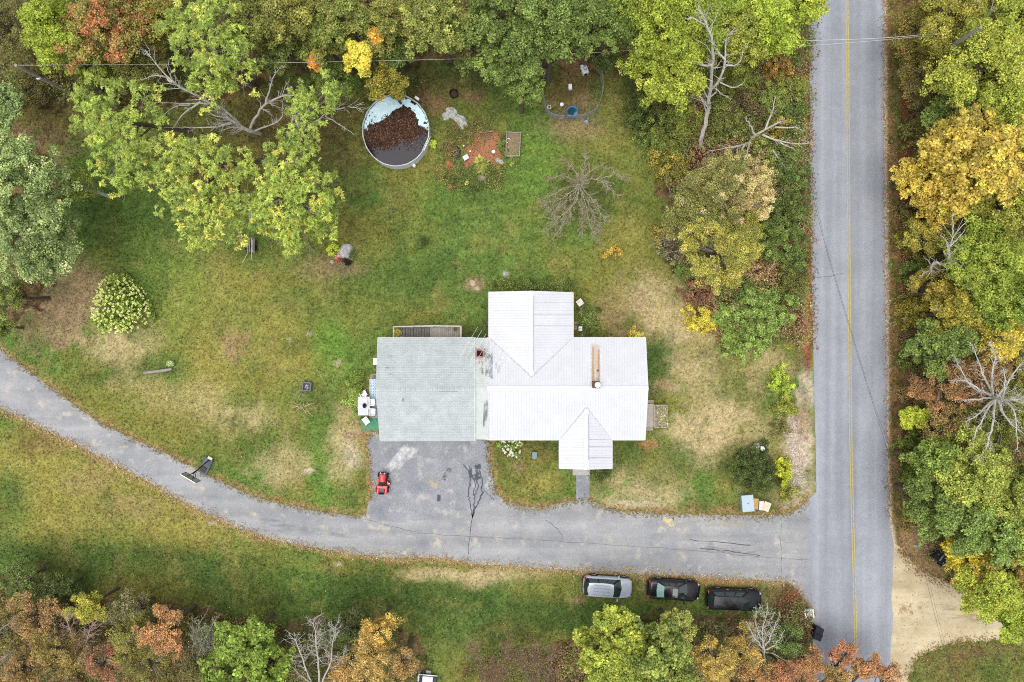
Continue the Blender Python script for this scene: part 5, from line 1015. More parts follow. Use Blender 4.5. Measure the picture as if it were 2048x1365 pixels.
for s_ in (-1, 1): ar.tube([pB + Vector((0, 0, -.1)) + tx * s_ * .06, cb - nrm * .04 + tx * s_ * .28 + Vector((0, 0, .2))], .025, 6); ar.tube([pA.lerp(pB, .86) + tx * s_ * .06, cb - nrm * .04 + tx * s_ * .28 + Vector((0, 0, -.25))], .025, 6)
ar.build('support_arm', M_BLACK, bh); hc = cb + nrm * .28 + Vector((0, 0, -.32)); MB().tube([(hc.x + .225 * math.cos(k * .3307), hc.y + .225 * math.sin(k * .3307), hc.z) for k in range(20)], .011, 6).build('rim', mat('hoop_orange', (206, 92, 44), .5), bh)
nt_ = MB()
for k in range(12):
    a = k * .5236
    for s_ in (-1, 1): nt_.tube([(hc.x + .22 * math.cos(a), hc.y + .22 * math.sin(a), hc.z), (hc.x + .13 * math.cos(a + s_ * .52), hc.y + .13 * math.sin(a + s_ * .52), hc.z - .4)], .006, 4)
nt_.build('net', M_WPLAST, bh)

# ------------------------------------------------------------------ pool
po = thing('swimming_pool', 'round above-ground pool with torn pale blue cover and dark water', 'pool', W(792, 262, 0)); zt = 1.25; pc = W(791.5, 261, zt); RX, RY = 66.5 / S * (H - zt) / H, 71.5 / S * (H - zt) / H
MB().lathe((pc.x, pc.y, 0), [(1.0, 0), (1.0, zt - .02), (.985, zt - .02), (.985, .05)], 48, RX, RY).build('wall', mat('pool_wall', (196, 204, 206), .5, .06, 2), po, True)
rim = MB(); nseg = 18
for k in range(nseg):
    a0_, a1_ = 2 * math.pi * k / nseg, 2 * math.pi * (k + .93) / nseg
    P = [(pc.x + RX * q * math.cos(a), pc.y + RY * q * math.sin(a), zt + .02) for q, a in ((.982, a0_), (1.008, a0_), (1.016, (a0_ + a1_) / 2), (1.008, a1_), (.982, a1_), (.99, (a0_ + a1_) / 2))]; rim.slab(P, .05)
rim.build('rim', mat('pool_rim', (186, 188, 188), .5, .08, 3), po)
def polar(u, v, z): return (pc.x + RX * u, pc.y + RY * v, z)
def uv(px, py): p = W(px, py, zt - .2); return ((p.x - pc.x) / RX, (p.y - pc.y) / RY)
wt_ = MB(); wt_.lathe((pc.x, pc.y, zt - .26), [(.975, 0), (.0001, .0)], 48, RX, RY, False); m = bpy.data.materials.new('pool_water'); m.use_nodes = True; b = m.node_tree.nodes['Principled BSDF']; b.inputs['Base Color'].default_value = (*lin((38, 34, 42)), 1); b.inputs['Roughness'].default_value = .08; b.inputs['Specular IOR Level'].default_value = .32
nz = m.node_tree.nodes.new('ShaderNodeTexNoise'); nz.inputs['Scale'].default_value = 2.5; bp = m.node_tree.nodes.new('ShaderNodeBump'); bp.inputs['Strength'].default_value = .06; m.node_tree.links.new(nz.outputs['Fac'], bp.inputs['Height']); m.node_tree.links.new(bp.outputs[0], b.inputs['Normal'])
wt_.build('water', m, po)
cv_bound = [(727, 262), (735, 262), (737, 252), (750, 245), (766, 240), (778, 230), (795, 216), (806, 212), (818, 216), (826, 222), (832, 236), (836, 250), (846, 258), (858, 266), (862, 262)]
def cover():
    n = 90; xs = np.linspace(-1, 1, n); vs = []; idx = {}; fs = []
    X, Y = np.meshgrid(xs, xs); pxs = 791.5 + X * 66.5; pys = 261 - Y * 71.5; bx = np.array([p[0] for p in cv_bound]); by = np.array([p[1] for p in cv_bound])
    lim = np.interp(pxs, bx, by); nn = fbm(pxs, pys, 1 / 7, 2, 3); inside = (X ** 2 + Y ** 2 < .965) & (pys < lim + (nn - .5) * 12); hole = (fbm(pxs, pys, 1 / 9, 5, 3) > .69) & (pxs > 800); inside &= ~hole
    zz = zt - .05 - .17 * np.clip((pys - 190) / 75, 0, 1) + (fbm(pxs, pys, 1 / 9, 3, 4) - .5) * .12
    for j in range(n - 1):
        for i in range(n - 1):
            if inside[j, i] and inside[j, i + 1] and inside[j + 1, i] and inside[j + 1, i + 1]:
                q = []
                for (a, b) in ((j, i), (j, i + 1), (j + 1, i + 1), (j + 1, i)):
                    if (a, b) not in idx: idx[(a, b)] = len(vs); vs.append(polar(X[a, b], Y[a, b], zz[a, b]))
                    q.append(idx[(a, b)])
                fs.append(tuple(q))
    return MB().add(vs, fs).build('cover', mat('pool_cover', (196, 224, 230), .55, .06, 2.5, bump=.3), po, True)
cover()
def pool_leaves():
    rng = np.random.default_rng(8); n = 26000; u = rng.uniform(-1, 1, n); v = rng.uniform(-1, 1, n); pxs, pys = 791.5 + u * 66.5, 261 - v * 71.5
    lim = np.interp(pxs, [p[0] for p in cv_bound], [p[1] for p in cv_bound]); low = np.interp(pxs, [725, 745, 770, 790, 800, 815, 840, 862], [280, 298, 292, 288, 276, 282, 262, 264]); nn = fbm(pxs, pys, 1 / 6, 1, 3)
    k = (u * u + v * v < .94) & (pys > lim - 2 + (nn - .5) * 22 + rng.normal(0, 3, n)) & (pys < low + (nn - .5) * 26 + rng.normal(0, 3, n)); edge = (u * u + v * v < .96) & (rng.random(n) < .045) & (pys < 300); k |= edge; u, v, pys = u[k], v[k], pys[k]; n = len(u)
    P = np.stack([pc.x + RX * u, pc.y + RY * v, np.full(n, zt - .22) + rng.uniform(0, .10, n) * np.clip((300 - pys) / 70, .15, 1)], 1); pal = np.array([lin(c) for c in ((74, 52, 42), (92, 64, 50), (60, 44, 38), (120, 84, 62), (170, 124, 92), (84, 60, 46))])
    col = pal[rng.choice(6, n, p=[.20, .22, .18, .20, .10, .10])] * rng.uniform(.7, 1.2, n)[:, None]; L = rng.uniform(.07, .16, n); lv = Leaves(); lv.add(P, rng.normal(0, 1, (n, 3)) * [1, 1, .2], np.array([0, 0, 1.]) + rng.normal(0, .35, (n, 3)), L, L * .7, col)
    tag(lv.build('leaf_litter'), 'mat of wet brown leaves lying on the torn pool cover', 'leaves', kind='stuff')
pool_leaves()
ld = MB(); p0, p1 = W(845, 300, 1.25), W(858, 272, 1.3); ld.tube([p0, p1], .02, 6); ld.tube([W(848, 302, 1.25), W(861, 274, 1.3)], .02, 6); ld.build('inner_ladder', M_WPLAST, po)
pp = thing('pool_pump', 'white pool pump and hoses on the grass below the pool', 'pump', W(828, 332, 0)); p = W(829, 333, .0); MB().lathe(p, [(.14, 0), (.16, .1), (.16, .42), (.1, .5), (0, .52)], 16).build('filter', M_WPLAST, pp, True); MB().tube([W(829, 332, .2), W(822, 328, .15), W(818, 330, .2), W(814, 326, .7)], .035, 8).build('hose', M_CREAM, pp, True); MB().tube([W(830, 331, .2), W(833, 326, .15), W(838, 322, .2), W(836, 313, .8)], .03, 8).build('hose', M_CREAM, pp, True)
sk = MB(); q = W(824, 322, .9); q2 = W(834, 197, 1.1); sk.bbox(tuple(q2), (.42, .22, .2), .03, -.6); sk.build('skimmer', M_WPLAST, po)
tag(MB().tube([W(849, 294, .02), W(850, 294, .02)], .01, 4).build('pool_toggle', M_WPLAST), 'tiny white clip on the grass beside the pool', 'clip') if False else None

# ------------------------------------------------------------------ fire ring, rocks, garden
fr_ = thing('fire_ring', 'dark round fire ring on the north lawn', 'fire ring', W(908, 189, 0)); c = W(908, 189, 0); MB().lathe(c, [(.38, 0), (.40, .02), (.40, .34), (.35, .34), (.35, .04)], 22).build('ring', mat('rusty_black', (44, 36, 32), .8, .3, 6), fr_, True); MB().lathe((c.x, c.y, .03), [(.35, 0), (.2, .06), (0, .08)], 16).build('ash', mat('ash_brown', (84, 62, 52), 1, .35, 12), fr_)
def rock(px, py, rx, ry, h, label, m, rz=0.0, name='rock', group=None, seed=1):
    rng = np.random.default_rng(seed); c = W(px, py, 0); bm = bmesh.new(); bmesh.ops.create_icosphere(bm, subdivisions=3, radius=1); ph = rng.uniform(0, 9, 6)
    for v in bm.verts:
        q = v.co.copy(); d = 1 + .12 * math.sin(3 * q.x + ph[0]) + .10 * math.sin(4 * q.y + ph[1]) + .08 * math.sin(5 * q.z + 3 * q.x + ph[2]) + .05 * math.sin(9 * q.x + 7 * q.y + ph[3]); v.co = Vector((q.x * rx / S * d, q.y * ry / S * d, max(-.05, q.z * h * d)))
    me = bpy.data.meshes.new(name); bm.to_mesh(me); bm.free(); me.materials.append(m)
    o = bpy.data.objects.new(name, me); COL.objects.link(o); o.location = c; o.rotation_euler = (0, 0, rz); return tag(o, label, 'rock', group)
M_ROCK = mat('grey_rock', (178, 176, 172), .95, .22, 3.5, bump=.6, fine=.15); M_ROCKW = mat('white_rock', (196, 198, 192), .95, .2, 3, bump=.6, fine=.2, c2=(120, 122, 112)); M_ROCKT = mat('tan_rock', (176, 158, 136), .95, .2, 4, bump=.6, fine=.15); M_PINK = mat('pink_stone', (204, 156, 148), .9, .15, 5, bump=.4)
rock(905, 228, 17, 9, .35, 'upper part of the long pale outcrop near the fire ring', M_ROCKW, -.85, seed=2); rock(919, 240, 20, 9, .3, 'big cracked grey-white outcrop left of the mulch garden', M_ROCKW, -.6, seed=3); rock(893, 233, 9, 7, .25, 'small pale rock at the left of the outcrop', M_ROCKW, .3, seed=4); rock(923, 252, 6, 9, .25, 'narrow pale rock at the foot of the outcrop', M_ROCKW, .2, seed=5)
mulch = smudge('mulch_bed', 'brick red mulch floor of the small garden', (160, 106, 80), [(914, 352), (1016, 352), (1008, 254), (932, 254)], .012, (1.0, 1.0, 1), .12, .36, 1.0, .2)
smudge('mulch_bed', 'small brick red mulch patch left of the garden', (176, 100, 76), [(886, 342), (912, 342), (912, 314), (886, 314)], .012, (1, 1, 1), .3, .42, 1.0, .3)
smudge('soil_bed', 'bare tan soil behind the garden edging', (142, 116, 96), [(955, 286), (990, 286), (990, 264), (955, 264)], .013, (1, 1, 1), .3, .5, .9, .3)
sp_ = thing('solar_panel', 'small tilted grey panel box beside the mulch', 'panel', W(932, 317, 0), .55); MB().box((0, 0, .32), (.5, .42, .04), 0, (.3, 0)).build('panel', mat('pale_panel', (196, 200, 206), .3, .05, 3), sp_, False, False); MB().tube([(0, 0, 0), (0, 0, .30)], .03, 6).build('leg', M_DMETAL, sp_, False, False)
gp = thing('garden_pond', 'small dark garden pond with black liner left of the mulch', 'pond', W(912, 306, 0)); c = W(912, 306, 0); MB().lathe(c, [(.46, 0), (.5, .08), (.40, .1), (.36, .03), (.0, .02)], 20, .9, 1.2).build('liner', M_BLACK, gp, True); MB().lathe((c.x, c.y, .05), [(.37, 0), (0, .0005)], 20, .9, 1.2, False).build('water', m, gp)
rb = thing('raised_bed', 'wooden raised garden bed frame right of the mulch', 'garden bed', W(1026, 288, 0)); rw = MB()
for a, b in (((1013, 264), (1041, 266)), ((1013, 264), (1012, 312)), ((1041, 266), (1039, 312)), ((1012, 312), (1039, 312))): 
    pa, pb = W(*a, .35), W(*b, .35); rw.tube([pa, pb], .045, 6); rw.tube([pa - Vector((0, 0, .2)), pb - Vector((0, 0, .2))], .045, 6)
rw.build('frame', mat('weathered_pole', (162, 150, 138), .9, .15, 5), rb)
for q in ((1013, 264), (1041, 266), (1012, 312), (1039, 312)): p = W(*q, .5); MB().tube([(p.x, p.y, 0), (p.x, p.y, .6)], .05, 8).build('post', MATS['weathered_pole'], rb)
so = MB(); so.slab([W(1014, 311, .18), W(1038, 311, .18), W(1040, 267, .18), W(1014, 265, .18)], .15); so.build('soil', mat('bed_soil', (140, 124, 94), 1, .3, 8, fine=.3), rb)
lp = thing('white_hoop', 'white bent hose ring in the raised bed', 'hose', W(1017, 282, .2)); MB().tube([W(1017 + 4 * math.cos(a), 282 + 4.6 * math.sin(a), .3) for a in [1.9 + k * .28 for k in range(16)]], .03, 6).build('hose', M_WPLAST, lp, True)
fw = MB()
for k in range(9): fw.tube([W(955 + k * 3.6, 262 + R(-1, 1), .0), W(955 + k * 3.6, 262, .32)], .03, 5)
for z in (.12, .3): fw.tube([W(954, 264 + z, z), W(970, 265, z), W(986, 263, z)], .022, 5)
tag(fw.build('garden_fence', mat('dry_stick', (188, 166, 140), .95, .15, 4)), 'low stick edging fence behind the mulch', 'edging'); rock(999, 323, 8, 5, .18, 'pale stepping stone at the lower right of the mulch', M_ROCK, -.5, seed=6); rock(961, 356, 12, 8, .3, 'grey rock among the lower garden plants', M_ROCKT, .1, seed=7)
gpot = thing('flower_pot', 'small white pot at the right edge of the mulch', 'pot', W(987, 305, 0)); MB().lathe(W(987, 305, 0), [(.1, 0), (.15, .2), (.17, .22), (.14, .22), (.12, .12)], 14).build('pot', M_WPLAST, gpot, True)
for i, (x, y, lab) in enumerate(((928, 294, 'tiny white solar light at the left of the mulch'), (941, 305, 'tiny white solar light nearest the grey panel'))):
    g = thing('garden_light', lab, 'garden light', W(x, y, 0)); p = W(x, y, 0); MB().tube([p, p + Vector((0, 0, .3))], .012, 6).build('stake', M_DMETAL, g); MB().lathe(p + Vector((0, 0, .3)), [(.05, 0), (.08, .03), (.07, .08), (0, .1)], 12).build('lamp', M_WPLAST, g, True)
shrub(963, 330, 15, .55, 'f', (150, 146, 66), (112, 120, 52), 'spiky olive ornamental grass at the front of the mulch', size=.5, name='bush'); shrub(867, 289, 8, .4, 's', (150, 206, 62), (128, 186, 52), 'tiny vivid lime plant beside the pool', size=.1, name='bush'); shrub(897, 300, 12, .5, 's', (138, 84, 52), (112, 96, 50), 'rusty red garden plant left of the pond', size=.1, name='bush')
shrub(905, 352, 22, .6, 's', (108, 116, 56), (78, 96, 46), 'dark mixed bush at the lower left of the garden', size=.1, name='bush', c3=(150, 96, 60), p3=.15); shrub(940, 368, 24, .6, 's', (104, 122, 56), (74, 96, 46), 'dark green bush at the bottom of the garden', size=.1, name='bush', c3=(206, 190, 60), p3=.05); shrub(985, 355, 20, .5, 's', (116, 118, 66), (84, 96, 50), 'grey-green bush at the lower right of the garden', size=.1, name='bush')
shrub(935, 275, 16, .5, 's', (124, 122, 56), (96, 100, 48), 'olive bush between outcrop and mulch', size=.1, name='bush'); shrub(1002, 290, 12, .45, 's', (120, 132, 64), (90, 108, 52), 'narrow green bush between mulch and raised bed', size=.1, name='bush', sy=2.2); shrub(1030, 318, 16, .4, 's', (126, 146, 66), (94, 122, 54), 'green sprawl at the foot of the raised bed', size=.09, name='bush', c3=(214, 204, 70), p3=.12)
# island bed on the lawn
rock(692, 502, 16, 13, .55, 'large pale boulder in the small lawn flower bed', M_ROCK, -.5, seed=11); rock(681, 511, 8, 7, .3, 'pink-grey stone against the large pale boulder', M_PINK, .4, seed=12); rock(675, 517, 5, 6, .25, 'small pink-white stone left of the boulder', M_PINK, .2, seed=13); rock(664, 524, 6, 3, .15, 'flat pale stone at the lower left of the flower bed', M_ROCK, 0, seed=14)
shrub(664, 502, 13, .6, 's', (196, 206, 58), (160, 182, 48), 'bright yellow-green bush beside the pale boulder', size=.1, name='bush'); shrub(694, 524, 9, .4, 's', (60, 44, 40), (44, 38, 36), 'dark purple bush below the pale boulder', size=.08, name='bush'); shrub(676, 522, 8, .3, 's', (186, 84, 66), (150, 84, 52), 'small red plant among the flower bed stones', size=.08, name='bush'); shrub(705, 512, 12, .3, 's', (96, 118, 58), (74, 100, 48), 'low green fringe right of the pale boulder', size=.08, name='bush', sy=1.5)
# hydrangeas
def hydrangea(px, py, rp, h, nfl, label, c1, c2, fc1, fc2, fr):
    t = shrub(px, py, rp, h, 's', c1, c2, label, name='hydrangea_bush', dens=1.2, size=.15); rng = np.random.default_rng(int(px)); c = W(px, py, h * .6); Rm = rp / S; lv = Leaves()
    u = unit(nfl, rng, .02); rad = rng.uniform(.8, 1.04, nfl) * (1 + .1 * np.sin(np.arctan2(u[:, 1], u[:, 0]) * 3 + px)); C = np.stack([c.x + u[:, 0] * rad * Rm, c.y + u[:, 1] * rad * Rm, .3 + u[:, 2] * rad * h * .98 + .12], 1); clumps(lv, C, np.full(nfl, fr), 16, .085, fc1, fc2, 'b', rng, spread=.08); lv.build('flowers', t); return t
hydrangea(235, 612, 58, 1.9, 400, 'large hydrangea bush covered in cream flower heads on the west lawn', (104, 146, 56), (76, 120, 46), (220, 222, 146), (184, 200, 92), .11)
hydrangea(1023, 893, 22, .9, 46, 'small hydrangea with white and pink flowers by the front wall', (112, 146, 62), (84, 122, 50), (230, 226, 206), (214, 180, 168), .10)
shrub(1270, 668, 16, .9, 's', (206, 176, 74), (170, 156, 62), 'golden shrub behind the east wing of the house', size=.12); shrub(1060, 570, 36, .8, 's', (118, 130, 60), (88, 106, 48), 'dark low shrub along the back gable wall', size=.1, sy=.3, sx=2.2); shrub(1200, 945, 26, .6, 's', (86, 104, 48), (64, 84, 40), 'dark low shrub right of the porch', size=.1, sy=.5); shrub(795, 668, 10, .6, 's', (196, 176, 66), (140, 140, 56), 'yellow weed clump beside the deck steps', size=.1, name='weed_clump')
shrub(1128, 570, 24, .8, 's', (116, 134, 62), (88, 112, 52), 'green low shrub at the back corner of the gable', size=.1, sy=.45); shrub(1180, 640, 22, .5, 's', (90, 130, 60), (66, 104, 48), 'green ground shrub beside the stone edging', size=.1, sy=1.4)
# kennel pen
pn = thing('wire_pen', 'oval wire mesh pen with bare brown floor under the oaks', 'fence', W(1143, 180, 0)); pen = [tuple(p) for p in spline([(1092, 150), (1086, 165), (1086, 190), (1089, 215), (1097, 232), (1115, 239), (1140, 240), (1170, 236), (1190, 224), (1201, 200), (1204, 172), (1197, 145), (1184, 122)], 4)]; ht = 1.2; wm = MB()
for z in np.linspace(.06, ht, 9): wm.tube([W(x, y, 0) + Vector((0, 0, z)) for x, y in pen], .006 if z < ht - .01 else .016, 4, False)
cum = 0
for (x0, y0), (x1, y1) in zip(pen[:-1], pen[1:]):
    n = max(1, int(math.hypot(x1 - x0, y1 - y0) / S / .13))
    for k in range(n): p = W(x0 + (x1 - x0) * k / n, y0 + (y1 - y0) * k / n, 0); wm.tube([p, p + Vector((0, 0, ht))], .005, 4, False)
wm.build('wire_mesh', mat('galvanised_wire', (150, 156, 156), .5, .1, 3, metal=.3), pn)
for k in range(0, len(pen), 5): p = W(*pen[k], 0); MB().tube([p, p + Vector((0, 0, ht + .1))], .022, 6).build('post', MATS['galvanised_wire'], pn)
dh = thing('dog_house', 'pale grey plastic dog house in the upper part of the pen', 'dog house', W(1168, 143, 0), math.radians(18)); B = lambda mb, n, mm: mb.build(n, mm, dh, False, False); M_PG = mat('pale_grey_plastic', (206, 208, 206), .5, .05, 3)
B(MB().bbox((0, 0, .28), (.52, .78, .56), .03), 'body', M_PG); B(MB().bbox((0, 0, .62), (.58, .86, .14), .08), 'roof', M_PG); rr = MB()
for c, d in (((0, .14), (.22, .05)), ((0, -.14), (.22, .05)), ((-.1, 0), (.04, .24)), ((.1, -.06), (.04, .12))): rr.box((c[0] + .02, c[1], .695), (d[0], d[1], .02))
B(rr, 'vent', mat('slate_vent', (92, 108, 124), .6)); B(MB().box((0, -.395, .24), (.26, .02, .36)), 'doorway', M_BLACK)
cr_ = thing('storage_crate', 'small white plastic crate in the middle of the pen', 'crate', W(1140, 176, 0), math.radians(4)); MB().bbox((0, .03, .16), (.32, .46, .32), .03).build('box', M_WPLAST, cr_, False, False); MB().bbox((0, -.22, .12), (.24, .06, .16), .02).build('lip', M_CREAM, cr_, False, False)
bu = thing('bucket', 'white round bucket in the pen left of the blue tub', 'bucket', W(1123, 212, 0)); MB().lathe(W(1123, 212, 0), [(.13, 0), (.155, .34), (.165, .36), (.165, .39), (0, .4)], 18).build('bucket', M_WPLAST, bu, True)
tr = thing('hose_ring', 'white ring lying in the lower left of the pen', 'ring', W(1098, 215, 0)); MB().tube([W(1098.5 + 3.4 * math.cos(k * .33), 214.5 + 3.8 * math.sin(k * .33), .1) for k in range(20)], .05, 6).build('ring', mat('offwhite', (206, 200, 196), .6), tr, True)
kt = thing('water_tub', 'round blue water tub at the bottom of the pen', 'tub', W(1144, 228, 0)); M_BLUE = mat('tub_blue', (60, 128, 190), .45, .06, 3); c = W(1144, 228, 0); MB().lathe(c, [(.48, 0), (.5, .5), (.53, .54), (.50, .56), (.46, .53), (.44, .1), (0, .08)], 30).build('tub', M_BLUE, kt, True)
m2 = bpy.data.materials.new('tub_water'); m2.use_nodes = True; b2 = m2.node_tree.nodes['Principled BSDF']; b2.inputs['Base Color'].default_value = (*lin((32, 70, 84)), 1); b2.inputs['Roughness'].default_value = .03; b2.inputs['Specular IOR Level'].default_value = .8; MB().lathe((c.x, c.y, .40), [(.452, 0), (0, .0005)], 30, 1, 1, False).build('water', m2, kt)
bb = thing('bowl', 'small blue bowl outside the pen on bare soil', 'bowl', W(1172, 245, 0)); MB().lathe(W(1172, 245, 0), [(.11, 0), (.15, .1), (.17, .11), (.13, .1), (0, .03)], 16).build('bowl', mat('bowl_blue', (120, 150, 196), .5), bb, True)
cg = thing('wire_cage', 'small folded wire cage at the lower left inside the pen', 'cage', W(1113, 232, 0)); cm_ = MB()
for q in ((1101, 230), (1126, 240), (1122, 230), (1108, 225)): p = W(*q, 0); cm_.tube([p, p + Vector((0, 0, .45))], .015, 5)
for z in (.1, .45): cm_.tube([W(x, y, 0) + Vector((0, 0, z)) for x, y in ((1101, 230), (1126, 240), (1122, 230), (1108, 225), (1101, 230))], .012, 5)
for k in range(8): f = k / 7; cm_.tube([W(1101 + 25 * f, 230 + 10 * f, .45), W(1108 + 14 * f, 225 + 5 * f, .45)], .006, 4)
cm_.build('frame', MATS['galvanised_wire'], cg)
# ------------------------------------------------------------------ poles and wires
M_POLE = mat('pole_wood', (158, 150, 138), .95, .2, 3, bump=.4); M_POLED = mat('dark_pole_wood', (92, 84, 74), .95, .2, 3, bump=.4)
up = thing('utility_pole', 'dark wooden utility pole with grey transformer beside the road', 'utility pole', W(1525, 122, 0)); pb, pt_ = W(1525, 122, 0), W(1575, 66, 6.6); MB().tube([pb, pb.lerp(pt_, .5), pt_], [.16, .14, .12], 10).build('pole', M_POLED, up, True)
tc = W(1574, 88, 5.4); MB().lathe(tc, [(.26, -.4), (.3, -.36), (.3, .3), (.24, .42), (.05, .46), (0, .46)], 18).build('transformer', mat('transformer_grey', (186, 192, 196), .45, .06, 3), up, True); MB().lathe(tc + Vector((.05, .35, .35)), [(.05, 0), (.09, .08), (.05, .16), (.09, .2), (.04, .3), (0, .3)], 12).build('insulator', M_WPLAST, up, True); MB().bbox(tuple(tc + Vector((.36, .1, -.1))), (.3, .3, .5), .05).build('fuse_box', mat('brownish_box', (136, 118, 116), .6), up)
MB().bar(pt_.lerp(pb, .08) + Vector((-.2, -.35, 0)), pt_.lerp(pb, .08) + Vector((.2, .5, 0)), .1, .1).build('crossarm', M_POLED, up); lo_ = W(1557, 117, 5.0)
lp_ = thing('utility_pole', 'leaning bare grey utility pole in the upper left trees', 'utility pole', W(150, 190, 0)); pa, pz = W(150, 191, 0), W(31, 131, 7.2); MB().tube([pa, pa.lerp(pz, .5), pz], [.17, .15, .12], 10).build('pole', M_POLE, lp_, True); MB().box(tuple(pa.lerp(pz, .62) + Vector((0, -.12, .12))), (.3, .16, .16), .5).build('meter_bracket', M_WPLAST, lp_)
M_WIRE = mat('wire_pale', (200, 200, 196), .5, .05, 1); M_WIRED = mat('wire_dark', (58, 60, 66), .6, .05, 1)
def cable(label, pts, m_, r=.017, name='power_line', sag=0.0, n=16):
    P = [Vector(tuple(W(*q))) for q in pts]; P = [Vector(p) for p in spline([tuple(p) for p in P], n)]
    if sag:
        for i, p in enumerate(P): f = i / (len(P) - 1); p.z -= sag * 4 * f * (1 - f)
    return tag(MB().tube(P, r, 5).build(name, m_), label, 'wire', 'power lines')
cable('pale service wire running from the leaning pole along the top trees', [(31, 131, 7.1), (500, 127, 6.6), (950, 117, 6.3), (1235, 103, 6.4), (1570, 84, 6.4)], M_WIRE, .012)
cable('upper pale wire crossing the road from the transformer pole', [(1575, 83, 6.2), (1640, 81, 6.1), (1770, 76, 6.2), (1900, 65, 7)], M_WIRE, .016); cable('lower pale wire crossing the road from the transformer pole', [(1575, 92, 5.9), (1640, 90, 5.8), (1770, 80, 6), (1900, 67, 6.9)], M_WIRE, .012)
cable('main dark cable slanting down across the road', [(1557, 117, 5.2), (1590, 230, 5.1), (1616, 350, 5), (1650, 490, 5), (1697, 650, 5.1), (1740, 790, 5.2), (1775, 900, 5.4), (1810, 1010, 5.6), (1845, 1130, 5.8), (1872, 1240, 6), (1905, 1365, 6.2)], M_WIRED, .011, n=6); cable('thin dark cable beside the main one near the turnout', [(1566, 115, 5.2), (1598, 230, 5.1), (1621, 350, 5), (1652, 490, 5.02), (1699, 650, 5.1), (1742, 790, 5.2), (1780, 900, 5.4), (1816, 1010, 5.6), (1850, 1130, 5.8), (1877, 1240, 6), (1911, 1365, 6.2)], M_WIRED, .009, n=6)
cable('guy wire running down from the transformer pole to the ground', [(1580, 53, 6.4), (1560, 85, 6), (1540, 135, 2), (1533, 150, 0)], M_WIRED, .012, 'guy_wire', n=4); cable('second guy wire running down left of the transformer pole', [(1572, 84, 6), (1540, 112, 3), (1500, 134, 0)], M_WIRED, .012, 'guy_wire', n=4)

# ------------------------------------------------------------------ small things on the lawns
fp = thing('fire_pit', 'square dark metal fire pit full of ash on the west lawn', 'fire pit', W(616, 773, 0), math.radians(-6)); B = lambda mb, n, mm, t=fp: mb.build(n, mm, t, False, False); M_FP = mat('fire_pit_grey', (96, 104, 112), .5, .15, 4)
bx = MB()
for c, d in (((0, .36), (.84, .12)), ((0, -.36), (.84, .12)), ((.36, 0), (.12, .6)), ((-.36, 0), (.12, .6))): bx.bbox((c[0], c[1], .3), (d[0], d[1], .3), .02)
B(bx, 'bowl', M_FP)
for sx in (-1, 1):
    for sy in (-1, 1): B(MB().box((sx * .36, sy * .36, .08), (.06, .06, .16)), 'leg', M_DMETAL)
B(MB().box((0, 0, .26), (.6, .6, .06)), 'ash_bed', mat('ash_grey', (92, 88, 96), 1, .4, 14, fine=.3)); lg = MB()
for k in range(9): a = R(0, 3.14); x, y = R(-.15, .15), R(-.15, .15); lg.tube([(x - .16 * math.cos(a), y - .16 * math.sin(a), .31), (x + .16 * math.cos(a), y + .16 * math.sin(a), .35)], .03, 6)
B(lg, 'charred_log', mat('pale_ash_wood', (168, 160, 164), .95, .35, 9))
def sticks(px, py, n, L, label, seed, col=(196, 172, 132)):
    rng = random.Random(seed); mb = MB()
    for k in range(n):
        a = rng.uniform(0, 6.28); p = W(px + rng.uniform(-10, 10), py + rng.uniform(-8, 8), .04); d = Vector((math.cos(a), math.sin(a), 0)) * rng.uniform(.4, L); q = p + d * .5 + Vector((rng.uniform(-.1, .1), rng.uniform(-.1, .1), rng.uniform(.02, .15))); mb.tube([p, q, p + d], [.022, .018, .008], 5)
    return tag(mb.build('brush_pile', mat('stick_%d' % seed, col, .95, .15, 4)), label, 'branches')
sticks(606, 814, 18, 1.1, 'tangle of dry pale branches below the square fire pit', 3); tag(MB().tube([W(634, 738, .04), W(642, 752, .06), W(656, 778, .04)], [.02, .018, .01], 5).build('fallen_branch', mat('green_stick', (172, 176, 120), .9)), 'thin pale branch lying right of the fire pit', 'branch'); tag(MB().tube([W(668, 748, .03), W(664, 766, .05)], [.018, .01], 5).build('fallen_branch', MATS['green_stick']), 'short thin branch farther right of the fire pit', 'branch')
lgt = thing('fallen_log', 'short rotten grey log on the grass near the driveway bend', 'log', W(315, 743, 0)); MB().tube([W(287, 746, .12), W(305, 744, .14), W(330, 741, .13), W(344, 738, .12)], [.13, .15, .14, .13], 9).build('log', M_GREYBARK, lgt, True); shrub(341, 727, 6, .4, 's', (176, 186, 140), (140, 156, 100), 'tiny pale weed at the end of the rotten log', name='weed_clump', size=.08)
wb_ = thing('wood_cart', 'dark garden cart loaded with grey split branches', 'cart', W(501, 490, 0)); mb = MB(); c = W(501, 490, .3); mb.bbox(tuple(c), (.75, 1.25, .25), .03, .05); mb.build('tray', M_BLACK, wb_)
for s_ in (-1, 1): MB().tube([c + Vector((s_ * .42, -.25, -.12)), c + Vector((s_ * .50, -.25, -.12))], .18, 16).build('wheel', M_TYRE, wb_)
hdl = MB(); hdl.tube([W(497, 502, .4), W(491, 515, .3), W(484, 527, .15)], .025, 6); hdl.build('handle', mat('pale_handle', (206, 196, 158), .8), wb_)
for k in range(13):
    x = R(492, 509); y0 = R(474, 482); y1 = R(496, 508); z = R(.48, .7); tag(MB().tube([W(x, y0, z), W(x + R(-2, 2), y1, z)], R(.04, .075), 7).build('split_branch', M_GREYBARK if k % 3 else M_PALE), 'grey cut branch piled on the dark garden cart', 'branch', 'cut branches on the cart')
tag(MB().tube([W(503, 502, .45), W(504, 520, .2)], .03, 6).build('split_branch', MATS['pale_handle']), 'pale yellow stake poking out below the garden cart', 'stake')
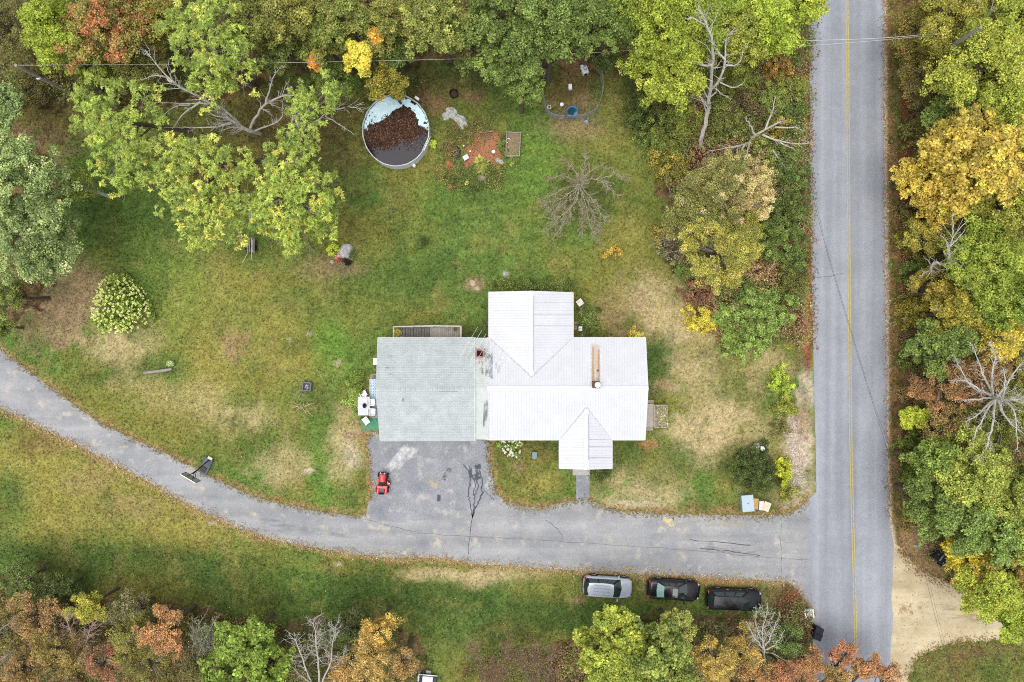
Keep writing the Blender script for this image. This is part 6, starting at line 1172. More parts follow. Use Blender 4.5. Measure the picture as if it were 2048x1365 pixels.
shrub(845, 486, 10, .35, 's', (70, 92, 46), (54, 78, 38), 'dark grass tuft on the north lawn', size=.08, name='weed_clump'); rock(945, 566, 9, 5, .15, 'flat pale stone on the lawn behind the house', M_ROCKT, -.7, seed=21); rock(1010, 549, 4, 5, .15, 'small pale stone near the back gable', M_ROCK, .2, seed=22); rock(954, 577, 6, 4, .1, 'tan stone beside the flat pale stone', M_ROCKT, .2, seed=23)
vt = thing('vent_box', 'grey utility box standing on the front lawn', 'utility box', W(1069, 909, 0)); p = W(1069, 909, 0); MB().bbox((p.x, p.y, .22), (.46, .56, .44), .04).build('box', mat('slate_box', (120, 138, 140), .6, .06, 4), vt); MB().box((p.x, p.y - .32, .1), (.3, .06, .2)).build('foot', M_CREAM, vt)
tp_ = thing('white_board', 'square pinkish white board leaning beside the back wing', 'board', W(1159, 606, 0), math.radians(38)); MB().box((0, 0, .45), (.56, .56, .06), 0, (.12, 0)).build('board', mat('pinkish_white', (226, 214, 208), .6, .04, 3), tp_, False, False); MB().tube([(0, 0, 0), (0, 0, .43)], .05, 8).build('leg', M_DMETAL, tp_, False, False)
mb_ = thing('meter_box', 'small white lidded box by the wall corner', 'box', W(1160, 658, 0)); p = W(1160, 658, 0); MB().bbox((p.x, p.y, .2), (.34, .44, .4), .05).build('box', M_WPLAST, mb_); MB().box((p.x - .02, p.y, .41), (.22, .03, .02)).build('handle', M_DMETAL, mb_)
for i, (x, y, rx, ry, lab) in enumerate(((1162, 621, 3, 5, 'upper tan edging stone beside the back wing'), (1162, 628, 3, 4, 'middle tan edging stone beside the back wing'), (1152, 646, 6, 3, 'wide tan edging stone against the back wing wall'), (1151, 656, 4, 5, 'brown edging stone nearest the valley corner'), (1163, 671, 5, 3, 'brown stone below the white lidded box'))): rock(x, y, rx, ry, .15, lab, M_ROCKT, .1 * i, seed=30 + i)
# east steps and planter
es = thing('entry_platform', 'tan wooden platform against the east gable wall', 'platform', W(1300, 832, 0)); p = W(1300, 831, .5); pm = MB(); pm.bbox((p.x - .05, p.y, .5), (.85, 2.1, .1), .015); pm.build('floor', mat('tan_deck', (168, 160, 148), .85, .08, 3), es); sp = MB(); sp.bbox((p.x, p.y + 1.22, .32), (.75, .3, .08), .01); sp.bbox((p.x - .06, p.y - 1.24, .32), (.75, .34, .08), .01); sp.build('step', mat('tan_step', (150, 142, 128), .9, .1, 3), es)
for sx in (-.36, .3):
    for sy in (-.95, .95): MB().box((p.x + sx, p.y + sy, .22), (.1, .1, .45)).build('post', M_WOODD, es)
plb = thing('planter_box', 'raised wooden planter box with dying plants beside the tan platform', 'planter', W(1322, 832, 0)); p = W(1321.5, 833, .7); bxm = MB(); w_, d_ = 1.15, 2.0
for c, d in (((0, d_ / 2), (w_, .05)), ((0, -d_ / 2), (w_, .05)), ((w_ / 2, 0), (.05, d_ - .06)), ((-w_ / 2, 0), (.05, d_ - .06))): bxm.box((p.x + c[0], p.y + c[1], .45), (d[0], d[1], .55))
bxm.build('frame', mat('planter_wood', (176, 166, 144), .9, .14, 4), plb); MB().box((p.x, p.y, .58), (w_ - .06, d_ - .06, .12)).build('soil', mat('planter_soil', (150, 138, 124), 1, .35, 9, fine=.3), plb); lv = Leaves(); rng = np.random.default_rng(4); C = np.stack([p.x + rng.uniform(-.55, .6, 40), p.y + rng.uniform(-1.05, .95, 40), rng.uniform(.66, .85, 40)], 1); clumps(lv, C, np.full(40, .12), 12, .1, (186, 184, 120), (140, 130, 96), 'b', rng, c3=(196, 206, 90), p3=.25); lv.build('plants', plb)
for sx in (-.52, .52):
    for sy in (-.92, .92): MB().box((p.x + sx, p.y + sy, .09), (.08, .08, .18)).build('leg', M_WOODD, plb)
# crates near the driveway mouth
cb_ = thing('storage_chest', 'pale blue-grey flat chest on the grass by the driveway mouth', 'chest', W(1491, 1004, 0), math.radians(5)); MB().bbox((0, 0, .3), (1.02, 1.42, .6), .03).build('body', mat('chest_grey', (140, 152, 160), .5, .05, 3), cb_, False, False); MB().bbox((0, 0, .64), (1.08, 1.5, .08), .03).build('lid', mat('chest_lid', (164, 182, 190), .5, .04, 3), cb_, False, False); MB().lathe((0, 0, .68), [(.05, 0), (.04, .02), (0, .025)], 10).build('knob', M_DMETAL, cb_, False, False)
def crate(label, px, py, rz, w, d, h, m_, m2_):
    t = thing('wooden_crate', label, 'crate', W(px, py, 0), rz); b_ = MB()
    for c, s_ in (((0, d / 2), (w, .03)), ((0, -d / 2), (w, .03)), ((w / 2, 0), (.03, d - .03)), ((-w / 2, 0), (.03, d - .03))): b_.box((c[0], c[1], h / 2), (s_[0], s_[1], h))
    b_.build('frame', m_, t, False, False); l_ = MB(); n = 5
    for k in range(n): l_.box((-w / 2 + (k + .5) * w / n, 0, h + .015), (w / n - .015, d + .04, .03))
    l_.build('lid', m2_, t, False, False)
crate('yellow-tan wooden crate standing against the pale blue-grey chest', 1507, 1005, math.radians(-6), .40, .92, .62, mat('yellow_wood', (186, 154, 96), .85, .1, 4), MATS['yellow_wood']); crate('white-topped grey narrow crate between the two wooden crates', 1517, 1008, math.radians(-4), .38, .78, .70, mat('greyish_wood', (150, 146, 138), .85, .1, 4), mat('white_wood', (214, 210, 204), .8, .05, 3)); crate('pale slatted wooden crate at the right end of the row', 1529, 1011, math.radians(-22), .62, .80, .5, mat('cream_wood', (206, 192, 162), .85, .1, 4), mat('cream_wood_lid', (214, 202, 174), .85, .08, 4))
wr = thing('hose_ring', 'thin wire ring on the grass above the pale chest', 'ring', W(1478, 983, 0)); MB().tube([W(1478 + 3.0 * math.cos(k * .33), 982 + 3.2 * math.sin(k * .33), .05) for k in range(20)], .03, 5).build('ring', MATS['galvanised_wire'], wr)
ww = thing('lawn_ornament', 'white broken plastic ornament on the dry east lawn', 'ornament', W(1516, 894, 0)); c = W(1511, 891, 0); MB().bbox((c.x, c.y, .3), (.34, .4, .6), .08, .2).build('body', M_WPLAST, ww); MB().lathe((c.x + .55, c.y - .25, .12), [(.12, 0), (.22, .08), (.2, .2), (0, .26)], 14).build('bowl', mat('pale_green_white', (206, 222, 216), .5), ww, True); MB().tube([(c.x - .28, c.y - .2, .12), (c.x, c.y, .45), (c.x + .3, c.y - .05, .4), (c.x + .6, c.y - .1, .3)], .04, 6).build('arm', M_WPLAST, ww, True)
# roadside chair and bins
ac = thing('slatted_chair', 'white wooden slatted chair at the road edge below the driveway', 'chair', W(1613, 1222, 0), math.radians(8)); B = lambda mb, n: mb.build(n, M_WPLAST, ac, False, False); s1 = MB()
for k in range(5): s1.box((-.24 + k * .12, .0, .40), (.075, .62, .03))
B(s1, 'seat'); s2 = MB()
for k in range(5): s2.box((-.22 + k * .11, .40, .72), (.085, .03, .66), 0, (-.3, 0))
s2.box((0, .36, .52), (.62, .04, .07)); s2.box((0, .46, .92), (.60, .04, .06)); B(s2, 'backrest')
for s_ in (-1, 1):
    B(MB().bbox((s_ * .36, -.02, .58), (.12, .80, .03), .01), 'armrest'); B(MB().box((s_ * .31, -.30, .29), (.06, .07, .58)), 'leg'); B(MB().box((s_ * .31, .30, .29), (.06, .07, .58)), 'leg')
B(MB().box((0, -.34, .36), (.70, .04, .09)), 'front_rail')
def bin_(label, px, py, rz):
    t = thing('rubbish_bin', label, 'bin', W(px, py, 0), rz, 'black bins at the road edge'); b_ = MB(); lo = [(-.24, -.27, .08), (.24, -.27, .08), (.24, .27, .08), (-.24, .27, .08)]; hi = [(-.29, -.33, .95), (.29, -.33, .95), (.29, .33, .95), (-.29, .33, .95)]
    b_.add(lo + hi, [(3, 2, 1, 0), (4, 5, 6, 7)] + [(i, (i + 1) % 4, (i + 1) % 4 + 4, i + 4) for i in range(4)]); b_.build('body', M_BLACK, t, False, False); l_ = MB().bbox((0, 0, 1.0), (.62, .70, .09), .035); lo_ = l_.build('lid', mat('bin_lid', (40, 41, 50), .5, .1, 3), t, False, False); MB().tube([(-.25, .37, .98), (.25, .37, .98)], .02, 6).build('handle', M_BLACK, lo_, False, False)
    for s_ in (-1, 1): MB().tube([(s_ * .22, .28, .1), (s_ * .28, .28, .1)], .1, 12).build('wheel', M_TYRE, t, False, False)
bin_('black wheeled bin nearest the white slatted chair', 1629, 1254, math.radians(70)); bin_('black wheeled bin farther below the white slatted chair', 1626.5, 1265, math.radians(66))
# half hidden trailers
dt = thing('cargo_box', 'dark green-black box trailer half hidden under the yellow maple', 'trailer', W(1879, 1112, 0), math.radians(-36)); B = lambda mb, n, mm: mb.build(n, mm, dt, False, False); MD = mat('dark_green_black', (34, 44, 46), .45, .12, 4); B(MB().bbox((.2, 0, .55), (2.3, 1.2, .5), .05), 'body', MD); B(MB().bbox((-.72, 0, .84), (.42, 1.16, .12), .04), 'front_cover', MATS['black_plastic']); B(MB().bbox((-.32, 0, .86), (.14, .9, .05), .02), 'pale_strip', mat('pale_strip', (130, 140, 136), .5)); B(MB().bbox((.75, 0, .83), (1.2, 1.1, .08), .03), 'lid', mat('slate_lid', (66, 72, 82), .5, .1, 3))
for s_ in (-1, 1): B(MB().tube([(.3, s_ * .58, .28), (.3, s_ * .72, .28)], .28, 18), 'wheel', M_TYRE)
wt2 = thing('utility_trailer', 'small white machine with dark ends cut by the bottom edge', 'trailer', W(857, 1352, 0), math.radians(-6)); B = lambda mb, n, mm: mb.build(n, mm, wt2, False, False); B(MB().bbox((0, -.1, .55), (.95, .75, .5), .05), 'body', M_WPLAST); B(MB().bbox((-.62, 0, .5), (.26, .7, .4), .04), 'side_box', mat('navy', (40, 50, 86), .5)); B(MB().bbox((-.82, 0, .5), (.2, .62, .34), .05), 'end_cap', M_WPLAST); B(MB().bbox((.66, -.05, .45), (.34, .6, .36), .04), 'motor', M_DMETAL); B(MB().tube([(-.85, .40, .72), (.85, .42, .72)], .04, 8), 'rail', M_WPLAST); B(MB().bbox((.0, .52, .35), (.45, .25, .06), .02), 'tray', mat('grey_tray', (140, 146, 152), .5))
for s_ in (-1, 1): B(MB().tube([(s_ * .5, -.30, .18), (s_ * .6, -.30, .18)], .18, 14), 'wheel', M_TYRE)
rock(1836, 1093, 11, 2, .1, 'thin pale broken branch-like stone by the turnout weeds', M_ROCK, -.15, seed=51)
# scattered tan stones near the gravel verge
rngs = random.Random(9); gv = MB()
for k in range(420):
    x = rngs.gauss(1590, 9); y = rngs.uniform(840, 985); x += (y - 910) * .05; q = rngs.uniform(.04, .14); p = W(x, y, 0); a = rngs.uniform(0, 3); gv.lathe((p.x, p.y, 0), [(q, 0), (q * .9, q * .4), (q * .4, q * .75), (0, q * .8)], 6, 1, rngs.uniform(.6, 1))
tag(gv.build('gravel', mat('pale_gravel', (190, 174, 160), .95, .25, 2.5, fine=.2)), 'pale broken stones scattered along the road verge', 'gravel', kind='stuff')
gv = MB()
for k in range(420):
    x = rngs.uniform(1785, 2045); y = rngs.uniform(1090, 1360)
    if not in_poly(np.array([x]), np.array([y]), SAND)[0]: continue
    q = rngs.uniform(.02, .06); p = W(x, y, 0); gv.lathe((p.x, p.y, .006), [(q, 0), (q * .8, q * .4), (0, q * .7)], 5, 1, rngs.uniform(.6, 1))
tag(gv.build('gravel', mat('brown_gravel', (140, 120, 92), .95, .3, 2.5, fine=.2)), 'small brown stones and bits on the sandy turnout', 'gravel', kind='stuff')
smudge('pavement_stain', 'damp brown patch on the sandy turnout', (158, 128, 82), [(1785, 1240), (1835, 1240), (1835, 1190), (1785, 1190)], .0145, (1.2, 1.2, 1), .46, .64, .7)
smudge('pavement_stain', 'curved wheel track across the sandy turnout', (158, 140, 108), [(1840, 1240), (2060, 1275), (2060, 1235), (1840, 1195)], .0146, (.35, 2.2, 1), .46, .7, .6)
# ------------------------------------------------------------------ the trees one by one: px, py, radius, height, style, colours, name, label
T = tree
YG, YG2 = (150, 158, 52), (122, 136, 44)
GR, GR2 = (106, 132, 62), (78, 104, 46)
OL, OL2 = (134, 134, 66), (104, 110, 50)
GD, GD2 = (206, 172, 58), (176, 150, 52)
RS, RS2 = (176, 116, 74), (140, 96, 60)
# top left
T(20, 60, 70, 7, 's', (122, 118, 66), (96, 94, 52), 'broadleaf_tree', 'drab olive tree filling the top left corner', dens=.8)
T(110, 60, 88, 11, 'b', YG, (126, 142, 44), 'maple_tree', 'bright yellow-green maple left of the red-topped maple')
T(175, 125, 52, 8, 'b', YG, GR, 'maple_tree', 'small lime-green maple below the red-topped maple')
T(215, 48, 92, 12, 'b', (152, 126, 62), (118, 122, 52), 'maple_tree', 'big maple turning red and orange at the top left', c3=(180, 106, 66), p3=.36)
T(270, 140, 60, 7, 's', OL, OL2, 'broadleaf_tree', 'dull olive tree just below the red-topped maple')
T(310, 30, 62, 9, 'b', (140, 136, 56), (116, 112, 50), 'maple_tree', 'olive maple with orange tips right of the red-topped maple', c3=(196, 120, 56), p3=.2)
T(60, 178, 46, 2.5, 's', (112, 104, 56), (88, 86, 44), 'broadleaf_tree', 'low brown-green tree under the leaning grey pole', dens=.7)
T(200, 178, 45, 4, 's', (112, 124, 58), (92, 104, 48), 'broadleaf_tree', 'low green tree right of the leaning grey pole', dens=.8)
# locust-like trees above the west lawn
FA, FB = (142, 156, 62), (100, 128, 52)
T(420, 90, 110, 13, 'f', FA, FB, 'ash_tree', 'feathery green ash tree high above the bare white branches', c3=(176, 172, 72), p3=.1, lobes=[(400, 40, 48, 9), (450, 30, 44, 10), (385, 100, 44, 9.5), (440, 105, 50, 10), (470, 150, 44, 9), (420, 165, 46, 9), (360, 60, 34, 8), (480, 80, 34, 9)])
T(240, 250, 105, 12, 'f', FA, FB, 'ash_tree', 'feathery green ash tree over the upper left lawn', c3=(176, 170, 70), p3=.08, lobes=[(185, 210, 38, 8), (225, 215, 46, 9), (285, 215, 44, 9), (200, 265, 40, 8), (250, 280, 48, 9), (230, 330, 44, 8.5), (275, 330, 40, 8.5), (165, 250, 22, 7), (250, 370, 30, 7.5)], lean=(1.5, 2))
T(400, 340, 130, 13, 'f', (148, 158, 62), (104, 130, 54), 'ash_tree', 'broad feathery yellow-green ash over the middle west lawn', c3=(184, 176, 72), p3=.18, lobes=[(345, 300, 42, 9), (395, 310, 48, 10), (440, 330, 44, 10), (340, 360, 40, 9), (400, 375, 50, 10), (455, 380, 40, 9.5), (380, 430, 42, 9), (430, 440, 48, 9.5), (470, 460, 34, 9), (415, 480, 26, 8.5), (485, 340, 30, 9)], lean=(2.5, 3))
T(580, 390, 110, 12, 'f', (144, 158, 60), (104, 132, 54), 'ash_tree', 'rounded feathery yellow-green ash left of the pool lawn', c3=(182, 174, 70), p3=.16, lobes=[(545, 350, 40, 9), (590, 350, 46, 9.5), (635, 370, 40, 9), (560, 400, 48, 10), (615, 415, 50, 10), (660, 415, 30, 8.5), (550, 450, 42, 9), (605, 465, 42, 9), (650, 455, 28, 8.5), (585, 495, 24, 8.5), (520, 420, 30, 9)], lean=(-2, 3))
T(590, 230, 70, 10, 'f', FA, (98, 124, 52), 'ash_tree', 'slim feathery green ash left of the round pool', lobes=[(590, 200, 26, 8), (640, 210, 32, 8.5), (610, 250, 32, 8), (575, 285, 28, 7.5), (600, 300, 24, 7.5), (655, 180, 26, 8)], lean=(-1.5, 1), bark=M_PALE)
# far left
LV, LV2 = (160, 172, 106), (114, 134, 79)
T(22, 355, 112, 12, 'b', LV, LV2, 'aspen_tree', 'large grey-green aspen with painted cream highlights at the left edge', c3=(200, 200, 140), p3=.08, bark=M_GREYBARK, lean=(-3.2, 1))  # cream third colour paints bright crown highlights into the leaves
T(62, 478, 108, 11, 'b', (148, 160, 98), (104, 126, 74), 'aspen_tree', 'spreading grey-green aspen just below the cream-highlighted aspen', c3=(186, 188, 130), p3=.05, bark=M_GREYBARK, lean=(-3, .8))  # fainter cream highlights painted into these leaves too
T(15, 215, 52, 8, 'b', (136, 154, 92), (102, 124, 72), 'aspen_tree', 'small pale green aspen right below the leaning pole', bark=M_GREYBARK, lean=(-3, 2))
T(160, 372, 36, 6, 'p', (150, 156, 60), (120, 132, 54), 'birch_tree', 'thin sparse yellow-green birch beside the grey-green aspens', bark=M_PALE)
T(20, 590, 52, 7, 's', (124, 134, 66), (96, 106, 50), 'broadleaf_tree', 'olive tree at the left edge above the driveway', dens=.7)
T(0, 655, 26, 4, 's', (112, 124, 54), (90, 104, 44), 'broadleaf_tree', 'small green tree touching the driveway at the left edge', dens=.8)
# along the top, left of the kennel
T(505, 40, 78, 11, 'b', OL, OL2, 'oak_tree', 'olive green oak right of the tall feathery ash')
T(580, 20, 70, 12, 'b', (142, 138, 64), (112, 116, 50), 'oak_tree', 'olive oak cut by the top edge above the small orange sapling')
T(565, 90, 58, 8, 'b', (116, 126, 60), (92, 108, 48), 'oak_tree', 'mid green oak below the olive oaks at the top')
T(645, 70, 66, 10, 'b', (136, 136, 62), (104, 116, 50), 'oak_tree', 'olive oak directly left of the yellow maple')
T(690, 30, 66, 12, 'b', OL, (98, 116, 48), 'oak_tree', 'olive green oak at the top edge above the yellow maple')
T(765, 40, 70, 12, 'b', (146, 140, 68), (110, 118, 52), 'oak_tree', 'tan-olive oak at the top edge above the pool')
T(790, 105, 46, 8, 'b', (106, 126, 58), (86, 106, 46), 'oak_tree', 'dark green oak between yellow maple and bare ground')
T(716, 112, 42, 10.5, 'b', (238, 208, 52), (228, 190, 44), 'maple_tree', 'bright golden yellow maple above the pool', size=.16, dens=1.2)
T(752, 72, 18, 12, 'b', (228, 160, 40), (214, 140, 34), 'maple_tree', 'narrow orange maple tip above the golden maple', size=.18)
T(628, 122, 15, 9, 'b', (222, 140, 44), (206, 124, 40), 'sapling', 'small orange sapling left of the golden maple', size=.16)
T(670, 165, 48, 6, 's', (112, 130, 56), (92, 112, 46), 'broadleaf_tree', 'green tree below the golden yellow maple', dens=.8)
T(770, 158, 44, 8, 'b', (146, 138, 50), (116, 116, 44), 'oak_tree', 'brownish olive oak overhanging the top of the pool', c3=(178, 150, 54), p3=.25)
T(795, 188, 15, 5, 'b', (140, 136, 60), (116, 118, 50), 'oak_tree', 'little olive branch-top drooping over the pool cover')
T(880, 35, 88, 12, 'b', (152, 152, 76), (110, 122, 54), 'oak_tree', 'pale olive oak at the top edge right of the bare ground')
T(955, 75, 72, 11, 'b', (124, 140, 68), (84, 108, 48), 'oak_tree', 'green oak above the fire ring')
T(1010, 25, 76, 13, 'b', (112, 134, 66), (80, 104, 48), 'oak_tree', 'green oak at the top edge right of the pale olive oak')
T(1030, 110, 70, 11, 'b', (116, 138, 68), (82, 106, 48), 'oak_tree', 'dense green oak upper left of the kennel')
T(1045, 180, 44, 8, 'b', (114, 132, 62), (86, 108, 48), 'oak_tree', 'green oak bulging out left of the kennel')
T(1100, 35, 80, 13, 'b', (122, 142, 72), (82, 106, 50), 'oak_tree', 'large green oak at the top edge over the kennel', c3=(176, 140, 76), p3=.03)
T(1105, 92, 48, 11, 'b', (110, 134, 64), (78, 102, 46), 'oak_tree', 'green oak overhanging the kennel')
T(1190, 50, 78, 12, 'b', (112, 134, 62), (78, 104, 46), 'oak_tree', 'deep green oak upper right of the kennel')
T(1240, 25, 66, 12, 'b', (120, 138, 60), (88, 112, 46), 'oak_tree', 'green oak left of the lime-green maples')
T(1212, 128, 22, 3, 's', (84, 104, 56), (64, 86, 44), 'broadleaf_tree', 'small dark tree at the right of the kennel fence')
T(1320, 45, 92, 12, 'b', YG, YG2, 'maple_tree', 'lime-green maple at the top edge left of the tall dead tree')
T(1345, 130, 76, 10, 'b', (158, 162, 56), YG2, 'maple_tree', 'rounded lime-green maple below the top edge near the dead tree')
T(1410, 40, 72, 12, 'b', (140, 150, 54), (112, 130, 44), 'maple_tree', 'lime-green maple behind the dead tree top')
T(1470, 60, 70, 11, 'b', (150, 150, 58), (118, 128, 48), 'maple_tree', 'yellow-green maple between dead tree and utility pole')
T(1535, 25, 80, 11, 'b', (160, 168, 56), (126, 146, 44), 'maple_tree', 'bright lime-green maple above the utility pole')
T(1600, 5, 58, 11, 'b', (164, 170, 56), (132, 150, 46), 'maple_tree', 'lime-green maple leaning over the road at the top')
# thicket between lawn and road
S_ = shrub
S_(1290, 225, 46, 2.6, 's', (84, 108, 56), (62, 86, 42), 'dark green shrub right of the kennel', dens=1.1)
S_(1330, 190, 40, 2.6, 's', (124, 128, 60), (96, 104, 48), 'olive shrub right of the dark green kennel shrub')
S_(1345, 265, 52, 3.0, 's', (128, 130, 58), (96, 106, 46), 'large olive shrub left of the dead tree trunk')
S_(1345, 325, 44, 2.2, 's', (140, 132, 50), (112, 110, 46), 'olive-yellow shrub beside the dead tree base', c3=(176, 146, 52), p3=.2)
S_(1460, 235, 50, 2.6, 's', (116, 118, 56), (94, 98, 46), 'olive shrub right of the dead tree trunk')
S_(1440, 170, 50, 3, 's', (118, 120, 56), (92, 100, 46), 'olive shrub under the dead tree limbs')
S_(1500, 200, 44, 2.4, 's', (112, 96, 58), (92, 80, 48), 'brown shrub left of the road below the pole')
S_(1560, 130, 36, 2.2, 's', (170, 130, 56), (132, 100, 48), 'orange-brown shrub below the transformer', c3=(196, 150, 50), p3=.3)
S_(1590, 230, 38, 2.2, 's', (102, 124, 60), (78, 102, 48), 'green shrub hugging the road edge below the pole')
S_(1560, 250, 30, 2.0, 's', (160, 140, 50), (120, 112, 48), 'yellow-olive shrub behind the fallen white branches')
S_(1580, 340, 54, 3.0, 's', (100, 126, 62), (72, 98, 48), 'dark green shrub by the road right of the white branches', dens=1.1)
S_(1575, 425, 56, 3.2, 's', (94, 120, 60), (68, 94, 46), 'second dark green shrub down the road edge', dens=1.1)
S_(1582, 500, 46, 2.8, 's', (100, 122, 60), (74, 98, 48), 'dark green roadside shrub above the olive one')
S_(1585, 560, 40, 2.4, 's', (112, 112, 54), (92, 94, 46), 'olive roadside shrub above the vine mound')
S_(1395, 310, 20, 1.0, 's', (128, 44, 46), (98, 36, 40), 'deep red bush at the dead tree base', name='bush')
S_(1430, 312, 22, 1.0, 's', (140, 46, 46), (104, 36, 40), 'dark red bush right of the dead tree base', name='bush')
S_(1506, 300, 17, 1.0, 's', (146, 50, 48), (110, 40, 42), 'small red bush under the white branches', name='bush')
for a in ((1372, 225, 38, 2.8, (148, 156, 66), (116, 132, 54), 'yellow-green shrub at the left of the dead tree trunk'), (1312, 285, 34, 2.4, (118, 132, 60), (92, 112, 50), 'mid green shrub at the lawn edge below the kennel shrubs'), (1480, 150, 40, 3.0, (146, 150, 62), (116, 126, 52), 'yellow-green shrub between dead tree and utility pole base'),
          (1535, 195, 36, 2.6, (130, 140, 64), (102, 118, 52), 'light green shrub above the sprawling white branches'), (1590, 170, 30, 2.4, (142, 146, 64), (110, 122, 52), 'pale olive shrub at the road edge above the green one'), (1470, 330, 30, 2.4, (122, 136, 62), (94, 116, 50), 'green shrub right of the dark red bushes'), (1540, 305, 34, 2.6, (136, 140, 64), (104, 118, 52), 'olive-green shrub under the right ends of the white branches'), (1540, 470, 40, 3.0, (122, 136, 62), (94, 114, 50), 'olive-green shrub between yellow-olive tree and roadside shrubs')):
    S_(a[0], a[1], a[2] * 1.1, a[3], 's', a[4], a[5], a[6])
PN, PN2 = (150, 142, 82), (108, 114, 58)
T(1435, 375, 72, 8, 's', PN, PN2, 'pine_tree', 'tan-green pine below the deep red bushes', c3=(200, 170, 116), p3=.08, dens=.9)
T(1395, 435, 60, 7, 's', (140, 136, 72), PN2, 'pine_tree', 'olive pine at the edge of the lawn near the bare tree', c3=(196, 168, 118), p3=.05, dens=.9)
T(1500, 385, 52, 8, 's', (190, 162, 104), (142, 136, 74), 'pine_tree', 'pale tan-tipped pine left of the dark roadside shrubs', c3=(214, 180, 124), p3=.3, dens=.9)
T(1440, 505, 72, 9, 's', (166, 158, 70), (124, 128, 56), 'maple_tree', 'yellow-olive tree above the reddish shrub', c3=(190, 168, 72), p3=.1, dens=1.1)
T(1485, 470, 40, 7, 's', (160, 152, 66), (120, 124, 52), 'maple_tree', 'small yellow-olive tree touching the dark roadside shrubs')
S_(1412, 580, 42, 2.6, 's', (156, 104, 76), (124, 84, 60), 'reddish brown shrub below the yellow-olive tree', dens=.9)
S_(1470, 567, 14, 1.6, 's', (120, 56, 46), (96, 46, 40), 'tiny dark red shrub above the vine mound')
S_(1520, 545, 34, 2.4, 'p', (186, 146, 90), (150, 120, 76), 'dry tan shrub with bare twigs above the vine mound')
S_(1405, 643, 30, 1.8, 's', (206, 182, 50), (178, 164, 48), 'bright yellow shrub left of the vine mound')
S_(1375, 620, 14, 1.2, 's', (202, 176, 54), (170, 156, 50), 'small yellow shrub at the lawn edge')
S_(1515, 632, 80, 3.0, 's', (122, 158, 80), (88, 126, 58), 'big dense green vine mound beside the road', dens=1.3, size=.14)
S_(1450, 630, 28, 1.8, 'f', (116, 156, 68), (92, 132, 54), 'leafy bright green sumac on the left of the vine mound', size=.32)
S_(1465, 675, 30, 1.4, 'f', (112, 152, 66), (88, 126, 54), 'leafy green sumac below the vine mound', size=.3)
S_(1350, 500, 30, 1.8, 'p', (150, 140, 110), (120, 110, 84), 'grey twiggy shrub at the lawn edge', dens=.8)
S_(1365, 540, 20, 1.4, 'f', (116, 140, 66), (92, 116, 52), 'small green shrub left of the reddish shrub', size=.24)
S_(1320, 470, 20, .8, 's', (170, 150, 70), (140, 130, 60), 'low straw-coloured shrub on the lawn', dens=.6)
S_(1228, 505, 18, .7, 's', (196, 160, 56), (160, 136, 54), 'low golden weed clump on the lawn below the bare tree', dens=.7, name='weed_clump')
S_(1562, 762, 28, 1.6, 's', (168, 180, 58), (132, 152, 50), 'lime-green shrub by the road below the vine mound', dens=1.1)
S_(1575, 815, 26, 1.4, 's', (150, 152, 58), (116, 122, 50), 'olive-yellow shrub under the lime-green roadside shrub')
S_(1562, 855, 22, 1.0, 's', (136, 130, 70), (112, 108, 58), 'low straw-olive shrub by the white gravel', dens=.7)
S_(1512, 938, 52, 1.8, 's', (82, 98, 54), (62, 78, 42), 'dark green spreading shrub above the wooden crates', dens=1.1)
S_(1572, 940, 20, 1.6, 's', (186, 186, 44), (150, 160, 44), 'bright yellow shrub right of the dark spreading shrub', sy=1.6, dens=1.1)
S_(1578, 985, 20, 1.2, 's', (150, 146, 54), (112, 118, 46), 'olive-yellow shrub near the driveway mouth')
# right-hand woods
T(1905, 30, 84, 9, 's', (160, 152, 62), (124, 122, 50), 'broadleaf_tree', 'yellow-olive tree at the top right of the road')
T(1840, 55, 54, 6, 's', (136, 126, 56), (110, 100, 48), 'broadleaf_tree', 'brown-olive tree right beside the road at the top', c3=(150, 90, 56), p3=.12, dens=.8)
T(1975, 130, 96, 11, 'b', (168, 168, 66), (128, 140, 52), 'maple_tree', 'large yellow-green maple in the upper right corner')
T(2030, 40, 70, 12, 'b', (154, 160, 58), (118, 132, 46), 'maple_tree', 'yellow-green maple cut by the top right corner')
T(2030, 220, 70, 11, 'b', (160, 164, 60), (122, 138, 48), 'maple_tree', 'yellow-green maple at the right edge above the golden maple')
T(1920, 225, 58, 8, 'b', (112, 136, 62), (84, 108, 50), 'broadleaf_tree', 'mid green tree above the golden maple')
T(1850, 150, 48, 5, 's', (130, 118, 58), (104, 96, 48), 'broadleaf_tree', 'low brown-olive tree near the road below the top', dens=.7)
T(1850, 215, 34, 4, 's', (112, 104, 52), (86, 86, 44), 'broadleaf_tree', 'low dull olive tree left of the mid green tree', dens=.7)
T(1950, 320, 100, 11, 'b', GD, GD2, 'maple_tree', 'large golden yellow maple right of the road', c3=(158, 150, 52), p3=.1, size=.22)
T(1860, 345, 58, 8, 'b', (208, 174, 54), (182, 148, 48), 'maple_tree', 'smaller golden maple leaning toward the road')
T(1868, 395, 56, 7, 'b', (200, 164, 56), (164, 140, 52), 'maple_tree', 'gold and olive maple under the golden maples')
T(2020, 310, 54, 9, 'b', (184, 164, 58), (140, 140, 52), 'maple_tree', 'olive-gold maple at the right edge beside the golden maple')
T(1995, 415, 80, 9, 'b', (154, 152, 58), (120, 124, 48), 'broadleaf_tree', 'olive-yellow tree below the large golden maple')
T(1905, 460, 46, 5, 's', (124, 104, 60), (98, 84, 50), 'broadleaf_tree', 'brown low tree around the curved dead tree', dens=.7)
T(1980, 530, 86, 10, 'b', (148, 156, 56), (108, 126, 44), 'broadleaf_tree', 'green-yellow tree right of the curved dead tree')
T(2035, 600, 66, 11, 'b', (132, 152, 56), (98, 124, 44), 'broadleaf_tree', 'green tree at the right edge above the yellow-leaved birch')
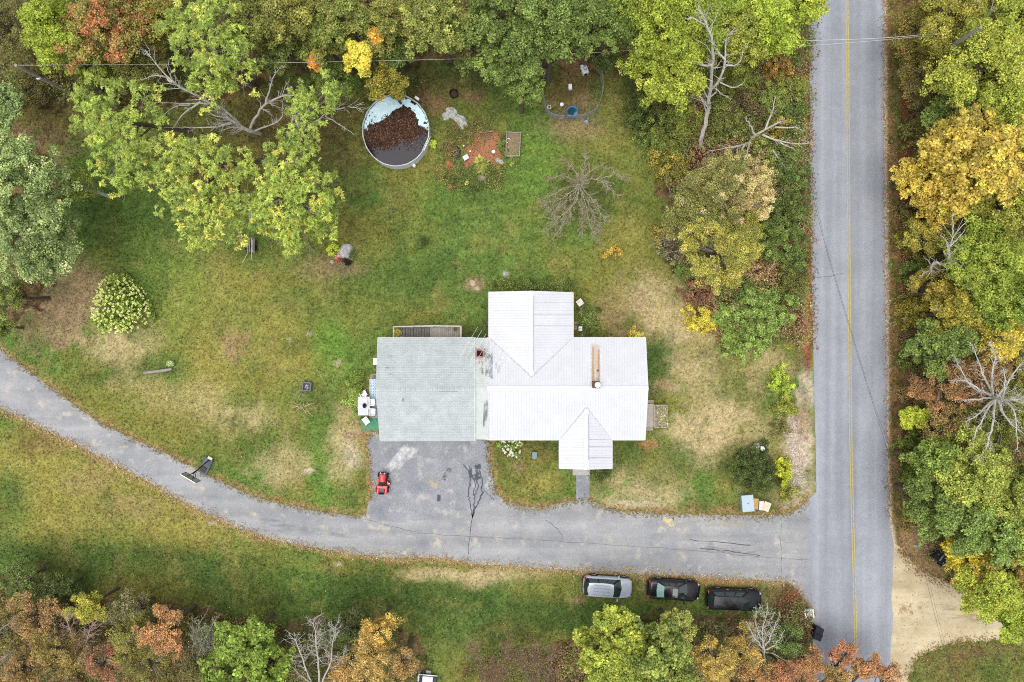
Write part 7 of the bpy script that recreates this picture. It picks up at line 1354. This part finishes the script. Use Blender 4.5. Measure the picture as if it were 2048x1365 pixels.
T(1870, 580, 44, 6, 'b', (156, 140, 54), (124, 116, 48), 'broadleaf_tree', 'olive-gold tree below the curved dead tree')
T(1910, 628, 56, 8, 'b', (164, 150, 54), (128, 124, 46), 'broadleaf_tree', 'gold-olive tree left of the green right-edge tree')
T(1882, 692, 58, 8, 'b', (104, 136, 62), (76, 106, 48), 'broadleaf_tree', 'fresh green tree above the rusty tree by the road')
T(2005, 680, 56, 9, 'p', (206, 176, 50), (176, 158, 52), 'birch_tree', 'sparse yellow-leaved birch above the big dead tree', bark=M_PALE, dens=1.6)
T(1885, 770, 52, 7, 's', (170, 112, 70), (132, 96, 58), 'maple_tree', 'rusty brown maple left of the big dead tree', dens=.8)
T(1945, 755, 56, 7, 's', (160, 108, 66), (126, 104, 58), 'maple_tree', 'rust and olive maple behind the big dead tree', dens=.7)
T(1831, 836, 26, 4, 'b', (180, 184, 52), (146, 160, 48), 'sapling', 'bright yellow-green sapling near the right verge', size=.18)
T(1905, 850, 54, 6, 's', (150, 116, 64), (112, 108, 54), 'broadleaf_tree', 'brownish olive tree below the rusty maple', dens=.7)
T(2010, 850, 70, 7, 's', (128, 130, 60), (96, 106, 48), 'broadleaf_tree', 'olive tree under the big dead tree', dens=.8)
T(1862, 925, 48, 8, 'b', (114, 142, 60), (86, 114, 48), 'broadleaf_tree', 'green tree beside the verge below the sapling')
T(1950, 955, 82, 9, 'b', (168, 170, 76), (128, 142, 58), 'maple_tree', 'pale yellow-green maple below the big dead tree')
T(2025, 960, 66, 10, 'b', (152, 156, 66), (112, 128, 52), 'maple_tree', 'yellow-green maple at the right edge below the dead tree')
T(1865, 1000, 54, 8, 'b', (102, 132, 60), (76, 106, 48), 'broadleaf_tree', 'deep green tree above the sandy turnout')
T(1915, 1055, 62, 9, 'b', (114, 146, 74), (84, 118, 56), 'oak_tree', 'bluish green oak above the hidden dark trailer')
T(1985, 1060, 70, 10, 'b', (128, 156, 82), (92, 124, 60), 'oak_tree', 'light green oak right of the bluish green oak')
T(2040, 1080, 54, 10, 'b', (140, 148, 62), (108, 122, 50), 'maple_tree', 'olive-green maple at the right edge above the turnout')
T(1930, 1110, 46, 7, 'b', (196, 180, 48), (160, 150, 46), 'maple_tree', 'yellow maple partly covering the dark trailer', c3=(160, 130, 50), p3=.1, size=.2)
T(1962, 1128, 54, 8, 'b', (182, 154, 52), (148, 132, 48), 'maple_tree', 'golden brown maple right of the trailer maple')
T(2020, 1140, 54, 8, 's', (168, 128, 60), (136, 118, 54), 'maple_tree', 'rusty gold maple at the right edge over the turnout')
T(1990, 1185, 66, 9, 'b', (162, 166, 58), (130, 144, 50), 'maple_tree', 'bright yellow-green maple hanging over the sandy turnout')
T(2035, 1240, 44, 9, 'b', (158, 166, 54), (124, 144, 48), 'maple_tree', 'lime-green maple at the right edge below the turnout maples')
for a in ((1842, 118, 34, 2.2, (150, 140, 62), (118, 116, 52), 'olive-yellow verge shrub at the top right beside the brown-olive tree'), (1838, 262, 30, 2.2, (128, 128, 58), (100, 106, 48), 'olive verge shrub left of the mid green tree'), (1832, 418, 28, 2.0, (138, 122, 64), (112, 104, 54), 'tan-olive verge shrub under the small golden maple'),
          (1840, 478, 32, 2.4, (146, 140, 58), (112, 116, 48), 'yellow-olive verge shrub left of the curved dead tree'), (1828, 545, 26, 2.0, (112, 128, 56), (88, 106, 46), 'green verge shrub just left of the curved dead tree base'), (1836, 620, 30, 2.4, (158, 146, 56), (124, 122, 50), 'gold-olive verge shrub left of the gold-olive tree'), (1838, 712, 30, 2.2, (120, 134, 58), (92, 110, 48), 'green verge shrub left of the fresh green tree'),
          (1836, 790, 28, 2.0, (150, 122, 70), (120, 106, 58), 'tan verge shrub above the bright yellow-green sapling'), (1832, 895, 30, 2.2, (124, 132, 58), (96, 110, 48), 'green-olive verge shrub below the bright yellow-green sapling'), (1834, 960, 30, 2.2, (118, 134, 58), (90, 110, 48), 'green verge shrub left of the deep green tree'), (1836, 1040, 26, 2.0, (146, 134, 62), (116, 112, 52), 'yellow-brown verge shrub above the sandy turnout')):
    S_(a[0], a[1], a[2] * 1.25, a[3], 's', a[4], a[5], a[6], dens=.8)
T(1935, 500, 50, 7, 'b', (150, 156, 60), (116, 128, 50), 'broadleaf_tree', 'small yellow-green tree behind the curved dead tree top'); T(1955, 615, 48, 8, 'b', (132, 148, 58), (100, 120, 48), 'broadleaf_tree', 'small green tree around the short white dead stem'); T(1925, 885, 46, 6, 'b', (140, 146, 60), (108, 120, 48), 'broadleaf_tree', 'yellow-green tree between the rusty maple and the pale maple'); T(2035, 760, 46, 6, 's', (146, 132, 64), (112, 112, 54), 'broadleaf_tree', 'olive-tan tree at the right edge behind the dead tree')
T(1850, 470, 40, 5, 's', (154, 142, 58), (120, 118, 50), 'broadleaf_tree', 'olive-gold low tree leaning out below the small golden maple')
# bottom left
T(45, 1160, 46, 4, 's', (96, 124, 70), (70, 96, 52), 'broadleaf_tree', 'dark green tree at the left edge of the lower woods')
T(120, 1180, 40, 4, 's', (84, 98, 50), (64, 80, 40), 'broadleaf_tree', 'dark low tree left of the yellow cone-shaped tree')
T(180, 1212, 36, 6, 's', (176, 166, 58), (132, 136, 50), 'broadleaf_tree', 'cone-shaped yellow-green tree in the lower woods', dens=1.2, rz=2.2)
T(70, 1235, 52, 6, 's', (166, 122, 76), (128, 108, 60), 'maple_tree', 'rusty tan maple in the lower left woods', dens=.8)
T(10, 1265, 50, 6, 's', (136, 124, 66), (108, 102, 52), 'broadleaf_tree', 'olive-brown tree at the bottom left edge', dens=.8)
T(110, 1300, 56, 7, 's', (150, 126, 62), (120, 104, 50), 'broadleaf_tree', 'brown-olive tree near the bottom left corner', dens=.9)
T(40, 1340, 50, 8, 's', (156, 118, 68), (124, 104, 56), 'maple_tree', 'tan-rust maple in the bottom left corner', dens=.8)
T(265, 1225, 50, 5, 's', (132, 126, 84), (104, 104, 62), 'broadleaf_tree', 'grey-olive twiggy tree right of the cone-shaped tree', dens=.7)
T(265, 1275, 48, 7, 's', (140, 132, 62), (110, 110, 50), 'broadleaf_tree', 'olive tree left of the rusty orange maple')
T(330, 1262, 52, 8, 's', (196, 132, 84), (160, 112, 66), 'maple_tree', 'rusty orange round maple in the lower woods', dens=1.1)
T(300, 1330, 56, 8, 's', (130, 122, 56), (102, 98, 46), 'broadleaf_tree', 'dark olive tree under the rusty orange maple', dens=.8)
T(205, 1330, 42, 7, 's', (168, 102, 76), (130, 86, 62), 'maple_tree', 'reddish brown maple at the bottom between olive trees', dens=.8)
T(420, 1275, 36, 4, 's', (126, 136, 82), (98, 112, 62), 'broadleaf_tree', 'pale grey-green tree left of the bright green oak', dens=.6)
T(500, 1280, 62, 8, 'b', (112, 154, 62), (80, 122, 46), 'oak_tree', 'bright green oak left of the bare birch', size=.25)
T(530, 1340, 52, 8, 'b', (118, 152, 58), (84, 120, 44), 'oak_tree', 'bright green oak at the bottom edge left of the birch', size=.25)
T(440, 1350, 46, 8, 'b', (108, 150, 62), (78, 118, 46), 'oak_tree', 'bright green oak at the bottom edge below the grey-green tree', size=.25)
T(390, 1330, 34, 6, 's', (104, 92, 50), (84, 84, 42), 'broadleaf_tree', 'dark brown-green tree in the gap at the bottom', dens=.7)
T(690, 1255, 44, 5, 's', (84, 104, 54), (64, 84, 42), 'broadleaf_tree', 'dark green tree between birch and orange-yellow tree')
T(755, 1265, 42, 8, 's', (208, 158, 68), (156, 136, 60), 'maple_tree', 'orange-yellow upright maple right of the birch', c3=(214, 150, 52), p3=.2, dens=1.0, rz=2.6)
T(740, 1320, 50, 9, 's', (190, 150, 76), (150, 124, 62), 'maple_tree', 'orange-tan maple at the bottom edge below the upright one', dens=.8)
T(805, 1325, 36, 7, 's', (192, 144, 80), (152, 122, 66), 'maple_tree', 'tan-orange maple left of the white trailer', dens=.7)
T(690, 1345, 30, 6, 's', (196, 146, 72), (156, 120, 60), 'maple_tree', 'small orange maple at the bottom beside the birch', dens=.7)
# bottom right
T(1215, 1290, 78, 9, 'b', (166, 168, 62), (124, 138, 50), 'maple_tree', 'yellow-green maple below the silver car', size=.22)
T(1300, 1300, 74, 9, 'b', (142, 148, 68), (106, 122, 54), 'maple_tree', 'olive-green maple below the middle black car', size=.22)
T(1350, 1272, 46, 8, 'b', (158, 156, 76), (118, 130, 58), 'maple_tree', 'pale olive maple just below the two black cars', c3=(190, 170, 110), p3=.06)
T(1230, 1350, 66, 10, 'b', (150, 156, 60), (112, 130, 50), 'maple_tree', 'yellow-green maple on the bottom edge below the silver car')
T(1340, 1350, 60, 9, 'b', (136, 144, 64), (104, 120, 52), 'maple_tree', 'olive-green maple on the bottom edge below the black cars')
T(1430, 1325, 46, 7, 's', (196, 156, 64), (156, 132, 56), 'maple_tree', 'orange-gold maple on the bottom edge left of the pale birch', dens=.9)
T(1490, 1290, 44, 6, 's', (186, 146, 62), (140, 124, 54), 'maple_tree', 'orange-olive maple left of the pale birch', dens=.9)
T(1510, 1350, 40, 6, 's', (176, 122, 70), (140, 108, 58), 'maple_tree', 'tan-rust maple on the bottom edge below the pale birch', dens=.8)
T(1575, 1285, 38, 4, 's', (96, 122, 60), (72, 96, 46), 'broadleaf_tree', 'green tree left of the black bins')
T(1620, 1325, 38, 5, 's', (190, 122, 80), (148, 104, 62), 'maple_tree', 'rusty orange maple below the black bins', dens=.9)
T(1565, 1345, 32, 6, 's', (190, 116, 80), (150, 96, 64), 'maple_tree', 'rust red maple on the bottom edge left of the road')
T(1686, 1310, 24, 5, 's', (198, 116, 86), (160, 94, 66), 'maple_tree', 'salmon red maple tip at the bottom of the road', dens=1.0, lean=(-.6, -4.2))
T(1728, 1335, 30, 5, 's', (196, 130, 82), (160, 106, 62), 'maple_tree', 'orange maple covering the road end at the bottom', dens=1.0, lean=(-.6, -4.2))
T(1775, 1350, 26, 5, 's', (194, 132, 92), (158, 108, 72), 'maple_tree', 'tan-orange maple at the bottom right corner of the road', dens=1.0, lean=(-.6, -4.2))
T(1675, 1352, 26, 5, 's', (166, 122, 70), (124, 110, 54), 'maple_tree', 'olive-rust maple on the road centre at the bottom', dens=.9, lean=(-.6, -4.2))

# leafless trees
bare_tree('tall dead white tree leaning up beside the lime-green maples', (1400, 300), [
    (.22, (1400, 300, 0), (1404, 270, 1.2), (1415, 225, 3), (1420, 180, 5), (1425, 130, 7.5), (1424, 85, 9.5), (1412, 45, 11), (1396, 10, 12)),
    (.13, (1421, 180, 5), (1440, 160, 6.5), (1450, 120, 8), (1452, 80, 9), (1470, 55, 10)), (.11, (1424, 130, 7.5), (1405, 130, 8), (1384, 118, 8.5)), (.09, (1450, 120, 8), (1430, 95, 9), (1416, 70, 9.5)),
    (.08, (1450, 130, 7.5), (1475, 130, 8), (1490, 90, 9)), (.07, (1440, 165, 6), (1470, 175, 6.5), (1490, 160, 7)), (.07, (1410, 50, 10.5), (1385, 35, 11), (1375, 40, 11)), (.06, (1422, 170, 5.5), (1440, 185, 5), (1462, 200, 5))], M_PALE, twigs=7, tl=.3, seed=4)
bare_tree('white dead branches sprawling from the thicket toward the road', (1500, 290), [
    (.16, (1500, 292, 0), (1505, 275, 1.5), (1525, 262, 2.5), (1550, 250, 3.2), (1570, 240, 3.6)), (.1, (1500, 285, 1), (1460, 296, 1.8), (1418, 302, 2.2)), (.1, (1510, 270, 2), (1500, 250, 3), (1490, 235, 3.5)), (.1, (1530, 260, 2.6), (1545, 225, 3.6), (1552, 192, 4.4)),
    (.1, (1525, 270, 2.4), (1570, 285, 3), (1630, 290, 3.4)), (.09, (1500, 285, 1.4), (1490, 315, 2), (1478, 345, 2.2)), (.08, (1550, 255, 3), (1590, 255, 3.4), (1605, 262, 3.4)), (.07, (1490, 290, 1.5), (1470, 320, 1.8), (1450, 350, 1.8)), (.07, (1560, 285, 2.8), (1590, 300, 2.8)), (.07, (1545, 300, 1.6), (1575, 340, 1.4))], M_PALE, twigs=10, tl=.32, seed=7)
M_LTWIG = mat('light_twig', (176, 166, 150), .95, .2, 4)
bare_tree('bare grey tree standing alone on the north lawn', (1158, 372), [
    (.09, (1158, 372, 0), (1160, 366, 2.5), (1162, 360, 4.5), (1164, 352, 6.5)), (.042, (1160, 366, 3), (1190, 358, 3.2), (1215, 372, 3.2), (1238, 392, 3)), (.036, (1195, 360, 3.2), (1230, 350, 3.6), (1258, 358, 3.6)), (.036, (1160, 366, 2.6), (1125, 352, 3), (1092, 362, 3)), (.036, (1160, 370, 2), (1140, 372, 2.4), (1090, 398, 2.4)),
    (.036, (1160, 372, 2), (1150, 405, 2.4), (1120, 435, 2.2), (1095, 462, 2)), (.036, (1160, 374, 1.8), (1172, 410, 2.2), (1180, 450, 2.2), (1190, 470, 2)), (.036, (1162, 372, 2), (1185, 400, 2.6), (1205, 430, 2.4), (1215, 440, 2.2)), (.030, (1160, 372, 2), (1165, 420, 2.2), (1165, 470, 2)), (.030, (1158, 372, 2.2), (1120, 400, 2.4), (1092, 404, 2.2)),
    (.030, (1160, 360, 4), (1170, 330, 4.4), (1170, 300, 4.4)), (.030, (1160, 362, 3.6), (1140, 330, 4), (1120, 318, 4)), (.030, (1165, 358, 4), (1195, 335, 4.6), (1225, 338, 4.4)), (.030, (1156, 385, 1.6), (1135, 430, 1.6), (1105, 480, 1.2)), (.030, (1163, 380, 1.6), (1192, 440, 1.6), (1200, 480, 1.2)), (.027, (1158, 376, 1.8), (1110, 420, 1.6), (1075, 400, 1.4))], M_LTWIG, twigs=22, tl=.36, seed=9, sub=6, twig_m=M_LTWIG, foliage=((122, 122, 66), (112, 100, 66), 2, .07))
bare_tree('big spreading white dead tree at the right edge', (1975, 790), [
    (.18, (1975, 790, 0), (1980, 792, 4), (1990, 796, 7), (2010, 800, 9), (2050, 798, 10)), (.10, (1982, 792, 6), (1960, 780, 7), (1930, 762, 7.5), (1898, 762, 7.5)), (.1, (1985, 790, 6), (1985, 750, 7.5), (1990, 710, 8.5), (1978, 685, 9)), (.1, (1985, 788, 6), (1965, 745, 7.5), (1945, 690, 8.5)), (.1, (1995, 795, 7), (2025, 750, 8.5), (2048, 720, 9)),
    (.1, (1985, 795, 6), (1950, 800, 6.5), (1915, 800, 6.5)), (.1, (1988, 800, 6), (1955, 830, 6.5), (1930, 845, 6.5)), (.11, (1990, 800, 6), (1985, 850, 7), (1970, 900, 7), (1945, 930, 7)), (.1, (1995, 800, 7), (2015, 840, 8), (2050, 870, 8.5)), (.09, (1990, 800, 6.5), (1975, 820, 7), (1950, 870, 7), (1945, 895, 7)), (.09, (2010, 800, 8), (2030, 830, 9), (2035, 900, 9)), (.08, (1985, 790, 6), (1945, 775, 6.5), (1920, 735, 6.5), (1908, 710, 7)), (.08, (2005, 798, 8), (2010, 760, 9), (2005, 735, 9))], M_PALE, twigs=11, tl=.3, seed=12, sub=5, twig_m=M_PALE)
bare_tree('curved white dead tree among the right hand woods', (1895, 565), [
    (.15, (1895, 565, 0), (1886, 555, 2.5), (1868, 545, 4), (1862, 535, 5), (1872, 525, 6), (1888, 530, 6.5), (1898, 515, 7.5), (1900, 490, 9), (1912, 465, 10), (1935, 440, 11)), (.07, (1898, 510, 7.6), (1890, 480, 8.5), (1880, 470, 9)), (.07, (1900, 492, 9), (1915, 478, 9.5), (1930, 458, 10)), (.06, (1865, 538, 4.6), (1848, 548, 5), (1838, 556, 5)), (.06, (1905, 470, 9.5), (1906, 445, 10.5), (1905, 430, 11))], M_PALE, twigs=6, tl=.22, seed=15, sub=2)
bare_tree('white forked dead tree at the top right corner', (1968, 75), [
    (.1, (1968, 75, 4), (1970, 45, 7), (1960, 20, 8), (1952, -10, 9)), (.08, (1970, 45, 7), (1980, 25, 8), (1990, -5, 9)), (.06, (1972, 60, 6), (1950, 90, 6), (1930, 100, 6))], M_PALE, twigs=6, tl=.3, seed=16)
bare_tree('white stub of a broken tree among olive leaves', (1900, 640), [(.09, (1902, 640, 0), (1893, 636, 3), (1880, 624, 6), (1872, 616, 6.8)), (.05, (1890, 632, 4), (1893, 622, 6))], M_PALE, twigs=2, tl=.2, seed=17)
bare_tree('short white dead stem above the broken stub', (1955, 615), [(.08, (1955, 615, 3), (1948, 590, 6), (1932, 568, 7.5))], M_PALE, twigs=2, tl=.2, seed=18)
bare_tree('bare birch fanning upward from the bottom edge', (640, 1370), [
    (.1, (640, 1375, 1), (636, 1320, 5), (630, 1270, 7), (626, 1238, 8)), (.08, (640, 1370, 1), (660, 1330, 5), (665, 1290, 7), (672, 1250, 7.5)), (.08, (625, 1372, 1), (610, 1330, 5), (595, 1290, 6), (588, 1268, 6.5)), (.07, (630, 1372, 1), (600, 1350, 4), (575, 1325, 5)), (.07, (655, 1375, 1), (680, 1340, 4), (690, 1300, 5))], M_PALE, twigs=10, tl=.28, seed=20, sub=4, name='birch_tree')
bare_tree('bare pale birch with thin green leaves near the bins', (1530, 1330), [
    (.1, (1530, 1335, 0), (1528, 1300, 4), (1525, 1260, 6), (1535, 1220, 7)), (.07, (1528, 1300, 4), (1505, 1270, 5.5), (1495, 1245, 6)), (.07, (1528, 1295, 4), (1545, 1265, 5.5), (1560, 1225, 6)), (.06, (1526, 1290, 4.5), (1512, 1250, 6), (1512, 1225, 6.5)), (.06, (1530, 1300, 4), (1555, 1285, 5), (1570, 1260, 5.5))], M_PALE, twigs=10, tl=.28, seed=21, sub=4, name='birch_tree', foliage=((124, 150, 100), (100, 130, 80), 1, .09))
bare_tree('reddish twiggy bare tree at the bottom edge', (975, 1385), [
    (.08, (975, 1385, 0), (965, 1340, 4), (945, 1290, 6)), (.07, (980, 1385, 0), (985, 1345, 4), (990, 1330, 5)), (.07, (985, 1385, 0), (1005, 1340, 4), (1015, 1265, 6.5))], M_TWIG, twigs=16, tl=.3, seed=22, sub=5, twig_m=mat('reddish_twig', (138, 100, 88), .95), foliage=((150, 104, 76), (124, 92, 66), 1, .08))
bare_tree('brown twiggy bare tree left of the yellow-green maples', (1085, 1385), [
    (.08, (1085, 1385, 0), (1075, 1340, 4), (1070, 1285, 6)), (.07, (1090, 1385, 0), (1100, 1340, 4), (1105, 1300, 5.5)), (.06, (1080, 1385, 0), (1050, 1340, 4), (1040, 1310, 5))], M_TWIG, twigs=16, tl=.3, seed=23, sub=5, twig_m=M_TWIG, foliage=((140, 118, 80), (120, 96, 66), 1, .08))
bare_tree('pinkish bare tree in the lower left woods', (165, 1330), [
    (.08, (165, 1330, 0), (150, 1290, 4), (130, 1230, 6)), (.07, (168, 1328, 0), (175, 1280, 4), (185, 1245, 5.5)), (.06, (165, 1330, 0), (150, 1300, 3), (110, 1260, 5))], mat('pinkish_bark', (176, 152, 138), .95), twigs=13, tl=.3, seed=24, sub=5)
bare_tree('grey bare tree left of the bright green oaks', (375, 1345), [
    (.08, (375, 1345, 0), (395, 1310, 4), (425, 1250, 6)), (.07, (376, 1345, 0), (400, 1310, 3), (432, 1270, 5)), (.06, (375, 1345, 0), (385, 1300, 4), (405, 1235, 6))], M_GREYBARK, twigs=12, tl=.3, seed=25, sub=5, foliage=((130, 140, 88), (112, 124, 74), 1, .1))
bare_tree('bare white branches under the upper feathery ash', (520, 268), [
    (.2, (520, 268, 0), (500, 262, 2.5), (460, 240, 4), (410, 200, 6), (345, 165, 8), (290, 100, 9.5)), (.12, (480, 250, 3), (440, 212, 5), (400, 208, 6), (300, 205, 7)), (.12, (500, 258, 2.5), (520, 220, 5), (550, 198, 6.5), (585, 190, 7), (600, 205, 7)), (.1, (470, 245, 4), (420, 255, 5), (330, 255, 6)), (.09, (400, 205, 6), (370, 225, 6.5), (345, 258, 6.5)), (.09, (345, 165, 8), (320, 150, 8.5), (280, 160, 9)), (.08, (530, 212, 5.5), (545, 160, 7.5), (560, 135, 8.5)), (.08, (510, 262, 2), (560, 240, 4), (565, 205, 5)), (.08, (380, 210, 6), (350, 215, 6.5), (310, 240, 7))], M_PALE, twigs=9, tl=.3, seed=27, sub=4)
bare_tree('bare pale limb reaching toward the pool', (590, 300), [(.1, (590, 300, 0), (610, 262, 4), (650, 230, 6), (690, 215, 6.5), (722, 218, 6.5)), (.06, (650, 232, 6), (680, 250, 6), (708, 270, 6)), (.05, (610, 262, 4), (600, 220, 5.5), (605, 160, 6.5))], M_PALE, twigs=5, tl=.25, seed=28, sub=2)
bare_tree('bare pale stems poking below the broad ash', (500, 440), [(.08, (500, 445, 0), (498, 410, 4), (495, 370, 6)), (.06, (499, 420, 3), (480, 415, 5), (470, 390, 7))], M_PALE, twigs=4, tl=.25, seed=29, sub=2)
bare_tree('twiggy bare shrub-tree at the lawn edge by the olive pine', (1400, 485), [(.06, (1400, 485, 0), (1365, 478, 2), (1305, 488, 3)), (.05, (1398, 490, 0), (1360, 500, 2), (1320, 510, 2.5)), (.05, (1400, 485, 0), (1380, 460, 2.5), (1330, 470, 3))], M_GREYBARK, twigs=8, tl=.28, seed=30, sub=4)
bare_tree('thin bare stems left of the deep red bushes', (1350, 320), [(.05, (1378, 318, 0), (1360, 330, 1.5), (1345, 350, 2)), (.045, (1340, 330, 0), (1332, 360, 1.6), (1340, 385, 2))], M_GREYBARK, twigs=5, tl=.3, seed=31, sub=3)
bare_tree('dry bare branches above the vine mound', (1530, 560), [(.06, (1530, 560, 0), (1515, 550, 2.4), (1495, 548, 3)), (.05, (1530, 560, 0), (1540, 540, 2.5), (1550, 525, 3))], mat('dry_bark', (196, 168, 130), .95), twigs=9, tl=.3, seed=32, sub=4)
bare_tree('grey bare limbs at the far bottom left', (0, 1345), [(.09, (-30, 1345, 3), (0, 1320, 5), (28, 1300, 6)), (.08, (-30, 1290, 3), (0, 1260, 5), (28, 1240, 6))], M_GREYBARK, twigs=8, tl=.3, seed=33, sub=3)
tl = thing('fallen_log', 'grey broken trunk leaning through the right hand woods', 'log', W(1876, 112, 0))
MB().tube([W(1884, 106, 5), W(1905, 92, 7), W(1935, 72, 10), W(1962, 55, 11.5)], [.2, .18, .15, .11], 8).build('log', M_GREYBARK, tl, True)
